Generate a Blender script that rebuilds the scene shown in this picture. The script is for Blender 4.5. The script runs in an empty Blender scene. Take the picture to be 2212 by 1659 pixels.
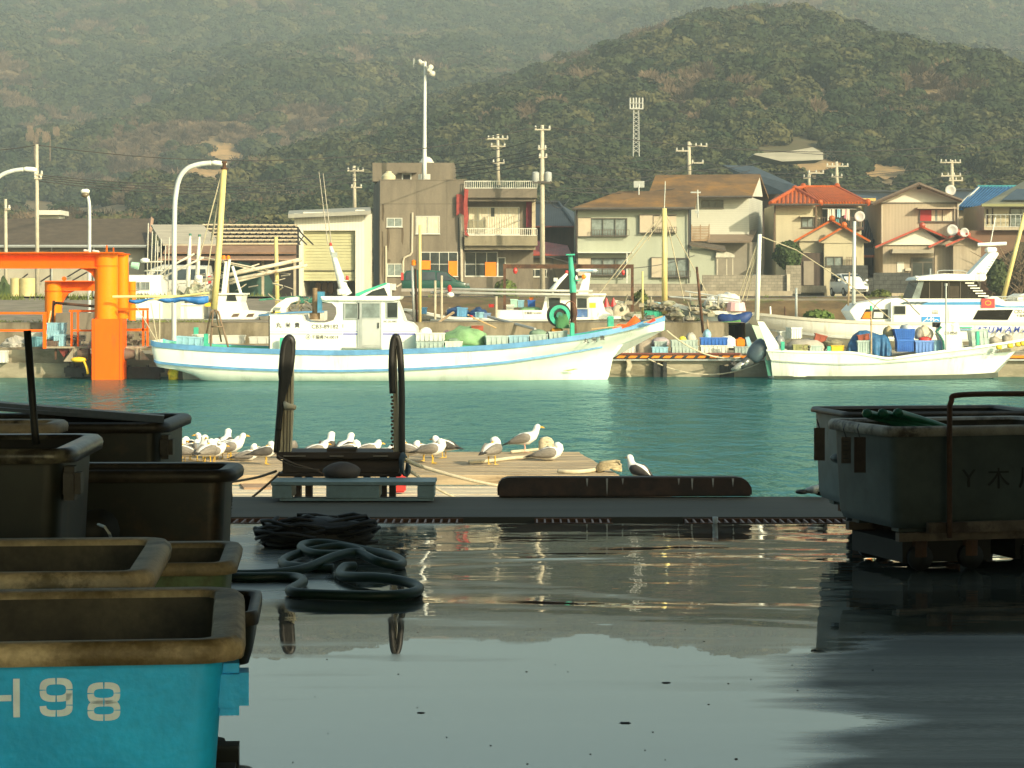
import bpy, bmesh, math, random
from mathutils import Vector, Matrix, noise as mnoise
R = random.Random(7)
sc = bpy.context.scene
col = sc.collection
# ---------------------------------------------------------------- camera, sky, sun, exposure
F = 5114.0; HU = 1106.0; HV = 635.0; EYE = 1.6        # focal length / horizon in photo pixels (2212 wide)
cd = bpy.data.cameras.new('camera'); cam = bpy.data.objects.new('camera', cd); col.objects.link(cam)
cd.sensor_width = 36; cd.lens = 36 * F / 2212; cd.shift_y = -(829.5 - HV) / 2212
cd.clip_start = 0.1; cd.clip_end = 6000
cam.location = (0, 0, EYE); cam.rotation_euler = (math.pi / 2, 0, 0)
sc.camera = cam
SUN_EL = math.radians(24); SUN_AZ = math.radians(41)    # azimuth: to the right of straight behind the camera
w = bpy.data.worlds.new('World'); sc.world = w; w.use_nodes = True
nt = w.node_tree; bg = nt.nodes['Background']
sky = nt.nodes.new('ShaderNodeTexSky'); sky.sky_type = 'NISHITA'; sky.sun_disc = False
sky.sun_elevation = SUN_EL; sky.sun_rotation = math.pi - SUN_AZ; sky.air_density = 1.15; sky.dust_density = 4.0; sky.ozone_density = 1.0
tn = nt.nodes.new('ShaderNodeMix'); tn.data_type = 'RGBA'; tn.blend_type = 'MULTIPLY'; tn.inputs[0].default_value = 1; tn.inputs[7].default_value = (.97, 1.09, .92, 1)   # camera white balance
nt.links.new(sky.outputs[0], tn.inputs[6]); nt.links.new(tn.outputs[2], bg.inputs[0]); bg.inputs[1].default_value = 0.14
sd = bpy.data.lights.new('sun', 'SUN'); so = bpy.data.objects.new('sun', sd); col.objects.link(so)
sd.energy = 4.0; sd.angle = math.radians(0.5); sd.color = (1.0, 0.865, 0.60)
sdir = Vector((math.sin(SUN_AZ) * math.cos(SUN_EL), -math.cos(SUN_AZ) * math.cos(SUN_EL), math.sin(SUN_EL)))
so.rotation_euler = sdir.to_track_quat('Z', 'Y').to_euler(); so.location = (30, -30, 40)
sc.view_settings.view_transform = 'Standard'; sc.view_settings.look = 'None'
sc.view_settings.exposure = 0.47; sc.view_settings.gamma = 1.0
try:
    sc.cycles.use_denoising = True; sc.cycles.max_bounces = 6; sc.cycles.volume_bounces = 0
    sc.cycles.transparent_max_bounces = 8; sc.cycles.sample_clamp_indirect = 6
except Exception: pass
# ---------------------------------------------------------------- helpers
def P(u, v, Y): return Vector(((u - HU) * Y / F, Y, EYE - (v - HV) * Y / F))
def X(u, Y): return (u - HU) * Y / F
def Z(v, Y): return EYE - (v - HV) * Y / F
def FL(u, v, z=0.0):                                   # a point on the plane of height z seen at (u, v)
    Y = (EYE - z) * F / (v - HV); return Vector((X(u, Y), Y, z))
WL = {}
class MB:
    def __init__(s): s.v = []; s.f = []
    def add(s, vs, fs):
        o = len(s.v); s.v += [Vector(p) for p in vs]; s.f += [tuple(i + o for i in f) for f in fs]; return s
    def box(s, x0, x1, y0, y1, z0, z1):
        return s.add([(x0,y0,z0),(x1,y0,z0),(x1,y1,z0),(x0,y1,z0),(x0,y0,z1),(x1,y0,z1),(x1,y1,z1),(x0,y1,z1)],
                     [(0,3,2,1),(4,5,6,7),(0,1,5,4),(1,2,6,5),(2,3,7,6),(3,0,4,7)])
    def bx(s, u0, u1, v0, v1, Y, d):                   # box whose front face fills the photo rectangle at distance Y
        return s.box(X(u0,Y), X(u1,Y), Y, Y + d, Z(v1,Y), Z(v0,Y))
    def prism(s, pts, y0, y1):                         # polygon in x,z pushed through y
        n = len(pts)
        return s.add([(x,y0,z) for x,z in pts] + [(x,y1,z) for x,z in pts],
                     [tuple(range(n)), tuple(range(2*n-1, n-1, -1))] + [(i, i+n, (i+1)%n+n, (i+1)%n) for i in range(n)])
    def pr(s, uv, Y, d): return s.prism([(X(u,Y), Z(v,Y)) for u, v in uv], Y, Y + d)
    def foot(s, pts, z0, z1):                          # footprint polygon in x,y pushed up
        n = len(pts)
        return s.add([(x,y,z0) for x,y in pts] + [(x,y,z1) for x,y in pts],
                     [tuple(range(n-1,-1,-1)), tuple(range(n, 2*n))] + [(i, (i+1)%n, (i+1)%n+n, i+n) for i in range(n)])
    def slab(s, quad, t):                              # thin plate: polygon of points, thickness t along its normal (downward)
        q = [Vector(p) for p in quad]; nn = (q[1]-q[0]).cross(q[-1]-q[0]).normalized()
        if nn.z < 0: nn = -nn
        n = len(q)
        return s.add(q + [p - nn*t for p in q], [tuple(range(n)), tuple(range(2*n-1,n-1,-1))] + [(i,(i+1)%n,(i+1)%n+n,i+n) for i in range(n)])
    def tube(s, pts, r, n=6, cap=True, close=False):
        pts = [Vector(p) for p in pts]; m = len(pts)
        rs = r if isinstance(r, (list, tuple)) else [r] * m
        rings = []; ref = None
        for i in range(m):
            a = pts[i-1] if (i or close) else pts[i]; b = pts[(i+1) % m] if (i < m-1 or close) else pts[i]
            t = (b - a).normalized()
            if ref is None: ref = Vector((0,0,1)) if abs(t.z) < .9 else Vector((0,1,0))
            sd_ = t.cross(ref)
            if sd_.length < 1e-5: sd_ = t.cross(Vector((1,0,0)))
            sd_.normalize(); up = sd_.cross(t).normalized(); ref = up
            rings.append([pts[i] + (sd_*math.cos(2*math.pi*k/n) + up*math.sin(2*math.pi*k/n)) * rs[i] for k in range(n)])
        return s.rings(rings, cap, close)
    def rings(s, rings, cap=True, close=False):
        m = len(rings); n = len(rings[0]); o = len(s.v)
        for r_ in rings: s.v += [Vector(p) for p in r_]
        for i in range(m if close else m - 1):
            j = (i + 1) % m
            for k in range(n): s.f.append((o+i*n+k, o+i*n+(k+1)%n, o+j*n+(k+1)%n, o+j*n+k))
        if cap and not close: s.f.append(tuple(o+k for k in range(n-1,-1,-1))); s.f.append(tuple(o+(m-1)*n+k for k in range(n)))
        return s
    def lathe(s, c, prof, n=12, ax='z'):
        c = Vector(c); rg = []
        for r, h in prof:
            ring = []
            for k in range(n):
                a = 2*math.pi*k/n; q = (r*math.cos(a), r*math.sin(a), h)
                if ax == 'y': q = (q[0], h, q[1])
                if ax == 'x': q = (h, q[0], q[1])
                ring.append(c + Vector(q))
            rg.append(ring)
        return s.rings(rg)
    def ball(s, c, rx, ry, rz, nu=12, nv=8, nz=0, seed=0, fr=2.0, sq=2.0):
        c = Vector(c); rg = []
        for i in range(nv + 1):
            th = math.pi * (i + (.02 if i == 0 else -.02 if i == nv else 0)) / nv; ring = []
            for k in range(nu):
                ph = 2*math.pi*k/nu; d = Vector((math.sin(th)*math.cos(ph), math.sin(th)*math.sin(ph), math.cos(th)))
                q = 1 + (nz * (mnoise.noise(d*fr + Vector((seed*3.1, seed, 0))) + (.55*mnoise.noise(d*fr*2.7 + Vector((seed, 7, 2))) + .35*mnoise.noise(d*fr*6 + Vector((2, seed, 5))) if nz > .13 else 0)) if nz else 0)
                if sq != 2.0: q *= (abs(d.x)**sq + abs(d.y)**sq + abs(d.z)**sq)**(-1/sq)
                ring.append(c + Vector((d.x*rx*q, d.y*ry*q, d.z*rz*q)))
            rg.append(ring)
        return s.rings(rg)
    def grid(s, pts):                                  # pts[i][j]
        n = len(pts); m = len(pts[0]); o = len(s.v)
        for r_ in pts: s.v += [Vector(p) for p in r_]
        for i in range(n-1):
            for j in range(m-1): s.f.append((o+i*m+j, o+(i+1)*m+j, o+(i+1)*m+j+1, o+i*m+j+1))
        return s
    def bounds(s):
        return [min(p[k] for p in s.v) for k in range(3)] + [max(p[k] for p in s.v) for k in range(3)]
def build(name, mb, m, parent=None, smooth=False, origin=None, bevel=0):
    me = bpy.data.meshes.new(name)
    if parent is not None: off = WL[parent]
    elif origin is not None: off = Vector(origin)
    else:
        b = mb.bounds(); off = Vector(((b[0]+b[3])/2, (b[1]+b[4])/2, b[2]))
    me.from_pydata([p - off for p in mb.v], [], mb.f); me.validate()
    bm = bmesh.new(); bm.from_mesh(me)
    bmesh.ops.recalc_face_normals(bm, faces=bm.faces)
    if bevel: bmesh.ops.bevel(bm, geom=[e for e in bm.edges if len(e.link_faces) == 2 and e.calc_face_angle(0) > .6], offset=bevel, segments=2, affect='EDGES', clamp_overlap=True)
    if smooth:
        for f in bm.faces: f.smooth = True
    bm.to_mesh(me); bm.free()
    if m is not None: me.materials.append(m)
    o = bpy.data.objects.new(name, me); col.objects.link(o)
    if parent is not None: o.parent = parent; WL[o] = WL[parent]
    else: o.location = off; WL[o] = off
    if smooth == 'auto':
        try: me.set_sharp_from_angle(angle=math.radians(40))
        except Exception: pass
    return o
def tag(o, label, cat, group=None):
    o['label'] = label; o['category'] = cat
    if group: o['group'] = group
    return o
def T(name, label, cat, loc=(0,0,0), group=None):
    o = bpy.data.objects.new(name, None); col.objects.link(o); o.location = loc; o.empty_display_size = .2
    WL[o] = Vector(loc); return tag(o, label, cat, group)
def one(name, label, cat, mb, m, group=None, smooth=False, bevel=0):
    return tag(build(name, mb, m, None, smooth, None, bevel), label, cat, group)
def struct(name, mb, m, smooth=False):
    o = build(name, mb, m, None, smooth, (0,0,0)); o['kind'] = 'structure'; return o
def copy_tree(o, parent=None):
    c = o.copy(); col.objects.link(c); c.parent = parent
    for ch in list(o.children): copy_tree(ch, c)
    return c
def cr(pts, n):                                        # Catmull-Rom through control points, n samples per span
    pts = [Vector(p) for p in pts]; out = []
    for i in range(len(pts)-1):
        p0 = pts[max(i-1,0)]; p1 = pts[i]; p2 = pts[i+1]; p3 = pts[min(i+2,len(pts)-1)]
        for k in range(n):
            t = k/n
            out.append(0.5*((2*p1)+(p2-p0)*t+(2*p0-5*p1+4*p2-p3)*t*t+(3*p1-p0-3*p2+p3)*t**3))
    out.append(pts[-1]); return out
def sag(a, b, d, n=12):
    a = Vector(a); b = Vector(b); return [a.lerp(b, i/n) - Vector((0,0,4*d*(i/n)*(1-i/n))) for i in range(n+1)]
# ---------------------------------------------------------------- materials
MATS = {}
def mat(name, c, rough=.6, var=.15, scale=3.0, metal=0, bump=0, c2=None, thr=.6, soft=.08, st=(1,1,1), spec=.5, fine=0, det=5, brick=None, wave=None, trans=0):
    if name in MATS: return MATS[name]
    m = bpy.data.materials.new(name); m.use_nodes = True; MATS[name] = m
    n = m.node_tree.nodes; L = m.node_tree.links; b = n['Principled BSDF']
    b.inputs['Roughness'].default_value = rough; b.inputs['Metallic'].default_value = metal
    b.inputs['Specular IOR Level'].default_value = spec * (.35 if 'orange' in name else 1)
    if trans: b.inputs['Transmission Weight'].default_value = trans
    tc = n.new('ShaderNodeTexCoord'); mp = n.new('ShaderNodeMapping'); L.new(tc.outputs['Object'], mp.inputs[0]); mp.inputs['Scale'].default_value = st
    nz = n.new('ShaderNodeTexNoise'); nz.inputs['Scale'].default_value = scale; nz.inputs['Detail'].default_value = det; nz.inputs['Roughness'].default_value = .65
    L.new(mp.outputs[0], nz.inputs['Vector'])
    def mix(a, bcol, fac, mode='MIX'):
        x = n.new('ShaderNodeMix'); x.data_type = 'RGBA'; x.blend_type = mode
        for sock, val in ((x.inputs[0], fac), (x.inputs[6], a), (x.inputs[7], bcol)):
            if hasattr(val, 'links') or hasattr(val, 'is_linked'): L.new(val, sock)
            else: sock.default_value = val if isinstance(val, float) else (*val, 1)
        return x.outputs[2]
    def ramp(src, a, b_):
        r = n.new('ShaderNodeMapRange'); r.inputs[1].default_value = a; r.inputs[2].default_value = b_; L.new(src, r.inputs[0]); r.interpolation_type = 'SMOOTHSTEP'; return r.outputs[0]
    lo = tuple(x*(1-var) for x in c); hi = tuple(min(1, x*(1+var)) for x in c)
    out = mix(lo, hi, ramp(nz.outputs['Fac'], .3, .7))
    hgt = nz.outputs['Fac']
    if brick:
        bt = n.new('ShaderNodeTexBrick'); rm = n.new('ShaderNodeMapping'); rm.inputs['Rotation'].default_value = (math.pi/2, 0, 0)
        L.new(tc.outputs['Object'], rm.inputs[0]); L.new(rm.outputs[0], bt.inputs['Vector'])
        bt.inputs['Scale'].default_value = 1; bt.inputs['Brick Width'].default_value = brick[0]; bt.inputs['Row Height'].default_value = brick[1]; bt.inputs['Mortar Size'].default_value = brick[2]
        bt.inputs['Color1'].default_value = (.85,.85,.85,1); bt.inputs['Color2'].default_value = (1.1,1.1,1.1,1); bt.inputs['Mortar'].default_value = (.55,.55,.55,1)
        out = mix(out, bt.outputs['Color'], 1.0, 'MULTIPLY')
    if wave:                                           # (axis, scale, depth)
        wv = n.new('ShaderNodeTexWave'); wv.bands_direction = wave[0]; wv.inputs['Scale'].default_value = wave[1]; wv.inputs['Distortion'].default_value = .3; wv.inputs['Detail'].default_value = 1
        L.new(tc.outputs['Object'], wv.inputs['Vector'])
        d = 1 - wave[2]; out = mix(out, mix((d,d,d), (1.05,1.05,1.05), wv.outputs['Fac']), 1.0, 'MULTIPLY')
    if c2:
        n2 = n.new('ShaderNodeTexNoise'); n2.inputs['Scale'].default_value = scale*.7; n2.inputs['Detail'].default_value = 8; n2.inputs['Roughness'].default_value = .7
        m2 = n.new('ShaderNodeMapping'); m2.inputs['Location'].default_value = (3.7, 1.3, 8.1); m2.inputs['Scale'].default_value = st
        L.new(tc.outputs['Object'], m2.inputs[0]); L.new(m2.outputs[0], n2.inputs['Vector'])
        out = mix(out, c2, ramp(n2.outputs['Fac'], thr-soft, thr+soft))
    if fine:
        n3 = n.new('ShaderNodeTexNoise'); n3.inputs['Scale'].default_value = scale*14; n3.inputs['Detail'].default_value = 3; L.new(tc.outputs['Object'], n3.inputs['Vector'])
        a = 1-fine; out = mix(out, mix((a,a,a), (1+fine,)*3, n3.outputs['Fac']), 1.0, 'MULTIPLY'); hgt = n3.outputs['Fac']
    L.new(out, b.inputs['Base Color'])
    if bump:
        bp = n.new('ShaderNodeBump'); bp.inputs['Strength'].default_value = bump; bp.inputs['Distance'].default_value = .02
        L.new(hgt, bp.inputs['Height']); L.new(bp.outputs[0], b.inputs['Normal'])
    return m
def flat(name, c, **k): return mat(name, c, var=k.pop('var', .06), **k)
M_conc = mat('concrete', (.34,.29,.21), .85, .22, 1.2, c2=(.16,.13,.09), thr=.62, soft=.12, st=(1,1,.5), fine=.12)
M_concd = mat('weathered_concrete', (.185,.155,.115), .9, .18, .55, c2=(.085,.07,.05), thr=.60, soft=.10, st=(1.6,1,.35), fine=.14)
M_concq = mat('quay_concrete', (.32,.28,.20), .85, .25, .9, c2=(.14,.12,.07), thr=.58, soft=.12, st=(.6,1,2.2), fine=.12)
M_white = mat('boat_gelcoat', (.86,.86,.78), .28, .05, 1.5, c2=(.54,.50,.38), thr=.66, soft=.10, st=(3,1,.35))
M_hull = mat('hull_paint', (.88,.90,.80), .25, .05, .8, c2=(.52,.50,.38), thr=.63, soft=.12, st=(2.2,1,.35))
M_bluetrim = mat('blue_trim_paint', (.11,.28,.50), .4, .18, 2)
M_green = mat('green_deck_paint', (.05,.42,.28), .45, .16, 2, c2=(.05,.22,.15), thr=.64)
M_dgreen = mat('dark_green_paint', (.03,.17,.12), .5, .15, 3)
M_orange = mat('orange_steel_paint', (.95,.125,.001), .55, .07, 1.1, c2=(.42,.09,.015), thr=.66, soft=.07, st=(2,1,.4), fine=.08)
M_yorange = mat('orange_pile_paint', (.95,.23,.001), .5, .06, 1.1, c2=(.62,.12,.012), thr=.64, soft=.08, st=(2,1,.3), fine=.08)
M_rust = mat('rusty_steel', (.10,.045,.022), .8, .4, 4, c2=(.05,.025,.015), thr=.55, fine=.2)
M_galv = mat('galvanised_steel', (.42,.44,.42), .45, .1, 4, metal=.3)
M_lamp = mat('lamp_post_paint', (.60,.63,.60), .4, .08, 2, c2=(.45,.44,.36), thr=.66)
M_pole = mat('utility_pole_concrete', (.50,.45,.34), .8, .12, 3, fine=.1)
M_black = mat('black_rubber', (.014,.014,.013), .6, .3, 6)
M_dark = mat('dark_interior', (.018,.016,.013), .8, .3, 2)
M_glass = mat('dark_window_glass', (.035,.045,.045), .06, .35, 1.5, spec=.8)
M_glassl = mat('pale_window_glass', (.20,.24,.23), .12, .3, 2.5, spec=.7)
M_frame = mat('aluminium_window_frame', (.62,.62,.56), .4, .05, 3, metal=.1)
M_bframe = mat('bronze_window_frame', (.10,.085,.065), .45, .1, 3)
M_curt = mat('curtain_cloth', (.62,.56,.42), .9, .2, 6, st=(6,1,.4))
M_shutter = mat('beige_metal_shutter', (.50,.42,.31), .6, .06, 2)
M_wood = mat('weathered_wood', (.34,.25,.155), .85, .3, 2.5, st=(.5,6,6), c2=(.16,.11,.07), thr=.6, fine=.15)
M_yel = mat('yellow_mast_paint', (.66,.54,.22), .5, .15, 3, st=(1,1,.4))
M_red = mat('red_plastic', (.55,.035,.03), .4, .1, 4)
M_ltblue = mat('pale_blue_plastic', (.28,.50,.60), .5, .12, 4)
M_blue = mat('blue_plastic', (.035,.15,.52), .45, .12, 4)
M_greyc = mat('grey_green_crate_plastic', (.38,.46,.42), .55, .12, 4, c2=(.26,.30,.26), thr=.66)
M_whitec = mat('white_crate_plastic', (.66,.66,.58), .55, .1, 4, c2=(.45,.43,.34), thr=.66)
M_tarpb = mat('blue_tarpaulin', (.025,.11,.24), .6, .35, 5, bump=.6)
M_tarpg = mat('green_net_cloth', (.20,.36,.17), .9, .25, 3, fine=.25)
M_tarpy = mat('grey_canvas', (.36,.33,.28), .9, .18, 2.5, fine=.12)
M_rope = mat('pale_rope', (.52,.45,.32), .9, .15, 12, fine=.25)
M_cable = mat('black_cable', (.03,.03,.03), .6, .1, 3)
M_grass = mat('grass_blades', (.13,.16,.035), .9, .35, 1.5)
M_leaf = mat('dark_hedge_leaves', (.045,.075,.018), .8, .45, .9)
M_twig = mat('dry_twigs', (.16,.115,.07), .9, .35, 2)
M_letter = mat('dark_lettering_paint', (.05,.05,.045), .5, .1, 4)
M_grlet = mat('faded_grey_lettering', (.13,.125,.11), .5, .1, 4)
M_oran = mat('orange_plastic', (.85,.24,.02), .45, .08, 4)
M_yelp = mat('yellow_plastic', (.80,.52,.03), .45, .1, 4)
def glazing(parent, u0, u1, v0, v1, Y, nx=2, ny=1, fm=None, gm=None, fw=1.6, proud=.07, name='window', sill=True, curtain=False):
    """window = frame part with a pane sub-part, 2.2 cm proud of the wall at Y"""
    fm = fm or M_frame; gm = gm or M_glass
    f = MB(); d = proud
    f.bx(u0,u1,v0,v0+fw,Y-d,d+.02); f.bx(u0,u1,v1-fw,v1,Y-d,d+.02)
    f.bx(u0,u0+fw,v0+fw,v1-fw,Y-d,d+.02); f.bx(u1-fw,u1,v0+fw,v1-fw,Y-d,d+.02)
    for i in range(1,nx):
        x = u0+(u1-u0)*i/nx; f.bx(x-fw*.4,x+fw*.4,v0+fw,v1-fw,Y-d*.8,d*.8+.02)
    for j in range(1,ny):
        y = v0+(v1-v0)*j/ny
        for i in range(nx):
            a = u0+(u1-u0)*i/nx+(fw if i==0 else fw*.4); b = u0+(u1-u0)*(i+1)/nx-(fw if i==nx-1 else fw*.4)
            f.bx(a,b,y-fw*.35,y+fw*.35,Y-d*.78,d*.78+.02)
    if sill: f.bx(u0-1.2,u1+1.2,v1,v1+1.4,Y-d-.05,d+.07)
    w_ = build(name, f, fm, parent)
    g = MB().bx(u0+fw,u1-fw,v0+fw,v1-fw,Y-.022,.012); build('pane', g, gm, w_)
    if curtain:
        c = MB(); n = 14; 
        for side in (0,1):
            a = u0+fw+1 if side == 0 else u0+(u1-u0)*.52; b = u0+(u1-u0)*.45 if side == 0 else u1-fw-1
            pts = [[P(a+(b-a)*i/n, vv, Y-.028-.008*(i%2)) for vv in (v0+fw+.3, v1-fw-.3)] for i in range(n+1)]
            c.grid(pts)
        build('curtain', c, M_curt, w_)
    return w_
# ================================================================ SETTING
def sstep(a, b, x):
    t = max(0, min(1, (x-a)/(b-a))); return t*t*(3-2*t)
# ---- water
def water_mat():
    m = bpy.data.materials.new('harbour_water'); m.use_nodes = True; n = m.node_tree.nodes; L = m.node_tree.links; b = n['Principled BSDF']
    b.inputs['Base Color'].default_value = (.003,.150,.140,1); b.inputs['Specular IOR Level'].default_value = .17; b.inputs['Roughness'].default_value = .16; b.inputs['IOR'].default_value = 1.33
    tc = n.new('ShaderNodeTexCoord')
    def nz(sc_, st, det):
        mp = n.new('ShaderNodeMapping'); mp.inputs['Scale'].default_value = st; L.new(tc.outputs['Object'], mp.inputs[0])
        x = n.new('ShaderNodeTexNoise'); x.inputs['Scale'].default_value = sc_; x.inputs['Detail'].default_value = det; x.inputs['Roughness'].default_value = .6; x.inputs['Distortion'].default_value = .4
        L.new(mp.outputs[0], x.inputs['Vector']); return x.outputs['Fac']
    a = nz(1.5, (1.35,.48,1), 3); c = nz(.3, (1,.6,1), 3)
    mu = n.new('ShaderNodeMath'); mu.operation = 'MULTIPLY_ADD'; L.new(c, mu.inputs[0]); mu.inputs[1].default_value = 1.6; L.new(a, mu.inputs[2])
    # calmer in the lee of the moored boats by the far quay
    sp = n.new('ShaderNodeSeparateXYZ'); L.new(tc.outputs['Object'], sp.inputs[0])
    mr = n.new('ShaderNodeMapRange'); mr.inputs[1].default_value = 72; mr.inputs[2].default_value = 83; mr.inputs[3].default_value = 1.0; mr.inputs[4].default_value = .30; L.new(sp.outputs['Y'], mr.inputs[0])
    bp = n.new('ShaderNodeBump'); bp.inputs['Distance'].default_value = .25; L.new(mr.outputs[0], bp.inputs['Strength']); L.new(mu.outputs[0], bp.inputs['Height']); L.new(bp.outputs[0], b.inputs['Normal'])
    # silty green body colour, with the glossy share of a ruffled surface
    n.remove(b); df = n.new('ShaderNodeBsdfDiffuse'); df.inputs['Color'].default_value = (.010,.092,.090,1); gl = n.new('ShaderNodeBsdfGlossy'); gl.inputs['Roughness'].default_value = .10; gl.inputs['Color'].default_value = (.62,.88,.90,1)
    fr_ = n.new('ShaderNodeFresnel'); fr_.inputs['IOR'].default_value = 1.33; L.new(bp.outputs[0], fr_.inputs['Normal']); L.new(bp.outputs[0], gl.inputs['Normal'])
    fm = n.new('ShaderNodeMath'); fm.operation = 'MULTIPLY'; L.new(fr_.outputs[0], fm.inputs[0]); mg = n.new('ShaderNodeMapRange'); mg.inputs[1].default_value = 73; mg.inputs[2].default_value = 84; mg.inputs[3].default_value = .30; mg.inputs[4].default_value = .48; L.new(sp.outputs['Y'], mg.inputs[0]); L.new(mg.outputs[0], fm.inputs[1])
    ms_ = n.new('ShaderNodeMixShader'); L.new(fm.outputs[0], ms_.inputs[0]); L.new(df.outputs[0], ms_.inputs[1]); L.new(gl.outputs[0], ms_.inputs[2]); L.new(ms_.outputs[0], n['Material Output'].inputs['Surface'])
    return m
g = MB().grid([[(x, y, -1.5) for y in (18.55, 40, 60, 75, 88.9)] for x in (-90, -40, 0, 40, 90)])
struct('water', g, water_mat())
# ---- wet market floor
def floor_mat():
    m = bpy.data.materials.new('wet_concrete_floor'); m.use_nodes = True; n = m.node_tree.nodes; L = m.node_tree.links; b = n['Principled BSDF']
    tc = n.new('ShaderNodeTexCoord')
    def nz(sc_, st, det, loc=(0,0,0), dist=0):
        mp = n.new('ShaderNodeMapping'); mp.inputs['Scale'].default_value = st; mp.inputs['Location'].default_value = loc; L.new(tc.outputs['Object'], mp.inputs[0])
        x = n.new('ShaderNodeTexNoise'); x.inputs['Scale'].default_value = sc_; x.inputs['Detail'].default_value = det; x.inputs['Distortion'].default_value = dist
        L.new(mp.outputs[0], x.inputs['Vector']); return x.outputs['Fac']
    def mth(op, a, c, d=None):
        x = n.new('ShaderNodeMath'); x.operation = op
        for i, v in enumerate((a, c, d)):
            if v is None: continue
            if hasattr(v, 'is_linked'): L.new(v, x.inputs[i])
            else: x.inputs[i].default_value = v
        return x.outputs[0]
    def rmp(s, a, c, o0=0., o1=1.):
        r = n.new('ShaderNodeMapRange'); r.interpolation_type = 'SMOOTHSTEP'; L.new(s, r.inputs[0])
        for i, v in enumerate((a, c, o0, o1)): r.inputs[i+1].default_value = v
        return r.outputs[0]
    sp = n.new('ShaderNodeSeparateXYZ'); L.new(tc.outputs['Object'], sp.inputs[0])
    # drier floor on the right side of the hall: x grows past a wandering line
    edge = mth('ADD', sp.outputs['X'], mth('MULTIPLY', nz(.9, (.35,1.6,1), 5, (2,0,0)), 2.6))
    edge2 = mth('SUBTRACT', edge, mth('MULTIPLY', sp.outputs['Y'], .22))
    dry = mth('MULTIPLY', rmp(edge2, .30, .75), rmp(sp.outputs['Y'], 10.9, 11.4, 1., 0.))
    # shallow film far out toward the drain: thin places let the concrete through
    thin = mth('MULTIPLY', rmp(nz(.55, (.55,.30,1), 4, (7.3,4.1,0), .5), .50, .56), rmp(sp.outputs['Y'], 11.8, 12.6))
    drym = mth('MAXIMUM', dry, mth('MULTIPLY', thin, .75))
    mx = n.new('ShaderNodeMix'); mx.data_type = 'RGBA'; L.new(drym, mx.inputs[0]); mx.inputs[6].default_value = (.045,.050,.040,1); mx.inputs[7].default_value = (.020,.028,.020,1)
    film = n.new('ShaderNodeMix'); film.data_type = 'RGBA'; L.new(mth('MULTIPLY', rmp(nz(1.6, (.22,1.9,1), 8, (3,8,0)), .46, .66), rmp(nz(45, (.5,1,1), 4, (1,1,0)), .25, .75)), film.inputs[0]); L.new(mx.outputs[2], film.inputs[6]); film.inputs[7].default_value = (.16,.17,.145,1)
    L.new(film.outputs[2], b.inputs['Base Color'])
    streak = nz(3.5, (.15,2.2,1), 4)
    L.new(mth('ADD', mth('MULTIPLY', drym, mth('MULTIPLY_ADD', streak, .35, .20)), mth('MULTIPLY', rmp(nz(2.2, (.35,1.6,1), 7, (9,2,0)), .48, .68), .085)), b.inputs['Roughness'])
    b.inputs['IOR'].default_value = 2.6
    L.new(mth('MULTIPLY_ADD', dry, -.47, .5), b.inputs['Specular IOR Level'])
    # ripples: water running toward the drain, calmer close to the camera
    h = mth('ADD', mth('ADD', mth('MULTIPLY', nz(.75, (.55,.9,1), 2, (1,5,0), .7), .55), mth('MULTIPLY', nz(5.0, (.5,1.2,1), 2), .035)), mth('MULTIPLY', sp.outputs['Y'], -.34))
    bp = n.new('ShaderNodeBump'); bp.inputs['Distance'].default_value = .055
    L.new(rmp(sp.outputs['Y'], 10.9, 12.6, .012, 1.0), bp.inputs['Strength']); L.new(h, bp.inputs['Height'])
    b2 = n.new('ShaderNodeBump'); b2.inputs['Distance'].default_value = .006; L.new(mth('MULTIPLY', drym, .35), b2.inputs['Strength']); L.new(nz(30, (.6,1,1), 4), b2.inputs['Height']); L.new(bp.outputs[0], b2.inputs['Normal'])
    L.new(b2.outputs[0], b.inputs['Normal'])
    return m
struct('floor', MB().box(-14, 9, -18, 16.5, -.3, 0), floor_mat())
M_dock = mat('dock_edge_concrete', (.055,.052,.040), .85, .16, 1.2, c2=(.05,.05,.045), thr=.62, st=(.3,3,1), fine=.15)
d = MB().box(-14, 9, 16.86, 18.55, -2.4, .012); d.box(-14, 9, 16.5, 16.86, -2.4, -.10)
struct('dock', d, M_dock)
M_shed = mat('shed_roof_underside', (.055,.055,.05), .8, .2, 1)
struct('shed_roof', MB().slab([(-24,-5.5,4.9),(14,-5.5,4.9),(14,13.0,4.5),(-24,13.0,4.5)], .2), M_shed)
struct('sun_block_wall', MB().box(9.05, 9.3, -5.5, 13.0, 0, 4.45), M_shed)  # unseen wall added to keep the low sun out of the hall
# ---- far shore: quay apron, boat yard, road, hill
def qz(x): return 1 if x < 9.3 else 0
struct('quay', MB().box(-70, 70, 88.6, 94.2, -2.6, -.64), M_concq)
def yard_z(x, y):
    lt = 1 - sstep(-9, -4, x)
    a = .46 + .94*max(0, min(1, (y-96)/36))
    b = .46 + .94*sstep(125, 129, y)
    base = a*lt + b*(1-lt)
    if x > 9.3: base = -.62 + 2.02*sstep(124.5, 128.5, y)
    if y > 132: base = max(base, 1.4)
    return base + .05*mnoise.noise(Vector((x*.5, y*.5, 0)))
xs = [-60 + i*1.2 for i in range(58)] + [9.29, 9.31] + [10 + i*1.2 for i in range(42)]
ys = [94.2 + i*1.3 for i in range(32)] + [137, 145, 155, 175, 200]
M_yard = mat('gravel_yard', (.22,.185,.135), .95, .25, 1.2, c2=(.14,.15,.05), thr=.60, soft=.06, fine=.25)
struct('yard', MB().grid([[(x, y, yard_z(x, y)) for y in ys] for x in xs]), M_yard)
M_road = mat('asphalt', (.16,.15,.13), .9, .12, .6, fine=.15)
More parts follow.
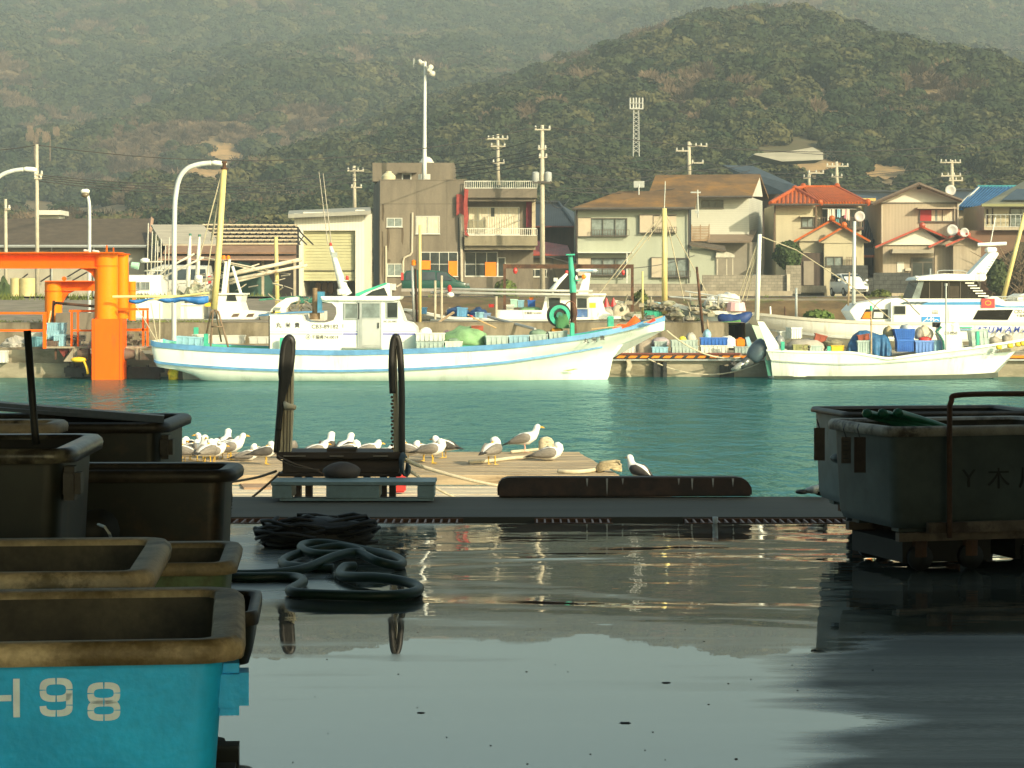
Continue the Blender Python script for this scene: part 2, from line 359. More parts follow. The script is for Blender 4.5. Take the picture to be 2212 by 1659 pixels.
struct('road', MB().grid([[(x, y, 1.46) for y in (130, 140, 150, 166)] for x in (-60,-9,10,60)]), M_road)
def bank_pts():
    return [[(x, y, 1.43 - (1.43-base)*(1-t)**1.7) for t in (0,.25,.5,.75,1) for base in [(.42 if x < 9.3 else -.66)] for y in [123.6 + 5.6*t]] for x in [-7.5 + i*.75 for i in range(60)]]
M_bank = mat('bank_earth', (.135,.088,.038), .95, .35, .9, c2=(.07,.085,.02), thr=.60, fine=.3)
struct('bank', MB().grid(bank_pts()), M_bank)
crest = [(400,470),(600,352),(700,312),(800,270),(870,235),(950,205),(1050,175),(1150,140),(1250,100),(1330,75),(1420,42),(1500,24),(1600,16),(1680,24),(1780,66),(1880,102),(2000,132),(2212,158),(2500,200),(3000,260)]
def crest_z(x):
    u = HU + x*F/620
    if u <= crest[0][0]: return Z(crest[0][1], 620)*max(0, 1-(crest[0][0]-u)/600)
    for (a, va), (b, vb) in zip(crest, crest[1:]):
        if u <= b:
            t = (u-a)/(b-a); return Z(va+(vb-va)*t, 620)
    return Z(crest[-1][1], 620)
def hill_z(x, y):
    n1 = mnoise.noise(Vector((x/95, y/190, 1.7))); n2 = mnoise.noise(Vector((x/38, y/60, 5.2)))
    rg = 1 - abs(mnoise.noise(Vector((x/120+3, y/300, 9.1))))*2
    back = 2 + max(0, y-230)*.055 + max(0, y-560)*.141 + (n1*15 + n2*5 + rg*10)*sstep(380, 700, y)
    zc = crest_z(x + 10*mnoise.noise(Vector((y/120, x/200, 0)))*(1-sstep(500,620,y)))
    prof = sstep(215, 640, y)**.92 if y < 620 else math.exp(-((y-620)/210)**2)
    prof = max(0, prof)
    sp = 2 + (zc-5)*prof + (n2*6 + n1*5)*sstep(270, 420, y)*(1 - sstep(520, 620, y)*.8)
    k = 4.0; m_ = max(back, sp)
    return m_ + k*math.log(math.exp((back-m_)/k) + math.exp((sp-m_)/k)) - k*.3 - (y < 232)*2
M_hill = mat('hill_soil_and_dry_grass', (.20,.14,.07), .95, .3, .02, c2=(.10,.09,.04), thr=.55, det=8)
hx = [-520 + i*8 for i in range(131)]; hy = [196 + i*9 for i in range(160)]
struct('hill', MB().grid([[(x, y, hill_z(x, y)) for y in hy] for x in hx]), M_hill, True)
# ---- the wooded hillside: one mass of crowns nobody could count
def leaf_mat(name, stops, rough=.85, seedscale=.012):
    m = bpy.data.materials.new(name); m.use_nodes = True; n = m.node_tree.nodes; L = m.node_tree.links; b = n['Principled BSDF']; b.inputs['Roughness'].default_value = rough; b.inputs['Specular IOR Level'].default_value = .15
    oi = n.new('ShaderNodeObjectInfo'); rp = n.new('ShaderNodeValToRGB'); els = rp.color_ramp.elements
    els[0].position, els[0].color = stops[0][0], (*stops[0][1], 1); els[1].position, els[1].color = stops[-1][0], (*stops[-1][1], 1)
    for p_, c_ in stops[1:-1]:
        e = els.new(p_); e.color = (*c_, 1)
    L.new(oi.outputs['Random'], rp.inputs[0])
    tc = n.new('ShaderNodeTexCoord'); nz = n.new('ShaderNodeTexNoise'); nz.inputs['Scale'].default_value = 2.6; nz.inputs['Detail'].default_value = 4; L.new(tc.outputs['Object'], nz.inputs['Vector'])
    mr = n.new('ShaderNodeMapRange'); mr.inputs[1].default_value = .3; mr.inputs[2].default_value = .7; mr.inputs[3].default_value = .72; mr.inputs[4].default_value = 1.3; L.new(nz.outputs['Fac'], mr.inputs[0])
    mx = n.new('ShaderNodeMix'); mx.data_type = 'RGBA'; mx.blend_type = 'MULTIPLY'; mx.inputs[0].default_value = 1; L.new(rp.outputs[0], mx.inputs[6]); L.new(mr.outputs[0], mx.inputs[7]); L.new(mx.outputs[2], b.inputs['Base Color'])
    return m
M_ever = leaf_mat('evergreen_foliage', [(0,(.026,.042,.020)),(.30,(.042,.056,.025)),(.7,(.060,.066,.029)),(1,(.105,.098,.042))])
M_bare = leaf_mat('bare_winter_crowns', [(0,(.10,.075,.048)),(.5,(.14,.10,.065)),(1,(.18,.13,.085))])
protos = bpy.data.collections.new('crown_shapes')
def crown_proto(kind, seed):
    r = random.Random(seed); mb = MB()
    lobes = [(Vector((r.uniform(-.5,.5), r.uniform(-.5,.5), r.uniform(-.05,.5))), r.uniform(.42,.68)) for _ in range(7)] + [(Vector((0,0,.1)), .8)]
    def surf(d):
        best = 0
        for c, q in lobes:
            bq = d.dot(c); disc = bq*bq - (c.length_squared - q*q)
            if disc > 0: best = max(best, bq + math.sqrt(disc))
        return best or .5
    nleaf = 420 if kind == 0 else 300
    for _ in range(nleaf):
        z = r.uniform(-.35, 1); a = r.uniform(0, 6.283); q = math.sqrt(1-z*z); d = Vector((q*math.cos(a), q*math.sin(a), z))
        p = d * surf(d) * (r.uniform(.86, 1.05) if kind == 0 else r.uniform(.6, 1.12))
        nn = (d + Vector((r.gauss(0,.45), r.gauss(0,.45), r.gauss(0,.45)))).normalized()
        t = nn.orthogonal().normalized(); bt = nn.cross(t); an = r.uniform(0,6.283); t, bt = t*math.cos(an)+bt*math.sin(an), bt*math.cos(an)-t*math.sin(an)
        s1, s2 = (r.uniform(.07,.135), r.uniform(.06,.12)) if kind == 0 else (r.uniform(.015,.04), r.uniform(.16,.30))
        if kind: bt = (d + Vector((r.gauss(0,.3), r.gauss(0,.3), r.gauss(0,.3)+.3))).normalized(); t = bt.orthogonal().normalized()
        mb.add([p-t*s1-bt*s2*.6, p+t*s1-bt*s2, p+t*s1*.8+bt*s2, p-t*s1+bt*s2*.8], [(0,1,2,3)])
    if kind == 0: mb.ball((0,0,.12), .62,.62,.66, 9, 6, .25, seed)
    else:
        mb.ball((0,0,-.02), .5,.5,.42, 8, 5, .3, seed)
        for _ in range(9):
            a = r.uniform(0,6.283); mb.tube([(0,0,-.6),(.25*math.cos(a),.25*math.sin(a),.1),(.6*math.cos(a),.6*math.sin(a),r.uniform(.4,.9))], [.04,.025,.008], 4, False)
    me = bpy.data.meshes.new('crown_shape'); me.from_pydata(mb.v, [], mb.f); me.materials.append(M_ever if kind == 0 else M_bare)
    o = bpy.data.objects.new('crown_shape_%d' % len(protos.objects), me); protos.objects.link(o)
for i in range(5): crown_proto(0, 11+i)
for i in range(3): crown_proto(1, 41+i)
def clearing(u, v):
    for (a, b, c, d) in ((395,530,368,396),(1650,1790,345,360),(1690,1850,352,384),(1850,2000,366,392),(2050,2160,372,392),(150,330,443,470),(455,520,316,350),(1620,1790,312,352),(30,120,440,470)):
        e_ = ((u-(a+b)/2)/((b-a)/2+8))**2 + ((v-(c+d+18)/2)/((d-c+26)/2))**2 + .9*mnoise.noise(Vector((u/30, v/14, 4)))
        if e_ < 1: return True
    return False
pts, rot, scl, kin = [], [], [], []
rf = random.Random(5)
def plant(y0, y1, sp_, r0, r1):
    y = y0
    while y < y1:
        hw = .27*y + 25; x = -hw
        while x < hw:
            px = x + rf.uniform(-.5,.5)*sp_; py = y + rf.uniform(-.5,.5)*sp_; pz = hill_z(px, py)
            x += sp_
            uu = HU + px*F/py; vv = HV - (pz-EYE)*F/py
            if clearing(uu, vv): continue
            bn = mnoise.noise(Vector((px/60, py/90, 3.3))) + .6*mnoise.noise(Vector((px/22, py/30, 8.8)))
            bare = bn + rf.uniform(-.28,.28) > (.33 if py > 600 else .30)
            if py < 300 and rf.random() < .45: continue
            s_ = rf.uniform(r0, r1) * (.8 if bare else 1)
            pts.append((px, py, pz + s_*.25)); rot.append((0,0,rf.uniform(0,6.28))); scl.append((s_, s_, s_*rf.uniform(.7,1.0))); kin.append(5+rf.randrange(3) if bare else rf.randrange(5))
        y += sp_*.95
plant(225, 420, 3.9, 1.7, 3.2); plant(420, 700, 5.0, 2.3, 4.1); plant(700, 1580, 7.2, 3.6, 6.0)
me = bpy.data.meshes.new('forest'); me.from_pydata(pts, [], [])
for nm, ty, dat in (('rot','FLOAT_VECTOR',rot), ('scl','FLOAT_VECTOR',scl), ('kin','INT',kin)):
    at = me.attributes.new(nm, ty, 'POINT')
    if ty == 'INT': at.data.foreach_set('value', dat)
    else: at.data.foreach_set('vector', [c for p in dat for c in p])
forest = bpy.data.objects.new('forest', me); col.objects.link(forest); forest['kind'] = 'stuff'
forest['label'] = 'dense evergreen and bare winter woodland covering the hillside behind the harbour'; forest['category'] = 'forest'
ng = bpy.data.node_groups.new('plant_crowns', 'GeometryNodeTree')
ng.interface.new_socket('Geometry', in_out='INPUT', socket_type='NodeSocketGeometry'); ng.interface.new_socket('Geometry', in_out='OUTPUT', socket_type='NodeSocketGeometry')
gi = ng.nodes.new('NodeGroupInput'); go = ng.nodes.new('NodeGroupOutput'); ip = ng.nodes.new('GeometryNodeInstanceOnPoints'); ci = ng.nodes.new('GeometryNodeCollectionInfo')
ci.inputs['Collection'].default_value = protos; ci.inputs['Separate Children'].default_value = True; ci.inputs['Reset Children'].default_value = True
def na(nm, ty):
    x = ng.nodes.new('GeometryNodeInputNamedAttribute'); x.data_type = ty; x.inputs[0].default_value = nm
    return [s for s in x.outputs if s.enabled][0]
ng.links.new(gi.outputs[0], ip.inputs['Points']); ng.links.new(ci.outputs[0], ip.inputs['Instance']); ip.inputs['Pick Instance'].default_value = True
ng.links.new(na('kin','INT'), ip.inputs['Instance Index']); ng.links.new(na('rot','FLOAT_VECTOR'), ip.inputs['Rotation']); ng.links.new(na('scl','FLOAT_VECTOR'), ip.inputs['Scale'])
ng.links.new(ip.outputs[0], go.inputs[0])
md = forest.modifiers.new('crowns', 'NODES'); md.node_group = ng
# ---- the hazy air
hz = MB().box(-560, 560, -40, 1660, -3.7, 262)
hm = bpy.data.materials.new('hazy_air'); hm.use_nodes = True; hn = hm.node_tree.nodes; hn.remove(hn['Principled BSDF'])
pv = hn.new('ShaderNodeVolumePrincipled'); pv.inputs['Color'].default_value = (.74,.88,.97,1); pv.inputs['Density'].default_value = .00050; pv.inputs['Anisotropy'].default_value = 0
hm.node_tree.links.new(pv.outputs[0], hn['Material Output'].inputs['Volume'])
ho = build('haze', hz, hm, None, False, (0,0,0)); ho['kind'] = 'stuff'; ho['label'] = 'thin pale haze in the air over the harbour and hillside'; ho['category'] = 'haze'
# ================================================================ MARKET FLOOR AND DOCK EDGE
M_rim = mat('stained_beige_rim', (.40,.315,.185), .6, .35, 5, c2=(.12,.085,.035), thr=.52, soft=.14, fine=.3, bump=.25)
M_binblue = mat('scuffed_blue_paint', (.010,.45,.90), .55, .16, 3.5, c2=(.16,.07,.02), thr=.71, soft=.03, fine=.12, bump=.12)
M_binside = mat('bare_blue_grey_side', (.06,.10,.11), .6, .25, 4, c2=(.17,.075,.02), thr=.62, soft=.08)
M_bininn = mat('grimy_inner_wall', (.085,.07,.042), .7, .4, 4, c2=(.025,.02,.011), thr=.5, soft=.16, fine=.3)
M_bingreen = mat('algae_green_paint', (.085,.135,.065), .6, .35, 4, c2=(.05,.05,.018), thr=.55, fine=.2)
M_binblack = mat('shade_dark_bin_paint', (.011,.014,.009), .5, .4, 3, c2=(.05,.028,.012), thr=.62)  # shade over the rear bins is partly put into this paint
M_bingrey = mat('dull_grey_green_paint', (.062,.080,.074), .55, .25, 3, c2=(.04,.045,.035), thr=.6, soft=.12)
M_rimd = mat('dirty_dark_rim', (.055,.045,.032), .5, .4, 6, c2=(.028,.022,.016), thr=.5, fine=.2)
M_stencil = mat('stencilled_cream_paint', (.74,.86,.95), .7, .12, 9, c2=(.05,.25,.30), thr=.66, soft=.03)
def rr(w_, d_, r, z, n=5):
    out = []
    for cx, cy, a0 in ((w_/2-r, d_/2-r, 0), (-w_/2+r, d_/2-r, 90), (-w_/2+r, -d_/2+r, 180), (w_/2-r, -d_/2+r, 270)):
        for k in range(n+1):
            a = math.radians(a0 + 90*k/n); out.append(Vector((cx+r*math.cos(a), cy+r*math.sin(a), z)))
    return out
def fish_bin(label, loc, rz, w_, d_, h, mo, mr_, mi, mh=None, tap=.9, rw=.045, rh=.052, z0=.10, side=True, group='fish bins standing on the market floor'):
    t = T('fish_bin', label, 'fish bin', (0,0,0), group)
    r = .07
    o = MB().rings([rr(w_*tap,d_*tap,r,z0), rr(w_*tap+.03,d_*tap+.03,r,z0+.05), rr(w_-.01,d_-.01,r,h-rh)], cap=False)
    o.f.append(tuple(range(len(rr(1,1,.1,0))-1,-1,-1))); build('tub', o, mo, t, True)
    i = MB().rings([rr(w_-.05,d_-.05,r*.8,h-rh*.3), rr(w_*tap-.05,d_*tap-.05,r*.8,z0+.07)], cap=False)
    k = len(rr(1,1,.1,0)); i.f.append(tuple(range(k, 2*k))); build('inner_wall', i, mi, t, True)
    m = MB().rings([rr(w_+2*a, d_+2*a, r+max(a,-.03), z) for a, z in ((-.035,h-.02),(-.03,h-.004),(rw*.55,h),(rw*.9,h-.012),(rw,h-rh*.5),(rw*.9,h-rh),(.0,h-rh-.002))], cap=False)
    build('rim', m, mr_, t, True)
    for s in (-1,1): build('skid', MB().box(-w_*tap/2+.05, w_*tap/2-.05, s*d_*.32-.05, s*d_*.32+.05, 0, z0), mo, t)
    if side:
        for s in (1,):
            hb = MB().box(w_/2*.94, w_/2+.052, -d_*.44, -d_*.44+.12, h-.19, h-.07)
            build('fork_block', hb, mh or mo, t, False, bevel=.022)
    t.location = loc; t.rotation_euler = (0,0,rz); WL[t] = Vector(loc)
    return t
def bin_at(label, u, v, z, rz, w_, d_, h, *a, corner='FR', **k):
    """place a bin so that its top front right (or left) corner is seen at (u, v)"""
    p = FL(u, v, z); c, s = math.cos(rz), math.sin(rz); lx, ly = (w_/2 if corner == 'FR' else -w_/2), -d_/2
    return fish_bin(label, (p.x - (c*lx - s*ly), p.y - (s*lx + c*ly), z-h), rz, w_, d_, h, *a, **k)
b98 = bin_at('turquoise blue fish bin stencilled 98 with a stained beige rim, nearest of all', 488, 1378, .82, .115, 1.30, .93, .82, M_binblue, M_rim, M_bininn, M_binblue, rh=.052, rw=.045)
def stencil(kind, x0, z0, w_, h):
    mb = MB(); y = -.93/2*.957 - .012; th = w_*.20
    def ring(cx, cz, rx, rz, parts):
        for a0, a1 in parts:
            pts_o, pts_i = [], []; n = 8
            for k in range(n+1):
                a = math.radians(a0+3 + (a1-a0-6)*k/n); q = 3.2
                c, s = math.cos(a), math.sin(a); f = (abs(c)**q + abs(s)**q)**(-1/q)
                pts_o.append((cx+rx*c*f, cz+rz*s*f)); pts_i.append((cx+(rx-th)*c*f, cz+(rz-th)*s*f))
            for k in range(n): mb.add([(pts_o[k][0],y,pts_o[k][1]),(pts_o[k+1][0],y,pts_o[k+1][1]),(pts_i[k+1][0],y,pts_i[k+1][1]),(pts_i[k][0],y,pts_i[k][1])], [(0,1,2,3)])
    Q = [(0,90),(90,180),(180,270),(270,360)]
    cx = x0 + w_/2
    if kind == '8': ring(cx, z0+h*.715, w_/2, h*.285, Q); ring(cx, z0+h*.27, w_/2, h*.27, Q)
    if kind == '9':
        ring(cx, z0+h*.69, w_/2, h*.31, Q); ring(cx, z0+h*.29, w_/2, h*.29, [(180,270),(270,360)]); mb.add([(x0+w_-th,y,z0+h*.30),(x0+w_,y,z0+h*.30),(x0+w_,y,z0+h*.60),(x0+w_-th,y,z0+h*.60)], [(0,1,2,3)])
    if kind == 'H':
        for a in (x0, x0+w_-th): mb.add([(a,y,z0),(a+th,y,z0),(a+th,y,z0+h),(a,y,z0+h)], [(0,1,2,3)])
        mb.add([(x0+th+.004,y,z0+h*.42),(x0+w_-th-.004,y,z0+h*.42),(x0+w_-th-.004,y,z0+h*.58),(x0+th+.004,y,z0+h*.58)], [(0,1,2,3)])
    return mb
for k, x0 in (('H', .117), ('9', .234), ('8', .340)):
    fn = stencil(k, x0, .648-.012*(x0>.3), .073, .088)
    for p in fn.v: p.y = -(.93-.01)/2 + (.745-p.z)/.60*(.93-.93*.9)/2 - .004     # leaning with the tapered front of the tub
    ft = bpy.data.meshes.new('stencilled_character'); ft.from_pydata(fn.v, [], fn.f); ft.materials.append(M_stencil); fo = bpy.data.objects.new('stencilled_character', ft); col.objects.link(fo); fo.parent = b98
bin_at('blue fish bin with a pale mossy rim, directly behind the one marked 98', 300, 1232, .82, .085, 1.25, .90, .82, mat('dark_blue_bin_paint',(.02,.13,.20),.5,.2,4), mat('pale_mossy_rim',(.42,.33,.20),.6,.3,5,c2=(.13,.10,.05),thr=.6,fine=.25,bump=.2), M_bininn, rh=.055, rw=.045)
bin_at('shallow green tub with a chipped tan rim, right of the mossy blue bin', 492, 1214, .72, .08, .56, .66, .27, M_bingreen, mat('chipped_tan_rim',(.24,.19,.11),.6,.3,6,c2=(.06,.045,.02),thr=.6,fine=.25), M_bininn, side=False, z0=.02, rw=.03, rh=.042)
bin_at('black fish bin added under the shallow green tub', 552, 1322, .44, .08, .56, .66, .30, M_binblack, M_rimd, M_dark, side=False, rw=.01)  # added bin; its black stands for a dark floor reflection
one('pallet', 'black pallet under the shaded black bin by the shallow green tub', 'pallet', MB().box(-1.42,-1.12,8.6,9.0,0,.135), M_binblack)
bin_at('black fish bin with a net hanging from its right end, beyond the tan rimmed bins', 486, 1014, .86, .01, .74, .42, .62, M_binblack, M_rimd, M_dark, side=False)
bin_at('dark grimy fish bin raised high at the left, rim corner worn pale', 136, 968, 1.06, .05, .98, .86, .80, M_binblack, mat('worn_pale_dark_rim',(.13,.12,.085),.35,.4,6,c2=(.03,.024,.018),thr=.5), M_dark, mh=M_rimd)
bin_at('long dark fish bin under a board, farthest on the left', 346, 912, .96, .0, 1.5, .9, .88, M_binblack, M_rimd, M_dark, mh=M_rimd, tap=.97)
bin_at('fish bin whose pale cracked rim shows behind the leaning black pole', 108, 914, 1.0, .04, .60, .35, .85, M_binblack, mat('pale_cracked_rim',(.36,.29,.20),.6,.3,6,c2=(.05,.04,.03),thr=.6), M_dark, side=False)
bd = MB().slab([P(-30,868,13.2)+Vector((0,.0,0)), P(355,899,11.7), P(355,896,12.4), P(-30,864,14.0)], .035)
bd.slab([P(-30,878,13.0), P(330,905,11.9), P(330,903,12.1), P(-30,876,13.3)], .02)
one('board', 'long dark timber board laid across the farthest bins on the left', 'board', bd, mat('dark_wet_timber',(.035,.022,.014),.5,.4,4,st=(.4,4,4)))
one('black_pole', 'thin black pole leaning up out of the grimy bin at the left', 'pole', MB().tube([P(78,960,8.9), P(75,931,8.9), P(59,714,8.9)], [.0145,.0145,.0142], 10), M_black, smooth=True)
def net_sheet(path, drop, Y, seed, cells=9):
    r = random.Random(seed); mb = MB()
    return mb
nm = MB(); rn = random.Random(3)
for i in range(13):                                    # knotted mesh of the net: two families of threads over a hanging fold
    a = i/12
    nm.tube([P(470+26*a+4*math.sin(a*6+t*5)*1.0 + 6*t*(a-.4), 1034+ t*92, 10.62-.05*math.sin(a*9)) for t in (0,.2,.4,.6,.8,1)], .0022, 3, False)
    nm.tube([P(468+30*t+4*math.sin(a*3), 1038+a*84+5*math.sin(t*5+a*4), 10.61-.05*math.sin(t*9)) for t in (0,.2,.4,.6,.8,1)], .0022, 3, False)
nm.pr([(462,1034),(487,1040),(494,1062),(486,1096),(492,1128),(482,1128),(474,1096),(462,1062)], 10.65, .02)
one('fishing_net', 'black fishing net hanging over the right end of the black bin', 'net', nm, mat('black_netting',(.035,.033,.025),.8,.3,8))
bk = T('bucket', 'black bucket lying on its side between the dark bins, wire handle shining', 'bucket', P(188,1165,9.4))
bk_ = MB(); c0, c1 = P(160,1150,9.5), P(214,1148,9.3); bk_.tube([c0, c0.lerp(c1,.05), c1], [.03,.075,.09], 14); build('pail', bk_, M_black, bk, True)
build('handle', MB().tube([P(212,1133,9.2),P(226,1138,9.15),P(236,1152,9.15),P(240,1163,9.2)], .006, 6), M_galv, bk)
# ---- right hand bins on their dolly
RZ = .27
fr = bin_at('dull green fish bin with three wooden tags, on a dolly at the right', 1926, 921, .84, RZ, 1.25, .88, .62, M_bingrey, mat('flaking_pale_rim',(.30,.27,.22),.6,.25,5,c2=(.07,.055,.04),thr=.56,fine=.2), M_bininn, side=False, corner='FL', z0=.03, tap=.93, rw=.04, rh=.06)
rz_ = bin_at('grey blue fish bin with a round lug, behind the tagged green one at the right', 1832, 890, .84, RZ*.6, 1.3, .80, .65, mat('grey_blue_bin_paint',(.13,.17,.17),.55,.2,3,c2=(.06,.07,.06),thr=.62), M_rimd, M_dark, side=False, corner='FL', z0=.04, tap=.94, rw=.03, rh=.035)
lg = MB(); lg.ball((-.64,-.22,.34), .075,.085,.035, 12, 8); lo_ = build('lug', lg, M_bingrey); lo_.parent = rz_; lo_.location = (-.64,-.22,.305)
c, s = math.cos(RZ), math.sin(RZ)
def LR(x, y, z): b = fr.location; return Vector((b.x + c*x - s*y, b.y + s*x + c*y, z))
dl = T('dolly', 'low rusty dolly with a tall tube handle carrying the tagged green bin', 'dolly', LR(0,0,0))
q = MB()
q.slab([LR(-.42,-.50,.285),LR(.72,-.50,.285),LR(.72,-.465,.285),LR(-.42,-.465,.285)], .06)
for y in (-.38,.34): q.slab([LR(-.55,y,.218),LR(.72,y,.218),LR(.72,y+.05,.218),LR(-.55,y+.05,.218)], .05)
build('deck_frame', q, mat('scuffed_pale_rust',(.16,.12,.085),.7,.3,5,c2=(.05,.03,.02),thr=.55), dl)
hp = [LR(-.30,-.52,.20), LR(-.30,-.52,.85), LR(-.29,-.52,.98), LR(-.22,-.52,1.02), LR(.30,-.52,1.02), LR(.58,-.52,1.02), LR(.64,-.52,.95), LR(.64,-.52,.2)]
build('handle', MB().tube(cr(hp, 5), .016, 8), M_rust, dl, True)
for xa, xb in ((-.52,.04),(.20,.68)): uf = MB(); uf.foot([tuple(LR(xa,-.36,0).xy),tuple(LR(xb,-.36,0).xy),tuple(LR(xb,.36,0).xy),tuple(LR(xa,.36,0).xy)], .045, .165); build('under_deck_dark', uf, M_dark, dl)  # dark boxes added to blacken the space under the dolly deck
for x in (-.42,-.1,.3,.6):
    for y in (-.38,.34):
        wv = MB(); pc = LR(x, y, 0); pc.z = .075; ax = Vector((-s, c, 0))
        wv.tube([pc - ax*.02, pc + ax*.02], .075, 14); build('wheel', wv, M_black, dl, True); pt_ = LR(x, y, .17); build('caster_fork', MB().tube([pt_, Vector((pt_.x,pt_.y,.08))], .045, 8), M_rust, dl)
d2 = T('dolly', 'dark low dolly under the grey blue bin with the round lug', 'dolly', (rz_.location.x, rz_.location.y, 0))
c2_, s2_ = math.cos(RZ*.6), math.sin(RZ*.6); L2 = lambda x, y, z: Vector((rz_.location.x + c2_*x - s2_*y, rz_.location.y + s2_*x + c2_*y, z))
q = MB()
for y in (-.30,.26): q.slab([L2(-.5,y,.188),L2(.6,y,.188),L2(.6,y+.05,.188),L2(-.5,y+.05,.188)], .05)
build('deck_frame', q, M_rust, d2)
for x in (-.38,.3):
    for y in (-.27,.28): pc = L2(x, y, .07); ax = Vector((-s2_, c2_, 0)); build('wheel', MB().tube([pc-ax*.02, pc+ax*.02], .07, 14), M_black, d2, True); build('caster_fork', MB().tube([L2(x,y,.14), L2(x,y,.07)], .04, 8), M_rust, d2)
for i, (ua, ub, va, vb, yy, lb) in enumerate(((1785,1808,924,995,-.02,'brown wooden tag hanging from the left corner of the green bin'),(1834,1855,944,1001,.10,'pale printed wooden tag hanging between two others on the green bin'),(1860,1885,944,1021,.2,'longest and darkest wooden tag hanging on the green bin'))):
    pl_ = LR(-.72, (.40,.0,-.20)[i], .8); Yt = pl_.y + .35 - .03; du_ = HU + pl_.x*F/(pl_.y-.03) - (ua+ub)/2; ua += du_; ub += du_
    tg = T('wooden_tag', lb, 'tag', P((ua+ub)/2, vb, Yt-.35), 'wooden tags tied on the green bin')
    Yt -= .35
    k_ = MB().bx(ua,ub,va,vb,Yt,.018); build('board', k_, mat('tag_wood_%d'%i, ((.10,.075,.055),(.12,.095,.075),(.045,.03,.022))[i], .8, .2, 20), tg)
    build('tie_wire', MB().tube([P((ua+ub)/2,va+1,Yt-.004), P((ua+ub)/2-6,va-18,Yt+.0), P((ua+ub)/2-2,916,Yt+.06)], .004, 5), M_cable, tg)
    if i == 1:
        for j in range(5): build('printed_line', MB().bx(ua+4,ub-5-(j%2)*4,va+9+j*9,va+11.5+j*9,Yt-.001,.002), M_letter, tg)
for (ch, x) in (('Y', .18), ('木', .34), ('川', .54)):
    cu = bpy.data.curves.new('marking', 'FONT'); cu.body = ch; cu.size = .15; cu.extrude = .003; o_ = bpy.data.objects.new('marking', cu); me_ = bpy.data.meshes.new_from_object(o_); bpy.data.objects.remove(o_)
    me_.materials.clear(); me_.materials.append(mat('worn_black_marking',(.012,.012,.011),.6,.2,9)); o_ = bpy.data.objects.new('marking', me_); col.objects.link(o_); o_.parent = fr; o_.location = (x-.36, -.432, .26); o_.rotation_euler = (math.pi/2-.04, 0, 0)
hs = MB()
for i in range(3): hs.tube([LR(-.28+.25*math.cos(a)*1.1+.10*i, .05+.16*math.sin(a), .64+.25*math.sin(a*.5)+.0*i) for a in [k*math.pi/10 for k in range(11)]], .028, 8)
one('green_hose', 'green hose coiled inside the tagged green bin', 'hose', hs, mat('green_hose_rubber',(.012,.12,.06),.4,.15,5), smooth=True)
# ---- rope heap, hoses, kerb bar, pallet
rp = random.Random(21)
rh = MB(); b0 = FL(682,1185); rh.ball(b0+Vector((0,.12,.07)), .36,.16,.11, 16, 8, .25, 4)
for i in range(46):
    a0 = rp.uniform(0,6.28); cx = b0.x + rp.uniform(-.17,.17); cy = b0.y+.10+rp.uniform(-.05,.05); rx = rp.uniform(.16,.27); ry = rp.uniform(.07,.13); z = rp.uniform(.02,.175)
    rh.tube([(cx+rx*math.cos(a0+t*.55), cy+ry*math.sin(a0+t*.55), z+.02*math.sin(t*1.3+a0)*1.2) for t in range(9)], .013, 5)
rh.tube(cr([FL(600,1150)+Vector((.0,0,.10)), FL(570,1158)+Vector((0,.0,.06)), FL(556,1172)+Vector((0,0,.08)), FL(600,1176)+Vector((0,0,.05))], 5), .015, 5)
one('rope_heap', 'heap of black wet rope on the floor behind the green hoses', 'rope heap', rh, M_black, smooth=True)
def hose(pts, r, lab):
    ps = cr([FL(u,v,r) + Vector((0,0,dz)) for u,v,dz in pts], 7)
    return one('water_hose', lab, 'hose', MB().tube(ps, r, 10), mat('wet_green_hose',(.004,.024,.014),.5,.25,5), 'green hoses lying on the wet floor', True)
hose([(470,1246,0),(545,1247,0),(600,1246,0),(640,1248,0),(655,1256,0),(642,1266,0),(626,1276,0),(650,1282,0),(740,1286,0),(830,1287,0),(890,1281,0),(905,1270,.0),(880,1262,.01),(820,1256,.02),(764,1250,.01),(736,1243,.0),(742,1234,.02),(766,1231,.02)], .028, 'nearest dark green hose, one loop ending in an open end')
hose([(480,1240,.0),(560,1240,.0),(650,1234,.01),(720,1222,.05),(770,1216,.06),(815,1224,.03),(858,1222,.0),(869,1214,.0),(845,1204,.01),(790,1196,.02),(710,1190,.045),(662,1191,.045),(651,1199,.04),(680,1207,.03),(740,1208,.03),(782,1204,.03),(730,1199,.05),(650,1202,.02),(612,1210,.0),(618,1221,.0),(660,1226,.0),(720,1228,.0)], .027, 'double looped dark green hose between the rope heap and the nearest hose')
kb = MB(); Yk = 18.42; 
for i in range(2): pass
prof = []
n = 10
pl = [(1075,1074),(1074,1056),(1077,1044),(1084,1036),(1096,1032),(1130,1031),(1590,1031),(1606,1034),(1617,1042),(1624,1054),(1625,1072)]
kb.pr(pl, Yk, .17)
kbo = one('kerb_bar', 'long brown rusted kerb bar with rounded ends and white droppings on the dock edge', 'kerb', kb, mat('brown_rusted_steel',(.035,.017,.011),.6,.35,7,c2=(.016,.009,.007),thr=.5,fine=.2), bevel=.012)
dr = MB()
for u, l in ((1311,34),(1345,9),(1466,10),(1622,0),(1583,14),(1637,12),(1660,8),(1495,22),(1540,16),(1268,14)):
    if u > 1612: continue
    dr.pr([(u-2,1033.5),(u+2.5,1033.5),(u+1.4,1037+l*.6),(u+.4,1038+l),(u-.8,1036+l*.7)], Yk-.003, .002)
build('dropping_streaks', dr, mat('white_droppings',(.30,.30,.28),.8,.2,20), kbo)
pt = T('pallet', 'blue grey plastic pallet lying on the dock edge under the post frame', 'pallet', P(762,1082,18.1))
M_pal = mat('blue_grey_plastic', (.13,.19,.20), .5, .15, 6, c2=(.08,.10,.10), thr=.64, fine=.08)
q = MB(); Yp = 18.02
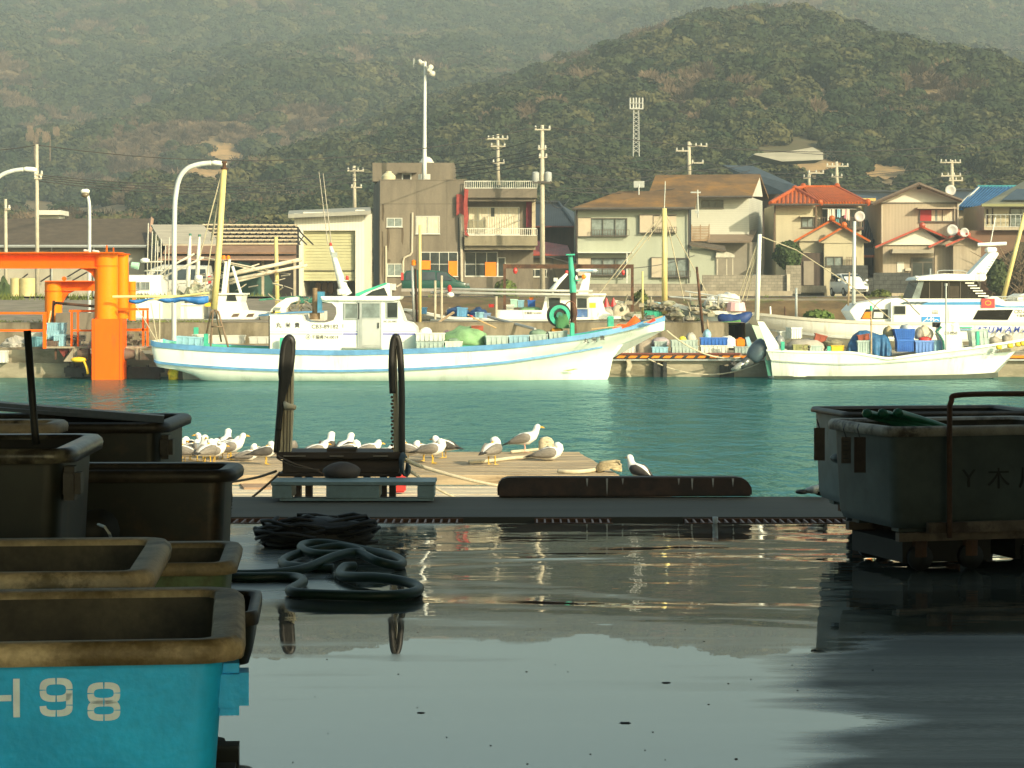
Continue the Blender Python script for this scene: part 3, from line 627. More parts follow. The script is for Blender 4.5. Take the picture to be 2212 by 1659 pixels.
q.bx(585,940,1041,1049,Yp,.45); build('top_deck', q, M_pal, pt, False, bevel=.004)
for a, b_ in ((587,630),(704,819),(901,938)): build('foot_block', MB().bx(a+.5,b_-.5,1049.5,1076,Yp+.004,.40), M_pal, pt)
build('bottom_rail', MB().bx(604,936,1076.5,1082,Yp+.008,.10), M_pal, pt)
# ---- timber frame with two rubber wrapped posts at the edge
M_timb = mat('tarred_timber', (.030,.020,.013), .7, .35, 5, st=(.5,5,5))
M_plank = mat('bleached_plank', (.52,.44,.29), .8, .15, 5, st=(6,6,.5), fine=.12)
M_rubber = mat('ribbed_black_rubber', (.022,.021,.018), .5, .25, 5, st=(8,8,.4))
Yf = 18.85
ff = T('mooring_stand', 'dark timber frame with two tall rubber wrapped posts standing at the jetty', 'frame', P(735,1040,Yf))
q = MB(); q.bx(597,868,977,992,Yf,.5); q.bx(610,862,992.5,1022,Yf+.03,.42); q.bx(600,866,1022.5,1030,Yf+.015,.46); build('body', q, M_timb, ff, False, bevel=.006)
build('top_box', MB().bx(706,769,968,976.5,Yf+.05,.2), M_timb, ff)
for ua, ub in ((612,660),(712,742),(806,838)): build('trim_strip', MB().bx(ua,ub,984,986.5,Yf-.012,.01), mat('grey_worn_edge',(.16,.14,.11),.8), ff)
for u in (640,664,790,826,846): build('leg', MB().box(X(u-7,Yf)+0, X(u+7,Yf), Yf+.1, Yf+.22, -1.0, Z(1030.5,Yf)), M_timb, ff)
p1 = build('post', MB().pr([(603,977),(611,800),(617,760),(633,772),(632,900),(628,977)], Yf+.06, .10), M_plank, ff)
gr = MB()
for u in (613,620,626): gr.pr([(u-1,976),(u+2,790),(u+3,790),(u+.4,976)], Yf+.052, .007)
build('plank_gap', gr, M_timb, p1)
build('rubber_sleeve', MB().tube(cr([P(u,v,Yf+.03) for u,v in ((596,978),(600,930),(604,880),(608,820),(612,765),(617,739),(625,730),(631,741),(630,775),(623,815),(612,850),(605,885),(601,930))],5), [.022]*16+[.03]*20+[.026]*25, 8), M_rubber, p1, True)
build('rubber_flap', MB().pr([(597,976),(604,840),(611,765),(616,738),(625,729),(632,742),(631,785),(623,825),(612,862),(606,930),(604,976)],Yf+.005,.05), M_rubber, p1, False, bevel=.01); build('peg', MB().tube([P(614,868,Yf+.03), P(620,878,Yf-.05), P(637,880,Yf-.09)], [.01,.03,.022], 8), M_plank, p1, True)
p2 = build('post', MB().pr([(850,977),(849,760),(856,745),(862,977)], Yf+.07, .08), M_plank, ff)
build('rubber_sleeve', MB().tube(cr([P(u,v,Yf+.03) for u,v in ((869,980),(868,920),(868,855),(866,790),(863,750),(859,732),(855,727),(850,735),(847,760),(846,800),(848,850))],5), [.026]*51, 8), M_rubber, p2, True)
build('rubber_flap', MB().pr([(847,762),(851,732),(857,727),(863,741),(868,800),(871,976),(861,976),(860,800),(856,752)],Yf+.01,.05), M_rubber, p2, False, bevel=.01)
ch = MB()
for i in range(16): ch.lathe(P(846.5+(i%2)*2, 858+i*7.4, Yf+.04), [(.002,-.011),(.011,-.006),(.011,.006),(.002,.011)], 6)
build('chain', ch, M_rust, p2)
q = MB()
for i in range(7): q.tube([P(872+8*math.cos(a)+i*.9, 1000+22*math.sin(a)+i*1.2, Yf-.02-.01*i) for a in [k*.7 for k in range(8)]], .011, 6)
build('rope_coil', q, mat('grey_blue_rope',(.06,.085,.095),.7,.3,9), ff, True)
fl = MB().ball(P(738,1019,18.45), .148,.12,.078, 18, 12, .06, 2)
one('oval_float', 'brown oval net float tied in front of the timber frame', 'float', fl, mat('brown_float_skin',(.045,.034,.028),.7,.3,9,fine=.15), smooth=True)
one('tie_rope', 'thin brown rope tying the oval float to the left post', 'rope', MB().tube(cr([P(600,985,18.7),P(640,1003,18.5),P(672,1012,18.42),P(700,1024,18.36)],4), .007, 5).tube(cr([P(602,992,18.7),P(640,1008,18.5),P(690,1015,18.36)],4), .006, 5), mat('brown_rope',(.10,.065,.04),.9))
one('red_can', 'red can on the jetty seen through the pallet', 'can', MB().box(X(846,31),X(876,31),31,31.2,-1.0,-.72), M_red, bevel=.02)
for k, (a, b_) in enumerate(((470,706),(708,1000),(1155,1322),(1478,1880))):
    x0, x1 = X(a,16.7), X(b_,16.7); g = T('drain_grate', ('rusty slatted drain grate left of the rope heap','rusty slatted drain grate right of the rope heap','short rusty drain grate in front of the left half of the kerb bar','long rusty drain grate near the right hand dolly')[k], 'drain grate', ((x0+x1)/2,16.68,-.05), 'drain grates along the dock')
    f_ = MB(); f_.box(x0,x1,16.515,16.535,-.045,.003); f_.box(x0,x1,16.82,16.845,-.045,.006); build('frame', f_, M_rust, g)
    sl = MB(); x = x0+.01
    while x < x1-.01: sl.box(x, x+.012, 16.536, 16.819, -.04, .001); x += .056
    build('slats', sl, mat('bright_worn_rust',(.17,.10,.08),.6,.3,8), g)
one('cup', 'small white crumpled cup beside the drain', 'cup', MB().lathe(FL(1545,1131)+Vector((0,0,.0)), [(.012,0),(.016,.003),(.02,.045),(.018,.047),(.012,.02)], 10), mat('milky_plastic',(.55,.58,.58),.3,.1,9), smooth=True)
bo = T('bollard', 'black mooring cleat with rope at the dock edge beside the right bins', 'bollard', P(1756,1067,18.35))
build('cleat', MB().tube([P(1742,1060,18.35),P(1775,1053,18.35)], [.022,.03], 8).tube([P(1758,1066,18.35),P(1758,1050,18.35)], .03, 8), M_galv, bo, True)
build('rope_turns', MB().ball(P(1732,1062,18.35), .05,.05,.02, 10,6,.3,1).ball(P(1772,1058,18.4), .06,.05,.045, 10,6,.3,2), M_black, bo, True)
lt = random.Random(9); lb_ = MB()
for i in range(34):
    u = lt.uniform(560,2000); v = lt.uniform(1330,1655); p = FL(u,v,.0); 
    if p.x > -.9: lb_.ball(p+Vector((0,0,.001)), lt.uniform(.002,.006), lt.uniform(.002,.006), .0015, 6, 4, .3, i)
for u, v, a in ((910,1540,.016),(1440,1475,.02),(1350,1562,.026),(1885,1448,.006),(1590,1640,.006)): lb_.ball(FL(u,v), a, a*.7, .004, 8, 4, .4, u)
lo = build('debris', lb_, M_black, None, False, (0,0,0)); lo['kind'] = 'stuff'; lo['label'] = 'dark specks and scraps of leaf scattered on the wet floor'; lo['category'] = 'debris'
# ---- jetty
jt = T('jetty', 'bleached plank jetty below the dock where the gulls rest', 'jetty', (-2,30,-1.5))
def deck(poly_left, poly_right, y0, y1, z, pw):
    mb = MB(); y = y0
    r = random.Random(int(y0*10))
    while y < y1:
        f0 = (y-y0)/(y1-y0); f1 = min(1,(y+pw-.012-y0)/(y1-y0)); a0 = poly_left; b0_ = poly_right[0]+(poly_right[1]-poly_right[0])*f0; b1_ = poly_right[0]+(poly_right[1]-poly_right[0])*f1
        dz = r.uniform(-.006,.006)
        mb.foot([(a0,y),(b0_,y),(b1_,y+pw-.012),(a0,y+pw-.012)], z-.06, z+dz); y += pw
    return mb
M_deck1 = mat('weathered_deck_plank', (.40,.31,.20), .85, .3, 1.2, st=(.7,8,8), c2=(.17,.115,.065), thr=.58, soft=.1, fine=.15)
M_deck2 = mat('bleached_deck_plank', (.52,.45,.34), .85, .18, 1.0, st=(.7,8,8), c2=(.30,.22,.14), thr=.62, soft=.1, fine=.12)
build('upper_deck', deck(-9, (X(1338,32.7), X(1252,37.2)), 32.65, 37.25, -.9, .24), M_deck1, jt)
build('edge_beam', MB().box(-9, X(1336,32.6), 32.5, 32.64, -1.02, -.885), M_deck1, jt)
build('lower_deck', deck(-9, (X(1560,20), X(1390,32.4)), 19.0, 32.4, -1.03, .28), M_deck2, jt)
for x in (-7,-3,1): build('pile', MB().lathe((x,34,-2.4), [(.15,0),(.15,1.4)], 10), M_timb, jt)
zU = -.895
def drope(pts, r, lab, z=zU): return one('rope', lab, 'rope', MB().tube(cr([FL(u,v,z+r) for u,v in pts],5), r, 6), M_rope, 'ropes lying on the jetty', True)
one('mooring_rope', 'taut pale rope running from the right post down to the kerb bar', 'rope', MB().tube(cr([P(876,992,18.9),P(900,1004,20),P(955,1021,22),P(1015,1037,24),P(1080,1050,25)],5), .017, 6), M_rope, smooth=True)
one('mooring_rope', 'second pale rope dropping from the right post behind the pallet', 'rope', MB().tube(cr([P(884,1016,19),P(910,1034,22),P(950,1059,25),P(990,1078,26)],5), .013, 6), M_rope, smooth=True)
one('mooring_rope', 'dark twisted rope from the left post toward the black bin', 'rope', MB().tube(cr([P(596,1018,19),P(560,1030,19.5),P(520,1038,20),P(480,1044,20.4)],5), .011, 6), mat('dark_rope',(.13,.10,.07),.9,.2,12), smooth=True)
one('mooring_rope', 'short dark rope slanting from the left post down to the dock', 'rope', MB().tube(cr([P(606,1020,19),P(585,1040,19),P(560,1062,19),P(545,1074,19)],4), .011, 6), MATS['dark_rope'], smooth=True)
drope([(1013,998),(1060,995),(1100,990),(1130,988),(1158,986)], .03, 'thick pale rope lying behind the preening gull')
drope([(1104,976),(1140,973),(1168,970)], .025, 'thin pale rope running to the knot beside the largest gull')
drope([(1206,1018),(1230,1019),(1262,1018),(1296,1013)], .032, 'thick twisted rope at the near right corner of the upper deck')
kn = MB(); rk = random.Random(8)
p0 = FL(1180,974,zU)
for i in range(12): kn.tube([p0+Vector((.10*math.cos(a+i)*1.1, .06*math.sin(a+i), .06+.05*math.sin(a*1.5+i*2)+.009*i)) for a in [k*.6 for k in range(9)]], .019, 6)
one('rope_knot', 'pale knotted rope standing up beside the largest gull', 'rope', kn, M_rope, smooth=True)
kn = MB(); p0 = FL(1316,1020,zU)
for i in range(14): kn.tube([p0+Vector((.15*math.cos(a+i)*1.1, .08*math.sin(a+i), .04+.04*math.sin(a*1.5+i*2)+.006*i)) for a in [k*.6 for k in range(9)]], .018, 6)
one('rope_coil', 'coil of brownish rope on the right corner of the upper deck', 'rope', kn, mat('brownish_rope',(.36,.29,.18),.9,.25,9), smooth=True)
one('loose_board', 'small pinkish board lying on the lower deck left of the pallet', 'board', MB().slab([FL(527,1053,-1.0),FL(586,1053,-1.0),FL(584,1040,-1.0),FL(515,1040,-1.0)], .03), mat('pinkish_board',(.34,.22,.14),.8,.1,4))
# ---- gulls
M_gw = mat('white_plumage', (.82,.80,.75), .8, .05, 12, fine=.06)
M_gg = mat('slate_grey_wing', (.19,.17,.148), .8, .22, 16, st=(1,3,3), fine=.15)
M_gd = mat('dark_slate_wing', (.065,.058,.052), .8, .25, 16, fine=.15)
M_gt = mat('black_wing_tip', (.018,.017,.016), .7, .2, 12)
M_gb = mat('yellow_bill', (.68,.34,.02), .4, .1, 12); M_gl = mat('yellow_leg', (.62,.38,.04), .5, .1, 12); M_gp = mat('pink_leg', (.62,.33,.26), .5, .1, 12)
def eloft(st, n=12):
    rg = []
    for i, (x, z, ry, rz) in enumerate(st):
        a = st[max(i-1,0)]; b = st[min(i+1,len(st)-1)]; t = Vector((b[0]-a[0],0,b[1]-a[1])).normalized(); up = Vector((-t.z,0,t.x))
        rg.append([Vector((x,0,z)) + Vector((0,1,0))*ry*math.cos(2*math.pi*k/n) + up*rz*math.sin(2*math.pi*k/n) for k in range(n)])
    return MB().rings(rg)
HEADS = {   # neck and head stations, bill start and end
 'upright': ([(.115,.255,.058,.062),(.142,.298,.043,.046),(.152,.330,.041,.042),(.162,.356,.044,.042),(.176,.378,.040,.036),(.186,.395,.020,.018)], (.205,.366), (.262,.350)),
 'hunched': ([(.105,.240,.062,.064),(.128,.268,.050,.052),(.140,.290,.048,.048),(.150,.308,.045,.042),(.160,.325,.034,.030),(.166,.336,.014,.012)], (.186,.292), (.240,.276)),
 'preen': ([(.100,.245,.060,.062),(.112,.275,.050,.050),(.098,.302,.050,.048),(.076,.318,.048,.046),(.050,.316,.040,.038),(.034,.308,.016,.014)], (.038,.300), (-.02,.272)),
 'sleep': ([(.105,.240,.062,.064),(.122,.268,.054,.054),(.118,.292,.052,.050),(.100,.308,.048,.044),(.075,.308,.036,.034),(.062,.304,.014,.012)], (.066,.296), (.012,.270)),
}
GPROTO = {}
def gull(pose, dark=False, pink=False, sit=False):
    key = (pose, dark, pink, sit)
    if key in GPROTO: return copy_tree(GPROTO[key])
    t = T('gull', '', 'gull'); dz = -.125 if sit else -.035
    hd, b0_, b1_ = HEADS[pose]
    tilt = .10 if pose == 'upright' else 0
    st = [(-.215,.168-tilt*.25,.014,.010),(-.17,.180-tilt*.2,.040,.024),(-.11,.196-tilt*.1,.066,.054),(-.04,.206,.082,.076),(.04,.216,.084,.082)] + hd
    st = [(x,z+dz,a,b) for x,z,a,b in st]
    body = eloft(st); build('body', body, M_gw, t, True)
    for s in (-1,1):
        wg = eloft([(.085,.225+dz,.012,.02),(.06,.228+dz,.022,.052),(0,.225+dz,.026,.066),(-.08,.212+dz-tilt*.1,.024,.056),(-.16,.196+dz-tilt*.2,.017,.034),(-.215,.185+dz-tilt*.3,.008,.014)], 10)
        for p in wg.v: p.y = p.y*1.1 + s*(.068 - max(0,-p.x)*.22)
        wo = build('wing', wg, M_gd if dark else M_gg, t, True)
        tp = MB().tube([(-.18,s*.026,.192+dz-tilt*.25),(-.24,s*.016,.180+dz-tilt*.35),(-.315,s*.004,.165+dz-tilt*.55)], [.016,.013,.002], 6); build('wing_tip', tp, M_gt, wo, True)
        if not sit:
            lg_ = MB().tube([(.0,s*.035,.12),(.008,s*.036,.06),(.0,s*.036,.012)], [.010,.006,.006], 6)
            lg_.add([(-.01,s*.036,.004),(.055,s*.036-.028,.003),(.062,s*.036,.003),(.055,s*.036+.028,.003),(0,s*.036,.016)], [(0,1,2,3),(4,2,1),(4,3,2),(4,1,0),(4,0,3)])
            build('leg', lg_, M_gp if pink else M_gl, t)
    build('bill', MB().tube([(b0_[0]-.012,0,b0_[1]+dz),((b0_[0]+b1_[0])/2,0,(b0_[1]+b1_[1])/2+dz+.002),(b1_[0],0,b1_[1]+dz)], [.013,.011,.003], 6), M_gb, t, True)
    if pose in ('upright','hunched'):
        for s in (-1,1):
            hx_ = hd[3]; build('eye', MB().ball((hx_[0]+.018, s*.039, hx_[1]+.008+dz), .006,.004,.006, 6, 4), M_gt, t)
    GPROTO[key] = t; return t
G = [ # u centre, v foot, heading (0 = facing right, 90 = facing away), scale, pose, dark, sit, label
 (349,990,170,1.05,'upright',0,0,'gull with a straight white neck at the far left, behind the black bin'),
 (384,990,320,1.05,'hunched',1,0,'dark winged gull squeezed between white ones in the left flock'),
 (432,996,300,1.1,'upright',0,0,'gull facing us with a bright breast in the middle of the left flock'),
 (462,1001,20,1.0,'hunched',0,0,'plump grey gull just left of the one in profile'),
 (476,992,130,1.0,'sleep',0,0,'gull turned away and asleep behind the plump grey one'),
 (660,1000,0,1.0,'sleep',0,1,'gull lying low right behind the frame beside the left post'),
 (362,1000,200,1.05,'hunched',0,0,'gull at the left end, half hidden by the black bin'),
 (374,1008,265,1.1,'upright',0,0,'white breasted gull facing the camera just above the black bin'),
 (397,1002,160,1.08,'preen',0,0,'gull with its head tucked, next to the white breasted one facing us'),
 (410,994,20,1.0,'sleep',0,0,'grey backed gull dozing in the middle of the left flock'),
 (418,986,150,1.0,'hunched',1,0,'dark backed gull with head turned away behind the left flock'),
 (448,1003,60,1.15,'preen',0,0,'tall gull preening with its white head tucked onto grey wings, left flock'),
 (452,988,200,1.05,'upright',0,0,'gull whose ruffled white head stands highest in the left flock'),
 (486,980,80,1.05,'upright',1,0,'dark gull seen from behind at the back of the left flock'),
 (494,990,30,1.1,'hunched',0,0,'white headed gull behind the one stepping right, left flock'),
 (498,994,5,1.12,'upright',0,0,'gull standing in profile facing right, right edge of the left flock'),
 (535,996,10,1.0,'sleep',0,1,'gull lying flat on the planks left of the timber frame'),
 (562,986,170,.9,'sleep',0,1,'small white headed gull lying behind the flat one, left of the frame'),
 (574,1003,15,1.05,'preen',1,0,'dark gull bending its head beside the left rubber post'),
 (624,990,250,1.1,'hunched',0,0,'gull peeping from behind the left rubber post'),
 (682,1000,30,1.08,'hunched',0,0,'gull with raised grey wings, leftmost between the two posts'),
 (705,992,70,1.12,'upright',1,0,'dark backed gull seen from behind, tallest between the two posts'),
 (744,992,60,1.08,'upright',1,0,'dark necked gull in the middle between the two posts'),
 (752,1000,10,1.1,'sleep',0,0,'gull with a round white head low above the top box of the frame'),
 (795,1000,20,1.12,'hunched',0,0,'grey gull with a bulky white head right of the top box'),
 (824,1006,0,1.0,'hunched',0,0,'gull showing only head and back near the right post, between the posts'),
 (880,998,160,1.08,'preen',0,0,'gull preening just right of the right rubber post'),
 (916,996,190,1.0,'sleep',0,0,'gull half hidden behind the broad grey one right of the frame'),
 (934,1001,355,1.18,'sleep',0,0,'broad grey gull standing in profile with head drawn in, right of the frame'),
 (960,990,150,1.12,'hunched',1,0,'dark winged gull at the water side, right of the broad grey one'),
 (1062,1004,62,1.25,'preen',0,0,'gull alone on the planks with its bill tucked into its breast'),
 (1186,995,2,1.25,'sleep',0,1,'gull lying on the deck at the far right, tail to the left'),
]
for u, v, hdg, s_, pose, dk, sit, lb in G:
    t = gull(pose, bool(dk), False, bool(sit)); p = FL(u, v, zU); t.location = p; t.scale = (s_*1.0, s_*1.2, s_*1.0); t.rotation_euler = (0,0,math.radians(hdg)); t['label'] = lb; t['group'] = 'gulls resting on the jetty'
t = gull('upright', False, True); t.location = FL(1133,977,zU); t.scale = (1.22,1.35,1.22); t.rotation_euler = (0,0,math.radians(355)); t['label'] = 'largest gull, upright in profile with yellow bill and pink legs'; t['group'] = 'gulls resting on the jetty'
t = gull('upright', True); p = FL(1380,1052,-1.0); t.location = (X(1380,24), 24, -1.0+.42); t.location = P(1380,1046,21.5); t.scale = (.72,.8,.72); t.rotation_euler = (0,0,math.radians(130)); t['label'] = 'grey backed gull looking left from behind the kerb bar'; t['group'] = 'gulls resting on the jetty'
# rail the last gull stands on, hidden by the kerb bar
one('fender_log', 'dark fender log behind the kerb bar', 'log', MB().tube([(X(1320,21.5),21.5,t.location.z-.09),(X(1450,21.5),21.5,t.location.z-.09)], .085, 10), M_timb, smooth=True)
# ================================================================ FAR QUAY AND BOATS
def txt(parent, s, u0, u1, v0, v1, Y, m, name='lettering', shear=0, dy=.006):
    """lettering fitted into a photo rectangle, a thin solid standing just proud of the surface at Y"""
    cu = bpy.data.curves.new(name, 'FONT'); cu.body = s; cu.size = 1; cu.extrude = .01; cu.shear = shear; cu.offset = .022
    o = bpy.data.objects.new(name, cu); me = bpy.data.meshes.new_from_object(o); bpy.data.objects.remove(o)
    xs_ = [p.co.x for p in me.vertices]; ys_ = [p.co.y for p in me.vertices]; zs_ = [p.co.z for p in me.vertices]
    if not xs_: return
    ax, bx_, ay, by = min(xs_), max(xs_), min(ys_), max(ys_); x0, x1, z0, z1 = X(u0,Y), X(u1,Y), Z(v1,Y), Z(v0,Y); off = WL[parent]
    for p in me.vertices:
        c_ = p.co; top = c_.z > 0
        p.co = Vector((x0+(c_.x-ax)/(bx_-ax)*(x1-x0), Y-dy-(.003 if top else 0), z0+(c_.y-ay)/(by-ay)*(z1-z0))) - off
    me.materials.clear(); me.materials.append(m); me.name = name
    ob_ = bpy.data.objects.new(name, me); col.objects.link(ob_); ob_.parent = parent; WL[ob_] = off; return ob_
def hull(t, rows, yc, Yr, mh, mc=None, cap=.10, md=None, drop=.45, n=5, capw=.12, stern_first=True, strake=None, ms=None, sth=.07):
    S_ = [cr([(X(u,Yr), b, Z(v,Yr)) for u,v,b in r_], n) for r_ in rows]
    N = len(S_[0]); J = len(S_)
    mb = MB()
    for sgn in (-1, 1): mb.grid([[(S_[j][i].x, yc + sgn*max(S_[j][i].y,.01), S_[j][i].z) for j in range(J)] for i in range(N)])
    for e in (0, N-1):
        mb.add([(S_[j][e].x, yc-max(S_[j][e].y,.01), S_[j][e].z) for j in range(J)] + [(S_[j][e].x, yc+max(S_[j][e].y,.01), S_[j][e].z) for j in range(J-1,-1,-1)], [tuple(range(2*J))])
    o = build('hull', mb, mh, t, 'auto')
    if mc:
        g = MB()
        for sgn in (-1, 1):
            g.rings([[Vector((p.x, yc+sgn*(max(p.y,.02)+.025), p.z+.012)), Vector((p.x, yc+sgn*(max(p.y,.02)+.025), p.z-cap)), Vector((p.x, yc+sgn*max(p.y-capw,.0), p.z-cap)), Vector((p.x, yc+sgn*max(p.y-capw,.0), p.z+.012))] for p in S_[0]])
        build('gunwale', g, mc, t)
    if md:
        g = MB()
        low = [max(0, min(p.y-.14, p1.y-.16)) for p, p1 in zip(S_[0], S_[1])]; dz_ = [min(drop, max(.05, p.z-p1.z)) for p, p1 in zip(S_[0], S_[1])]
        for sgn in (-1, 1): g.grid([[(p.x, yc+sgn*max(p.y-.125,.0), p.z-.01), (p.x, yc+sgn*l_, p.z-d_)] for p, l_, d_ in zip(S_[0], low, dz_)])
        g.grid([[(p.x, yc+q*l_, p.z-d_+.001) for q in (-1, 1)] for p, l_, d_ in zip(S_[0], low, dz_)])
        build('deck', g, md, t)
    if strake:
        j, a, b_, = strake; i0, i1 = int(a*(N-1)), int(b_*(N-1)); g = MB()
        for sgn in (-1, 1):
            g.rings([[Vector((p.x, yc+sgn*(p.y+.05), p.z+sth/2)), Vector((p.x, yc+sgn*(p.y+.05), p.z-sth/2)), Vector((p.x, yc+sgn*(p.y-.04), p.z-sth/2)), Vector((p.x, yc+sgn*(p.y-.04), p.z+sth/2))] for p in S_[j][i0:i1+1]])
        build('rub_strake', g, ms, t)
    def ysurf(u, v):
        x, z = X(u,Yr), Z(v,Yr); best = min(((p.x-x)**2+(p.z-z)**2, yc-p.y) for r_ in S_ for p in r_); 
        near = [yc-p.y for r_ in S_ for p in r_ if (p.x-x)**2+(p.z-z)**2 < best[0]+.12]
        return min(near)
    return o, ysurf
CR = {}
def crate(label, u0, u1, v0, v1, Y, m, d=.42, rot=0, tilt=0, group='fish crates on the boats and quay', solid=False, ribs=5, name='crate'):
    """open plastic crate with ribbed sides filling the photo rectangle"""
    w_ = X(u1,Y)-X(u0,Y); h = Z(v0,Y)-Z(v1,Y); tk = .02
    t = T(name, label, 'crate', P((u0+u1)/2, v1, Y+d/2), group)
    b = MB(); tp = .93
    ring = lambda k, z, q: [Vector((sx*(w_*k/2-q), sy*(d*k/2-q), z)) for sx, sy in ((1,1),(-1,1),(-1,-1),(1,-1))]
    b.rings([ring(tp,0,0), ring(1,h*.86,0), ring(1,h*.86,tk), ring(tp,tk,tk)], cap=False); b.f += [(3,2,1,0), (12,13,14,15)]
    for i in range(ribs):
        x = (i/(ribs-1)-.5)*w_*.94
        for y in (-1,1): b.box(x-w_*.018, x+w_*.018, y*d/2-.016, y*d/2+.016, h*.04, h*.85)
    off = WL[t]
    for p in b.v: p += off
    build('body', b, m, t)
    r = MB().rings([ring(1,h*.86+.002,-.018), ring(1,h,-.018), ring(1,h,.03), ring(1,h*.86+.002,.03)], cap=False, close=True)
    for p in r.v: p += off
    build('rim', r, m, t)
    t.rotation_euler = (0, tilt, rot); return t
def heap(mb, u0, u1, v0, v1, Y, d, seed=1, nz=.28, nu=18, nv=10):
    c_ = P((u0+u1)/2, v1, Y+d/2); rx = (X(u1,Y)-X(u0,Y))/2; rz = Z(v0,Y)-Z(v1,Y)
    o = len(mb.v); mb.ball(c_, rx*.97, d/2, rz*.92, nu, nv, nz, seed, 2.4, 3.0)
    for p in mb.v[o:]:
        if p.z < c_.z-.02: p.z = c_.z-.02
    return mb
# ---- quay furniture
one('retaining_wall', 'weathered concrete wall behind the low quay, bow lines hanging over it', 'wall', MB().box(-70, X(1575,94), 94.22, 94.7, -.64, .47), mat('stained_wall_concrete',(.25,.215,.15),.9,.25,.8,c2=(.115,.095,.055),thr=.55,soft=.12,st=(1.4,1,.4),fine=.14))
lw = MB().bx(-60,152,756,784,88.0,.58); lw.bx(-60,150,783.9,825,87.6,.98)
one('quay_step', 'stepped concrete quay edge left of the orange pile', 'quay edge', lw, M_concq)
gu = T('quay_guard', 'yellow and black striped guard beam along the quay edge', 'guard beam', P(1800,775,88.5))
build('beam', MB().bx(1310,2240,768.5,773.5,88.42,.16), M_oran, gu)
st_ = MB(); u = 1322
while u < 1575: st_.pr([(u+6,768.3),(u+15,768.3),(u+9,773.7),(u,773.7)], 88.405, .012); u += 25
build('black_stripes', st_, M_black, gu)
build('rail', MB().bx(1310,2240,776,779,88.36,.12), M_galv, gu); build('red_strip', MB().bx(1330,1600,762.2,765.5,88.5,.1), mat('red_brown_paint',(.16,.045,.035),.6), gu)
def fender(lb, u0, u1, v0, v1, Y=88.25, mm=None):
    q = MB(); q.bx(u0,u0+(u1-u0)*.32,v0,v1,Y,.34); q.bx(u1-(u1-u0)*.32,u1,v0,v1,Y,.34); q.bx(u0+(u1-u0)*.3,u1-(u1-u0)*.3,v0+2,v1,Y+.12,.2)
    return one('dock_fender', lb, 'fender', q, mm or M_black, 'black rubber fenders on the quay', bevel=.02)
fender('black rubber fender on the quay under the striped beam, right of the big bow', 1411, 1441, 782, 818); fender('black rubber fender on the quay behind the outboard motor', 1556, 1586, 789, 818)
def hfender(lb, u0, u1, v0, v1, Y):
    q = MB(); q.bx(u0,u1,v0,v0+12,Y,.45); q.bx(u0+3,u1-8,v0+12,v1,Y+.05,.35)
    for u in (u0+6, u0+(u1-u0)*.55): q.bx(u,u+5,v0-4,v0,Y+.1,.2)
    return one('dock_fender', lb, 'fender', q, mat('dark_grey_rubber',(.028,.027,.025),.6,.3,4), 'black rubber fenders on the quay')
hfender('flat black fender left of the orange box column', 138, 186, 794, 814, 87.0); hfender('long black fender right of the orange box column', 270, 352, 793, 818, 86.9)
# ---- orange landing stage guides
og = T('landing_pile', 'tall orange pile with a long beam rising from the water', 'pile', P(230,820,85.5))
build('box_column', MB().bx(197.5,263,689,832,85.5,1.1), M_orange, og, False, bevel=.02)
build('column_seams', MB().bx(203,204,690,820,85.49,.02).bx(258,259.2,690,820,85.49,.02), mat('dark_orange_seam',(.35,.06,.01),.6), og)
cy = MB(); cc = P(229.5,689,86.05); cy.tube([cc, P(229.5,547,86.05)], 25*86/F, 28, True); build('pile', cy, M_yorange, og, 'auto')
build('pile_band', MB().tube([P(229.5,575.5,86.05), P(229.5,573.8,86.05)], 26.2*86/F, 28), M_orange, og, 'auto')
build('cap_plate', MB().bx(60,256,544.6,546.8,85.4,1.3), M_orange, og)
build('beam', MB().bx(-60,215,552,576,85.85,.5).bx(-60,208,576,579.5,85.6,.9).bx(-60,60,544.8,547,85.4,1.3).bx(-60,214,547,552,85.62,.9), M_orange, og)
build('bracket', MB().pr([(172,579.6),(206,579.6),(206,608),(203,600),(197,591),(186,584)],85.95,.2), M_orange, og)
p_ = MB().tube([P(264,689,87.6), P(264,549,87.6)], 13.5*87.6/F, 24); build('rear_pile', p_, M_yorange, og, 'auto'); build('rear_cap', MB().bx(250,274,547.8,549.6,87.2,.8), M_orange, og)
build('bollard_pin', MB().bx(229,232,530,545,85.9,.05), M_orange, og); build('bollard_pin', MB().bx(244,246,535,546,85.9,.05), M_orange, og)
for u, v in ((190,543),(209,544)): build('flood_lamp', MB().tube([P(u-8,v-2,85.7),P(u+4,v,85.6)], .045, 8), M_white, og)
o2 = T('landing_pile', 'shorter orange pile and beam standing behind the tall one', 'pile', P(115,710,93))
cy = MB(); cy.tube([P(115.5,712,93.5), P(115.5,609,93.5)], 18.6*93.5/F, 24); build('pile', cy, M_yorange, o2, 'auto')
build('pile_band', MB().tube([P(115.5,629.5,93.5), P(115.5,628,93.5)], 20*93.5/F, 24), M_orange, o2, 'auto')
build('beam', MB().bx(97,206,606.5,608.6,93,.9).bx(130,206,608.6,628,93.4,.4), M_orange, o2); build('bracket', MB().pr([(134,628.2),(160,628.2),(147,634),(140,643),(134,655)],93.5,.2), M_orange, o2)
build('lifting_eye', MB().lathe(P(138.5,602,93.3), [(.03,-.04),(.085,-.04),(.085,.04),(.03,.04)], 12, 'y'), M_orange, o2)
o3 = T('landing_pile', 'low orange pile seen between the tall pile and the white trawler cabin', 'pile', P(285,690,95.5)); build('pile', MB().tube([P(285,692,95.5),P(285,608,95.5)], 8.5*95.5/F, 20), M_yorange, o3, 'auto'); build('pile_band', MB().tube([P(285,629,95.5),P(285,627.6,95.5)], 9*95.5/F, 20), M_orange, o3, 'auto')
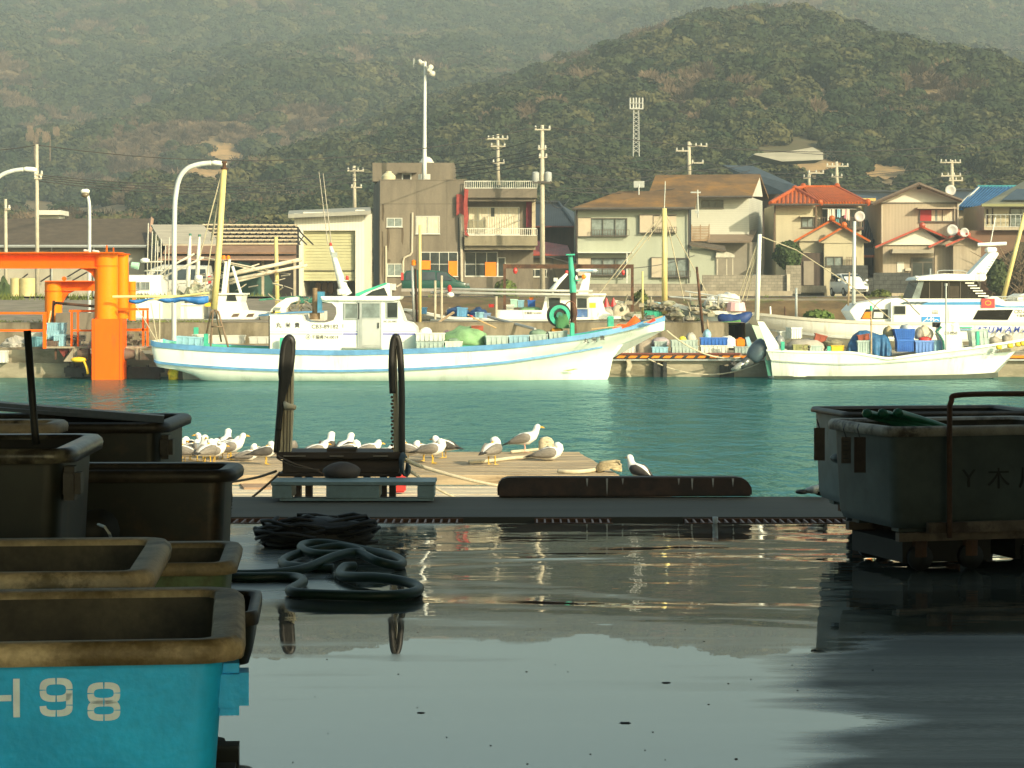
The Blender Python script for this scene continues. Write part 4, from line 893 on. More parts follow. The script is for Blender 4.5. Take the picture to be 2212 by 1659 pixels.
ls = T('landing_stage', 'floating landing stage with orange railings and roller guides', 'landing stage', P(200,752,86.6))
build('deck_plate', MB().bx(93,330,748.5,752.5,86.4,1.7), M_conc, ls)
rl = lambda L_: build('railing', L_, M_orange, ls)
rl(MB().bx(-60,100,674,678.6,86.3,.08)); rl(MB().bx(-60,93,711.5,716,86.3,.08)); rl(MB().bx(92.5,99,679,753,86.28,.12))
rl(MB().bx(149,206,669.5,674,86.6,.08)); rl(MB().bx(155,197,712,716,86.6,.07))
for u in (152.5,166): rl(MB().bx(u,u+4,674.2,749,86.58,.09))
rl(MB().bx(256,321,665.5,670.5,87.2,.08)); rl(MB().bx(264,318,710,715,87.2,.07))
for u in (307,316.5): rl(MB().bx(u,u+4,670.8,748,87.2,.09))
for u0, u1 in ((168,193),(266,290)): build('guide_roller', MB().tube([P(u0,765,86.2),P(u1,765,86.2)], [.15,.24] if u0 < 200 else [.24,.15], 12), mat('worn_brown_rubber',(.13,.085,.06),.7,.2,3), ls, 'auto')
build('guide_plate', MB().pr([(137,781),(158,752.6),(158,781)],86.25,.1).bx(159,171,752.7,781,86.3,.3), M_conc, ls); build('guide_plate', MB().pr([(302,752.6),(322,777),(302,777)],86.25,.1).bx(293,299,752.7,777,86.3,.3), M_conc, ls)
build('frame_leg', MB().bx(150,153,752.6,784,86.35,.1).bx(118,122,752.6,776,86.6,.1), M_rust, ls); build('red_bracket', MB().pr([(124,752.6),(152,752.6),(138,772)],86.6,.1), mat('red_oxide_paint',(.20,.03,.02),.6,.2,3), ls)
one('chain_hook', 'yellow lifting hook and chain hanging left of the box column', 'hook', MB().ball(P(170,777,85.9),.30,.12,.10,12,8).tube(cr([P(180,778,85.9),P(184,786,85.85),P(188,797,85.8),P(190,808,85.8)],4), .05, 6), M_yelp, smooth=True)
one('gangway_ramp', 'grey concrete block ramp behind the orange railings', 'ramp', MB().pr([(120,676),(206,676),(206,748),(120,748)],92.5,1.0), M_concd)
lp = MB(); lp.tube([P(118,660,89),P(116,650,89),P(110,752,88.3)], .05, 6); lp.tube([P(116,654,89),P(206,662,89)], .06, 6)
one('rusty_davit', 'rusty post with a cross pipe behind the landing stage', 'post', lp, M_rust)
one('bamboo_pole', 'light bamboo pole leaning against the landing stage railing', 'pole', MB().tube([P(110,672,88),P(98,738,87)], .03, 6), M_yel)
crate('upper pale blue basket with rope on the landing stage', 104, 142, 697, 714, 87.3, M_ltblue, .5, ribs=8); crate('blue basket under the upper one on the landing stage', 99, 140, 713.5, 733, 87.2, M_ltblue, .55, ribs=7)
crate('bluish basket leaning low beside the two stacked ones', 118, 141, 722, 748, 86.9, M_ltblue, .4, ribs=5); crate('teal blue basket with red things left of the railing post', 70, 96, 727, 748.5, 87.0, mat('teal_plastic',(.14,.32,.38),.5,.15,4), .5)
crate('brown basket on the deck edge right of the railing post', 98, 126, 736, 749, 86.6, mat('brown_plastic',(.13,.09,.07),.6,.2,4), .4, ribs=7)
crate('small white and blue tub on the landing stage left', 69, 92, 718, 727, 88.2, M_whitec, .4, ribs=3)
jk = MB(); rj = random.Random(4)
for i in range(22):
    u = rj.uniform(142,196); v = rj.uniform(722,745); a = rj.uniform(6,16); jk.add(*(lambda b: (b.v, b.f))(MB().bx(u,u+a,v,v+rj.uniform(3,9),87.3+rj.uniform(0,.8),.3)))
jo = build('scrap_pile', jk, mat('grey_scrap',(.34,.31,.26),.8,.3,3,c2=(.12,.10,.08),thr=.55)); tag(jo, 'pile of grey planks and scrap on the landing stage', 'scrap'); jo['kind'] = 'stuff'
jk = MB()
for i in range(16):
    u = rj.uniform(266,305); v = rj.uniform(716,744); a = rj.uniform(8,18); b = MB().bx(u,u+a,v,v+rj.uniform(3,8),88.2+rj.uniform(0,.8),.3); jk.add(b.v, b.f)
jo = build('scrap_pile', jk, mat('brown_scrap',(.22,.17,.13),.85,.3,3)); tag(jo, 'pile of brown boards right of the orange column', 'scrap'); jo['kind'] = 'stuff'
one('rag_heap', 'grey bundle of netting on the quay at the far left', 'bundle', heap(heap(MB(),8,58,726,748,88.6,.7,3),0,40,738,749,88.4,.5,5), mat('grey_bundle',(.40,.38,.33),.9,.25,2.5))
crate('white tub with a yellow lid at the left frame edge', -14, 16, 757, 783, 87.2, M_whitec, .4)
# ---- BOAT A: the large white trawler
A = T('fishing_boat', 'large white trawler with blue trimmed gunwale and green deck, moored mid harbour', 'fishing boat', P(850,822,86), 'boats at the far quay')
rowsA = [
 [(321,736,1.5),(345,741,1.65),(450,749,1.9),(580,754,2.05),(734,757,2.1),(910,753,2.1),(1068,745,2.0),(1180,734,1.85),(1280,720,1.5),(1370,702,.95),(1444,684,.12)],
 [(323,755,1.45),(346,760,1.6),(450,769,1.85),(580,776,2.0),(734,779,2.05),(910,775,2.05),(1068,766,1.92),(1180,754,1.75),(1280,740,1.32),(1365,727,.66),(1442,715,.05)],
 [(327,780,1.35),(347,785,1.5),(450,793,1.8),(580,799,1.95),(734,801,2.0),(910,796,1.97),(1068,785,1.8),(1160,773,1.5),(1240,761,1.02),(1305,751,.45),(1352,746,.03)],
 [(331,792,1.2),(349,796,1.4),(450,806,1.7),(580,812,1.85),(734,813,1.88),(910,811,1.82),(1040,807,1.6),(1130,802,1.2),(1210,795,.75),(1275,787,.32),(1329,776,.02)],
 [(335,794,1.05),(390,802,1.3),(450,821,1.5),(580,824,1.6),(734,825,1.65),(910,824,1.6),(1040,822,1.35),(1130,820,1.0),(1210,818.5,.58),(1270,817.5,.24),(1320,817,.02)],
 [(340,795,.2),(396,806,.3),(452,842,.6),(580,846,.8),(734,846,.8),(910,846,.8),(1040,846,.6),(1130,843,.4),(1210,840,.2),(1270,838,.1),(1312,834,.01)]]
_, yA = hull(A, rowsA, 86.0, 84.0, M_hull, M_bluetrim, .17, M_green, .52, strake=(2,.0,.90), ms=M_bluetrim, sth=.085)
YA = 84.74
build('skeg', MB().pr([(394,803),(450,815),(450,840),(397,838)],85.9,.2), M_hull, A); build('rudder', MB().pr([(379,800),(393,803),(396,832),(385,832)],85.9,.1), mat('dull_grey_paint',(.16,.16,.14),.6,.2,3), A)
wk = MB(); wk.pr([(1080,820.5),(1180,811),(1270,798),(1290,796),(1240,808),(1150,818.5)], yA(1180,812)-.03, .05)
# house
cab = MB(); cab.pr([(581,680),(652,680),(656,692),(671,697),(700,697.5),(720,692),(727,678),(726,664),(717,655),(697,652),(692,645),(855,646),(873,694),(888,698),(897,707),(901,722),(902,758),(581,758)], YA, 2.5)
build('cabin', cab, M_white, A); build('cabin_back', MB().pr([(580.2,682),(583,682),(583,758),(580.2,758)],YA-.02,2.54), M_dark, A)
build('roof', MB().pr([(692,640),(866,640),(862,647),(848,650),(700,649),(694,646)],YA-.12,2.74), M_white, A, False, bevel=.02)
build('stripe', MB().bx(584,739,719.8,722.8,YA-.008,.012), mat('faded_grey_stripe',(.42,.44,.52),.5), A); build('stripe', MB().bx(584,739,715.5,716.5,YA-.008,.012), MATS['faded_grey_stripe'], A)
Mst = mat('violet_blue_stripe', (.16,.16,.50), .5, .06, 3)
for a, b_ in ((741,775),(826,899)): build('stripe', MB().bx(a,b_,719.8,723.2,YA-.008,.012), Mst, A); build('stripe', MB().bx(a,b_,715.5,716.6,YA-.008,.012), Mst, A)
glazing(A, 743,776,654,690,YA,1,1,M_galv,M_glassl,2.6,.05,sill=False); glazing(A, 834.5,860,652,688,YA,1,1,M_galv,M_glass,2.0,.045,sill=False)
dr_ = build('door', MB().bx(777,824,651,750,YA-.06,.07), M_galv, A); build('pane', MB().bx(782,820,655.5,686,YA-.07,.012), M_glassl, dr_); build('panel', MB().bx(782,820,690,746,YA-.07,.012), mat('grey_door_panel',(.47,.48,.46),.5,.05,3), dr_); build('handle', MB().bx(815.5,818.5,697,709,YA-.10,.03), M_black, dr_)
build('sill_step', MB().bx(740,825,750.5,753,YA-.09,.09), M_galv, A); build('tall_jamb', MB().bx(772,778,650,751,YA-.05,.06), M_galv, A)
build('windshield', MB().slab([P(857,655,84.9),P(874,693,84.9),P(874,693,87.0),P(857,655,87.0)],.03), M_glass, A)
fb = build('flybridge', MB().pr([(769,637),(786,630),(834,612),(842,612),(841,640),(769,640)],YA+.35,1.7), M_white, A); build('window', MB().pr([(788,639),(804,629),(830,621),(838,639)],YA+.33,.03), M_glass, fb); build('green_trim', MB().pr([(768,634),(784,628),(833,610.5),(836,613.5),(790,632),(776,639.5),(768,639.5)],YA+.30,1.8), M_green, fb)
ms = build('mast', MB().tube([P(750,638,86),P(742,622,86),P(732,590,86),P(723,560,86),P(714,533,86)], [.20,.17,.13,.10,.06], 8), M_white, A, True)
build('lamp', MB().lathe(P(714,531,86), [(.05,0),(.055,.06),(.045,.10),(.01,.12)], 10), M_red, ms, True); build('spotlight', MB().bx(716,728,545,556,85.9,.2), M_galv, ms); build('radar_dome', MB().tube([P(729,631,85.8),P(748,629,85.8)], [.12,.10], 10), M_white, A, True)
for a, b_ in (((708.5,528),(689,371)),((715.5,525),(698,375))): build('whip_antenna', MB().tube([P(*a,86),P(*b_,86)], [.022,.012], 5), mat('pale_whip',(.40,.35,.28),.6), ms)
for u, v in ((786,577),): build('light_arm', MB().bx(743,752,605.5,607,85.8,.1), M_white, ms); build('lamp', MB().lathe(P(750,605,85.9),[(.055,0),(.055,.14),(.02,.16)],10), M_red, ms, True)
build('exhaust', MB().tube([P(680,690,85.6),P(680,676,85.6),P(680,675,85.6),P(680,622,85.6)], [.19,.19,.095,.095], 12), mat('burnt_brown_pipe',(.17,.11,.055),.6,.3,3), A, 'auto')
for u0,u1,v0,v1 in ((604,613,729,757),(440,449,721,749),(418,428,707,745)): build('green_post', MB().bx(u0,u1,v0,v1,YA-.35 if u0 > 500 else (84.4 if u0>430 else 87.2),.14), M_green, A, False, bevel=.01)
for ch_, u in (('丸',596),('栄',616),('貴',636)): txt(A, ch_, u, u+12, 696.5, 708, YA, M_letter)
txt(A, 'CB3-89182', 673, 731, 701, 710, YA, M_grlet); txt(A, '千葉県7410019', 673, 731, 724, 732.5, YA, M_grlet); txt(A, '|', 740, 741.5, 700, 708, YA, M_letter)
rg_ = MB(); rg_.rings([[P(665.5+r_*math.cos(a), 728+r_*math.sin(a), YA-.006-dd) for r_, dd in ((5.2,0),(5.2,.004),(4.4,.004),(4.4,0))] for a in [k*math.pi/10 for k in range(20)]], close=True); build('emblem_ring', rg_, M_grlet, A); txt(A, '釣', 662.6, 668.4, 725, 731, YA, M_grlet)
txt(A, 'DSC 232-34402', 828, 857, 692.5, 696.5, YA, M_grlet)
for ch_, u0,u1,v0,v1 in (('丸',1260,1272,731,741),('栄',1277,1290,728,738.5),('貴',1295,1307,724.5,735)): txt(A, ch_, u0,u1,v0,v1, yA((u0+u1)/2,(v0+v1)/2)-.05, M_letter)
build('keel_stain', MB().pr([(1215,801),(1240,796),(1250,797),(1228,802)], yA(1230,799)-.03, .02), mat('algae_stain',(.30,.33,.16),.8,.3,6), A)
# net drum, posts, poles
dm = build('net_drum', MB().tube([P(1207,680,84.7),P(1207,680,85.7)], .44, 24), M_black, A, 'auto'); dm2 = MB(); dm2.rings([[P(1209+21*k*math.cos(a), 681+21*k*math.sin(a), 84.66+dd) for k, dd in ((1.06,.03),(1.06,-.02),(.72,-.02),(.60,.06))] for a in [i*math.pi/12 for i in range(24)]], close=True); build('green_wheel', dm2, M_green, dm, 'auto')
build('hub', MB().lathe(P(1209,681,84.6),[(.12,0),(.12,.1)],12,'y'), M_dgreen, dm)
gp = build('derrick_post', MB().tube([P(1239,720,85.2),P(1238,632,85.2)], [.11,.105], 10), M_rust, A, 'auto'); build('green_upper', MB().tube([P(1238,632,85.2),P(1232,552,85.2)], [.125,.08], 10).bx(1223,1242,548.5,551.5,85.0,.35).bx(1236,1252,605,607,85.1,.05), M_green, gp)
build('bottle', MB().lathe(P(1245,604,85.1),[(.05,0),(.05,.10),(.02,.13),(.02,.16)],8), M_white, gp)
build('ring_net', MB().rings([[P(1232+(14+q)*math.cos(a), 675+(24+q)*math.sin(a), 84.9+dd) for q, dd in ((1.2,0),(0,.05),(-1.2,0),(0,-.05))] for a in [k*math.pi/12 for k in range(24)]], close=True), mat('brown_netting_ring',(.24,.10,.06),.8,.2,4), A)
build('green_cloth', heap(MB(),1200,1230,674,708,84.55,.3,4,.3), mat('dark_green_cloth',(.05,.16,.06),.9,.3,4), A, True)
for u0,u1,v0,v1,yy in ((1231,1241,697,728,84.3),(1312,1326,683,712,84.9)): build('green_post', MB().bx(u0,u1,v0,v1,yy,.2), M_green, A, False, bevel=.03)
rbx = MB()
for u, v in ((1252,700),(1275,698)): rbx.bx(u,u+5,v,v+16,86.9,.12)
mz = build('mizzen_mast', MB().tube([P(462,668,86),P(470,580,86),P(484,366,86)], [.12,.12,.10], 10), M_yel, A, True); build('masthead', MB().lathe(P(484.5,366,86),[(.12,0),(.12,.06),(.07,.07),(.07,.22),(.10,.23),(.10,.30)],10), M_rust, mz)
for a, b_ in (((481,372),(440,640)),((479,372),(430,560)),((484,372),(455,520))): build('stay', MB().tube([P(*a,86),P(*b_,86.2)], .022, 5), mat('pale_stay',(.50,.44,.30),.7), mz)
build('boom', MB().tube([P(243,641,85.2),P(450,640,85.9)], .05, 8).tube([P(320,648,85.3),P(452,632,85.8)], .035, 6), M_yel, mz)
sl_ = MB(); sl_.grid([[P(278+172*t, 646-9*t+ (2 if k==0 else 0) + k*(7+11*t*(1 if t > .55 else .35)+4*math.sin(t*16)), 85.2+.6*t-.10*math.sin(k*3.1)*(1+.6*math.sin(t*31))) for k in (0,.25,.5,.75,1)] for t in [i/40 for i in range(41)]])
so_ = build('furled_sail', sl_, mat('bright_blue_sail',(.02,.15,.45),.6,.2,3), mz, True); m_ = so_.modifiers.new('thick','SOLIDIFY'); m_.thickness = .04
af = MB()
for b_ in ((443,735,85.6),(455,748,84.6),(493,750,84.7),(478,738,85.9)): af.tube([P(462,670,85.4),P(462+(b_[0]-462)*.3,673,85.4),P(*b_)], .035, 6)
af.tube([P(458,705,85),P(482,706,85)], .03, 6); build('tripod', af, mat('brown_pipe',(.20,.13,.075),.6,.2,3), A, True)
for a, b_ in (((288,650),(338,735)),((326,655),(340,738)),((345,655),(345,740))): build('stern_line', MB().tube([P(*a,85.3),P(*b_,85)], .018, 5), MATS['pale_stay'], A)
one('yellow_bag', 'yellow sack hanging by the rudder of the trawler', 'bag', MB().ball(P(374,810,85.5),.20,.12,.26,12,9,.3,7), mat('bright_yellow_sack',(.75,.58,.02),.6,.3,6), smooth=True)
gA = 'crates on the trawler deck'
crate('pale blue lidded crate tilted on the trawler stern', 382, 438, 727, 746, 85.2, M_ltblue, .6, 0, .06, gA); crate('grey crate behind the tilted blue one at the stern', 418, 450, 722, 742, 86.6, M_whitec, .6, group=gA)
crate('large white upper crate at the front of the wheelhouse', 899, 961, 719, 736, 84.2, M_whitec, .9, group=gA, ribs=7); crate('grey green crate under the large white one', 900, 960, 737, 755, 84.2, M_greyc, .9, group=gA, ribs=7)
crate('grey crate with net on it left of the green net heap', 962, 999, 737, 753, 84.2, M_whitec, .6, group=gA); crate('grey crate with dark label right of the green net heap', 1048, 1096, 725, 747, 84.3, M_greyc, .7, .1, 0, gA)
crate('bluish crate with dark label, second toward the bow', 1098, 1141, 724, 743, 84.4, mat('blue_grey_plastic_crate',(.26,.42,.50),.55,.12,4), .7, .08, -.03, gA); crate('grey crate with a green net ball, third toward the bow', 1143, 1182, 722, 739, 84.5, M_greyc, .7, .06, -.05, gA); crate('grey crate with orange net, nearest to the net drum', 1185, 1225, 715, 734, 84.6, M_greyc, .7, .06, -.06, gA)
for u, v, Y in ((1072,735,84.28),(1119,733,84.38)):
    lbm = MB().bx(u-5,u+5,v-7,v+6,Y-.015,.01)
one('net_heap', 'heap of pale green netting under a red brown box on the trawler', 'net', heap(MB(),957,1056,706,744,84.6,1.8,9,.22), M_tarpg, smooth=True)
one('tub', 'red brown box lying on the green net heap', 'box', MB().bx(1018,1044,703.5,714.5,85.2,.3).bx(1019.5,1036,705,708,85.19,.02), mat('red_brown_plastic',(.32,.07,.035),.5,.15,4), bevel=.01)
one('net_ball', 'grey green net ball in the third crate toward the bow', 'net', heap(MB(),1143,1181,711,724,84.6,.5,3,.15), mat('grey_green_net',(.17,.25,.18),.9,.3,5), smooth=True); one('net_ball', 'orange net bundle in the crate next to the drum', 'net', heap(MB(),1188,1216,707,717,84.7,.4,5,.25), mat('orange_net',(.62,.28,.04),.9,.3,6), smooth=True); one('net_ball', 'purple net bundle beside the large white crate', 'net', heap(MB(),952,980,714,728,85.6,.5,6,.25), mat('purple_net',(.28,.17,.20),.9,.2,4), smooth=True); one('net_ball', 'small green net on the grey crate by the wheelhouse', 'net', heap(MB(),966,994,730,738,84.3,.4,8,.25), MATS['grey_green_net'], smooth=True)
one('fender_buoy', 'white cone shaped cover in front of the wheelhouse', 'cover', heap(MB(),907,934,706,724,85.5,.6,2,.12), M_white, smooth=True)
def flag(lb, a, b_, pts, Y, m): 
    t = T('marker_flag', lb, 'marker flag', P(*a,Y), 'marker flags in the bow'); build('stick', MB().tube([P(*a,Y),P(*b_,Y)], .03, 6), mat('tan_stick',(.50,.33,.16),.7), t)
    g_ = MB(); n_ = len(pts)
    g_.add([P(u,v,Y-.06+.1*(i%2)) for i,(u,v) in enumerate(pts)] + [P(u,v,Y+.02+.1*(i%2)) for i,(u,v) in enumerate(pts)], [tuple(range(n_)), tuple(range(2*n_-1,n_-1,-1))] + [(i,(i+1)%n_,(i+1)%n_+n_,i+n_) for i in range(n_)]); build('cloth', g_, m, t)
flag('orange red marker flag with a long stick in the trawler bow', (1278,711), (1360,703), [(1322,710),(1336,700),(1352,701),(1360,692),(1372,681),(1384,694),(1372,700),(1356,706),(1340,711)], 84.9, mat('red_orange_cloth',(.85,.11,.02),.7,.2,4)); flag('second red marker flag nearest the bow tip', (1390,697), (1432,683), [(1397,697),(1400,692),(1414,687),(1417,693),(1404,698)], 84.9, mat('red_cloth',(.75,.06,.03),.7,.2,4))
flag('small red marker flag pole lying along the trawler deck', (1010,680), (1072,709), [(1014,680),(1022,682),(1020,686)], 85.4, M_red)
# ---- BOAT B: small white skiff with outboard
B = T('skiff', 'small white skiff with a tilted outboard and heaped gear, nearest on the right', 'fishing boat', P(1950,815,87), 'boats at the far quay')
rowsB = [
 [(1657,755,.9),(1726,758,1.1),(1790,759,1.2),(1841,760,1.25),(1885,767,1.25),(1920,772,1.25),(1975,765,1.2),(2047,756,1.05),(2119,748,.75),(2212,735,.25),(2236,728,.05)],
 [(1667,779,.85),(1726,783,1.05),(1797,786,1.15),(1841,786,1.18),(1885,785,1.18),(1920,783,1.15),(1975,779,1.08),(2047,773,.9),(2110,766,.6),(2170,760,.25),(2215,752,.04)],
 [(1671,813,.75),(1726,814,.95),(1797,814,1.0),(1841,814,1.0),(1885,813.5,1.0),(1920,813,.95),(1975,812,.85),(2030,811,.65),(2085,809,.4),(2130,807,.18),(2163,804,.02)],
 [(1673,832,.4),(1726,834,.5),(1797,834,.5),(1841,834,.5),(1885,834,.5),(1920,834,.5),(1975,833,.4),(2030,832,.3),(2085,831,.2),(2130,830,.1),(2150,829,.01)]]
_, yB = hull(B, rowsB, 87.3, 86.2, M_hull, M_white, .07, M_conc, .40, strake=(1,.0,.86), ms=mat('grey_rub_line',(.42,.45,.40),.6), sth=.045)
YB = 86.1
build('stern_fin', MB().pr([(1636,694),(1650,695),(1688,754),(1659,755)],86.35,.08), M_white, B); build('stern_fin', MB().pr([(1624,702),(1640,704),(1660,754),(1645,754)],88.0,.08), mat('pale_green_paint',(.50,.66,.48),.5,.08,3), B)
om = build('outboard', MB().tube(cr([P(1655,745,86.9),P(1641,754,86.85),P(1629,768,86.8),P(1622,778,86.8)],4), [.22,.31,.34,.34,.34,.34,.33,.32,.30,.28,.26,.22,.16], 14), mat('slate_blue_cowling',(.05,.075,.095),.35,.15,3), B, True)
build('leg', MB().tube([P(1622,776,86.8),P(1606,786,86.75),P(1598,793,86.7)], [.20,.17,.12], 12), mat('silver_grey_leg',(.10,.11,.11),.3,.2,3,metal=.5), om, True); build('gearcase', MB().tube([P(1616,779,86.7),P(1592,794,86.7),P(1580,799,86.7)], [.10,.13,.04], 10), mat('worn_silver',(.40,.40,.36),.35,.2,5,metal=.5), om, True); build('propeller', MB().ball(P(1583,786,86.7),.16,.08,.10,10,6,.4,2), M_black, om)
build('spare_motor', MB().ball(P(1684,739,86.9),.20,.25,.26,12,8,.1,3), mat('grey_cowling',(.22,.23,.23),.35,.15,3), B, True); build('rudder_plate', MB().pr([(1652,772),(1664,772),(1672,812),(1659,812)],86.6,.06), M_dgreen, B)
con = build('console', MB().pr([(2033,697),(2070,697),(2082,752),(2036,757),(2035,740),(2028,722),(2030,708)],86.75,.8), M_white, B); build('dark_screen', MB().bx(2020,2064,696.5,707,86.9,.6), M_dark, con); build('green_trim', MB().tube([P(2034,706,86.7),P(2022,716,86.7),P(2030,724,86.7),P(2038,738,86.7),P(2039,755,86.7)], .045, 6), M_dgreen, con); build('lamp', MB().ball(P(2057,702,86.8),.08,.08,.06,10,6), M_whitec, con, True); txt(con, 'CB3-89569', 2039, 2068, 716, 723, 86.75, M_grlet)
build('side_pole', MB().tube([P(1882,768,86.1),P(1882,671,86.1)], .032, 8), mat('tan_pole',(.42,.30,.17),.6), B); build('pole_top', MB().tube([P(1882,671,86.1),P(1882,660,86.1)], .05, 8), M_green, B)
build('steel_mast', MB().tube([P(2043.5,756,86.2),P(2043.5,618,86.2)], .03, 8).tube([P(2043.5,618,86.2),P(2043.5,612,86.2)], .055, 8), M_galv, B)
build('bow_arch', MB().tube(cr([P(1880,682,86.1),P(1895,655,86.2),P(1925,642,86.4),P(1955,648,86.6),P(1975,668,86.7),P(1987,680,86.7)],5), .022, 6), mat('grey_arch_pipe',(.18,.17,.15),.5), B, True)
for u0,u1,v0,v1 in ((1687,1695,738,757),(1787,1795,748,760),(2109,2116,716,746)): build('green_post', MB().bx(u0,u1,v0,v1,86.25,.14), M_green, B, False, bevel=.01)
for ch_, u0,u1,v0,v1 in (('丸',2137,2145,756,765),('栄',2148,2156,755,763.5),('日',2159,2164,754,762),('宝',2166,2173,752,761)): txt(B, ch_, u0,u1,v0,v1, yB((u0+u1)/2,(v0+v1)/2)-.05, M_grlet)
build('waterline_strip', MB().rings([[P(u,v-1,yB(u,813)-.02),P(u,v+10,yB(u,813)-.02),P(u,v+10,yB(u,813)+.1),P(u,v-1,yB(u,813)+.1)] for u,v in ((1672,813),(1760,813.5),(1841,813.5),(1920,812.5),(2000,811.5),(2085,809.5),(2125,807.5),(2156,805))]), mat('antifouling_and_reflection',(.03,.045,.025),.6,.3,3), B)  # dark reflection below the hull and dark bottom paint, drawn as one strip
for k,(u,v) in enumerate(((2158,750),(2182,747),(2199,744),(2210,742))): one('float', 'yellow float hanging on the skiff bow, number %s from the left'%('one','two','three','four')[k], 'float', MB().tube([P(u-6,v,86.55),P(u-4,v,86.55),P(u+4,v,86.6),P(u+6,v,86.6)],[.05,.085,.085,.05],10), M_yelp, 'yellow floats along the skiff bow', True)
gB = 'gear in the skiff'
one('canvas_heap', 'grey canvas thrown over crates in the skiff stern', 'canvas', heap(MB(),1697,1785,731,758,86.5,1.2,12,.18), M_tarpy, smooth=True)
crate('pale crate standing on end on the grey canvas', 1702, 1728, 707, 731, 86.9, M_whitec, .4, .4, 0, gB); crate('clear plastic box tipped beside the pale crate', 1684, 1704, 715, 735, 87.2, M_whitec, .4, .1, -.1, gB); crate('red brown lidded tub tilted on the grey canvas', 1757, 1782, 722, 739, 86.9, MATS['red_brown_plastic'], .35, 0, .25, gB, ribs=3)
crate('olive crate showing under the canvas edge', 1712, 1744, 744, 759, 86.3, mat('olive_plastic',(.30,.29,.12),.6,.15,4), .3, group=gB); crate('grey crate right under the canvas edge', 1748, 1776, 746, 760, 86.3, M_greyc, .3, group=gB)
one('steering_wheel', 'small wooden hoop lying on the skiff gunwale', 'hoop', MB().rings([[P(1742+(9+q)*math.cos(a),749+(5+q*.6)*math.sin(a),86.1+dd) for q,dd in ((.9,0),(0,.03),(-.9,0),(0,-.03))] for a in [k*math.pi/9 for k in range(18)]], close=True), MATS['tan_pole'])
one('rope_basket', 'round basket of rope behind the yellow board in the skiff', 'basket', MB().lathe(P(1800,752,86.9),[(.28,0),(.36,.20),(.34,.24)],14).ball(P(1798,739,86.9),.36,.3,.09,14,6,.3,2), mat('rope_basket_brown',(.22,.20,.13),.9,.3,4)); crate('yellow board box low in the skiff waist', 1795, 1822, 746, 758, 86.5, M_yelp, .3, group=gB, ribs=2)
tarp_ = MB(); tp_ = [(1827,758),(1832,742),(1842,724),(1856,714),(1872,713),(1886,718),(1900,723),(1912,722),(1920,730),(1926,750)]
def tv_(u):
    for (a, va), (b, vb) in zip(tp_, tp_[1:]):
        if u <= b: return va+(vb-va)*(u-a)/(b-a)
    return 750
tarp_.grid([[P(1827+99*i/48, tv_(1827+99*i/48)+(769-tv_(1827+99*i/48))*k, Y_+.07*math.sin(i*.95+1.5*math.sin(i*.31))*k*1.4) for k, Y_ in ((.10,87.5),(0,87.05),(.04,86.75),(.2,86.55),(.45,86.45),(.75,86.38),(1,86.33))] for i in range(49)])
one('tarpaulin', 'blue tarpaulin draped over gear in the skiff waist', 'tarpaulin', tarp_, M_tarpb, smooth=True)
crate('grey green bucket in front of the blue tarpaulin', 1851, 1880, 735, 763, 86.15, M_greyc, .4, group=gB, ribs=6); crate('red brown lid resting on the grey green bucket', 1853, 1878, 722, 735, 86.35, MATS['red_brown_plastic'], .3, 0, -.12, gB, ribs=2)
for k in range(6): crate(('top','second','third','fourth','fifth','lowest')[k] + ' blue basket of the tall nested stack in the skiff', 1929.5+k*1.2, 1974.5-k*.6, 710+k*4.6, 716.6+k*4.6+(20 if k==5 else 0), 86.55, M_blue, .55, group='nested blue baskets in the skiff', ribs=9)
crate('light blue crate right of the nested blue stack', 1975, 2014, 735, 762, 86.5, mat('sky_blue_plastic',(.13,.26,.60),.5,.12,4), .5, group=gB, ribs=6); crate('grey blue crate half hidden by the skiff console', 2016, 2044, 735, 760, 86.9, M_ltblue, .4, group=gB)
for lb, a, m in (('cream net sack with a red band behind the blue crate',(1976,2014,703,731),mat('cream_sack',(.62,.54,.40),.9,.2,3)),('clear bag of netting on top of the nested blue stack',(1945,1972,700,711),mat('clear_bag',(.45,.50,.52),.5,.2,3)),('tan sack left of the nested blue stack',(1908,1930,704,726),mat('tan_sack',(.45,.37,.20),.9,.25,4))): one('sack', lb, 'sack', heap(MB(),*a,87.0,.6,3,.2), m, smooth=True)
one('red_rope', 'red rope bundle between the cream sack and the light blue crate', 'rope', heap(MB(),1984,2012,727,736,86.7,.4,4,.3), M_red, smooth=True)
crate('grey crate tilted up at the skiff bow', 2094, 2132, 712, 732, 86.9, M_greyc, .5, .1, -.08, gB); crate('grey crate below the tilted one at the skiff bow', 2096, 2134, 731, 748, 86.75, M_greyc, .5, .05, -.06, gB); one('grey_sack', 'pair of grey sacks behind the skiff bow', 'sack', heap(heap(MB(),2134,2162,727,742,87,.6,3),2164,2188,722,738,87.2,.5,4), mat('grey_sack_cloth',(.33,.30,.24),.9,.25,4), smooth=True)
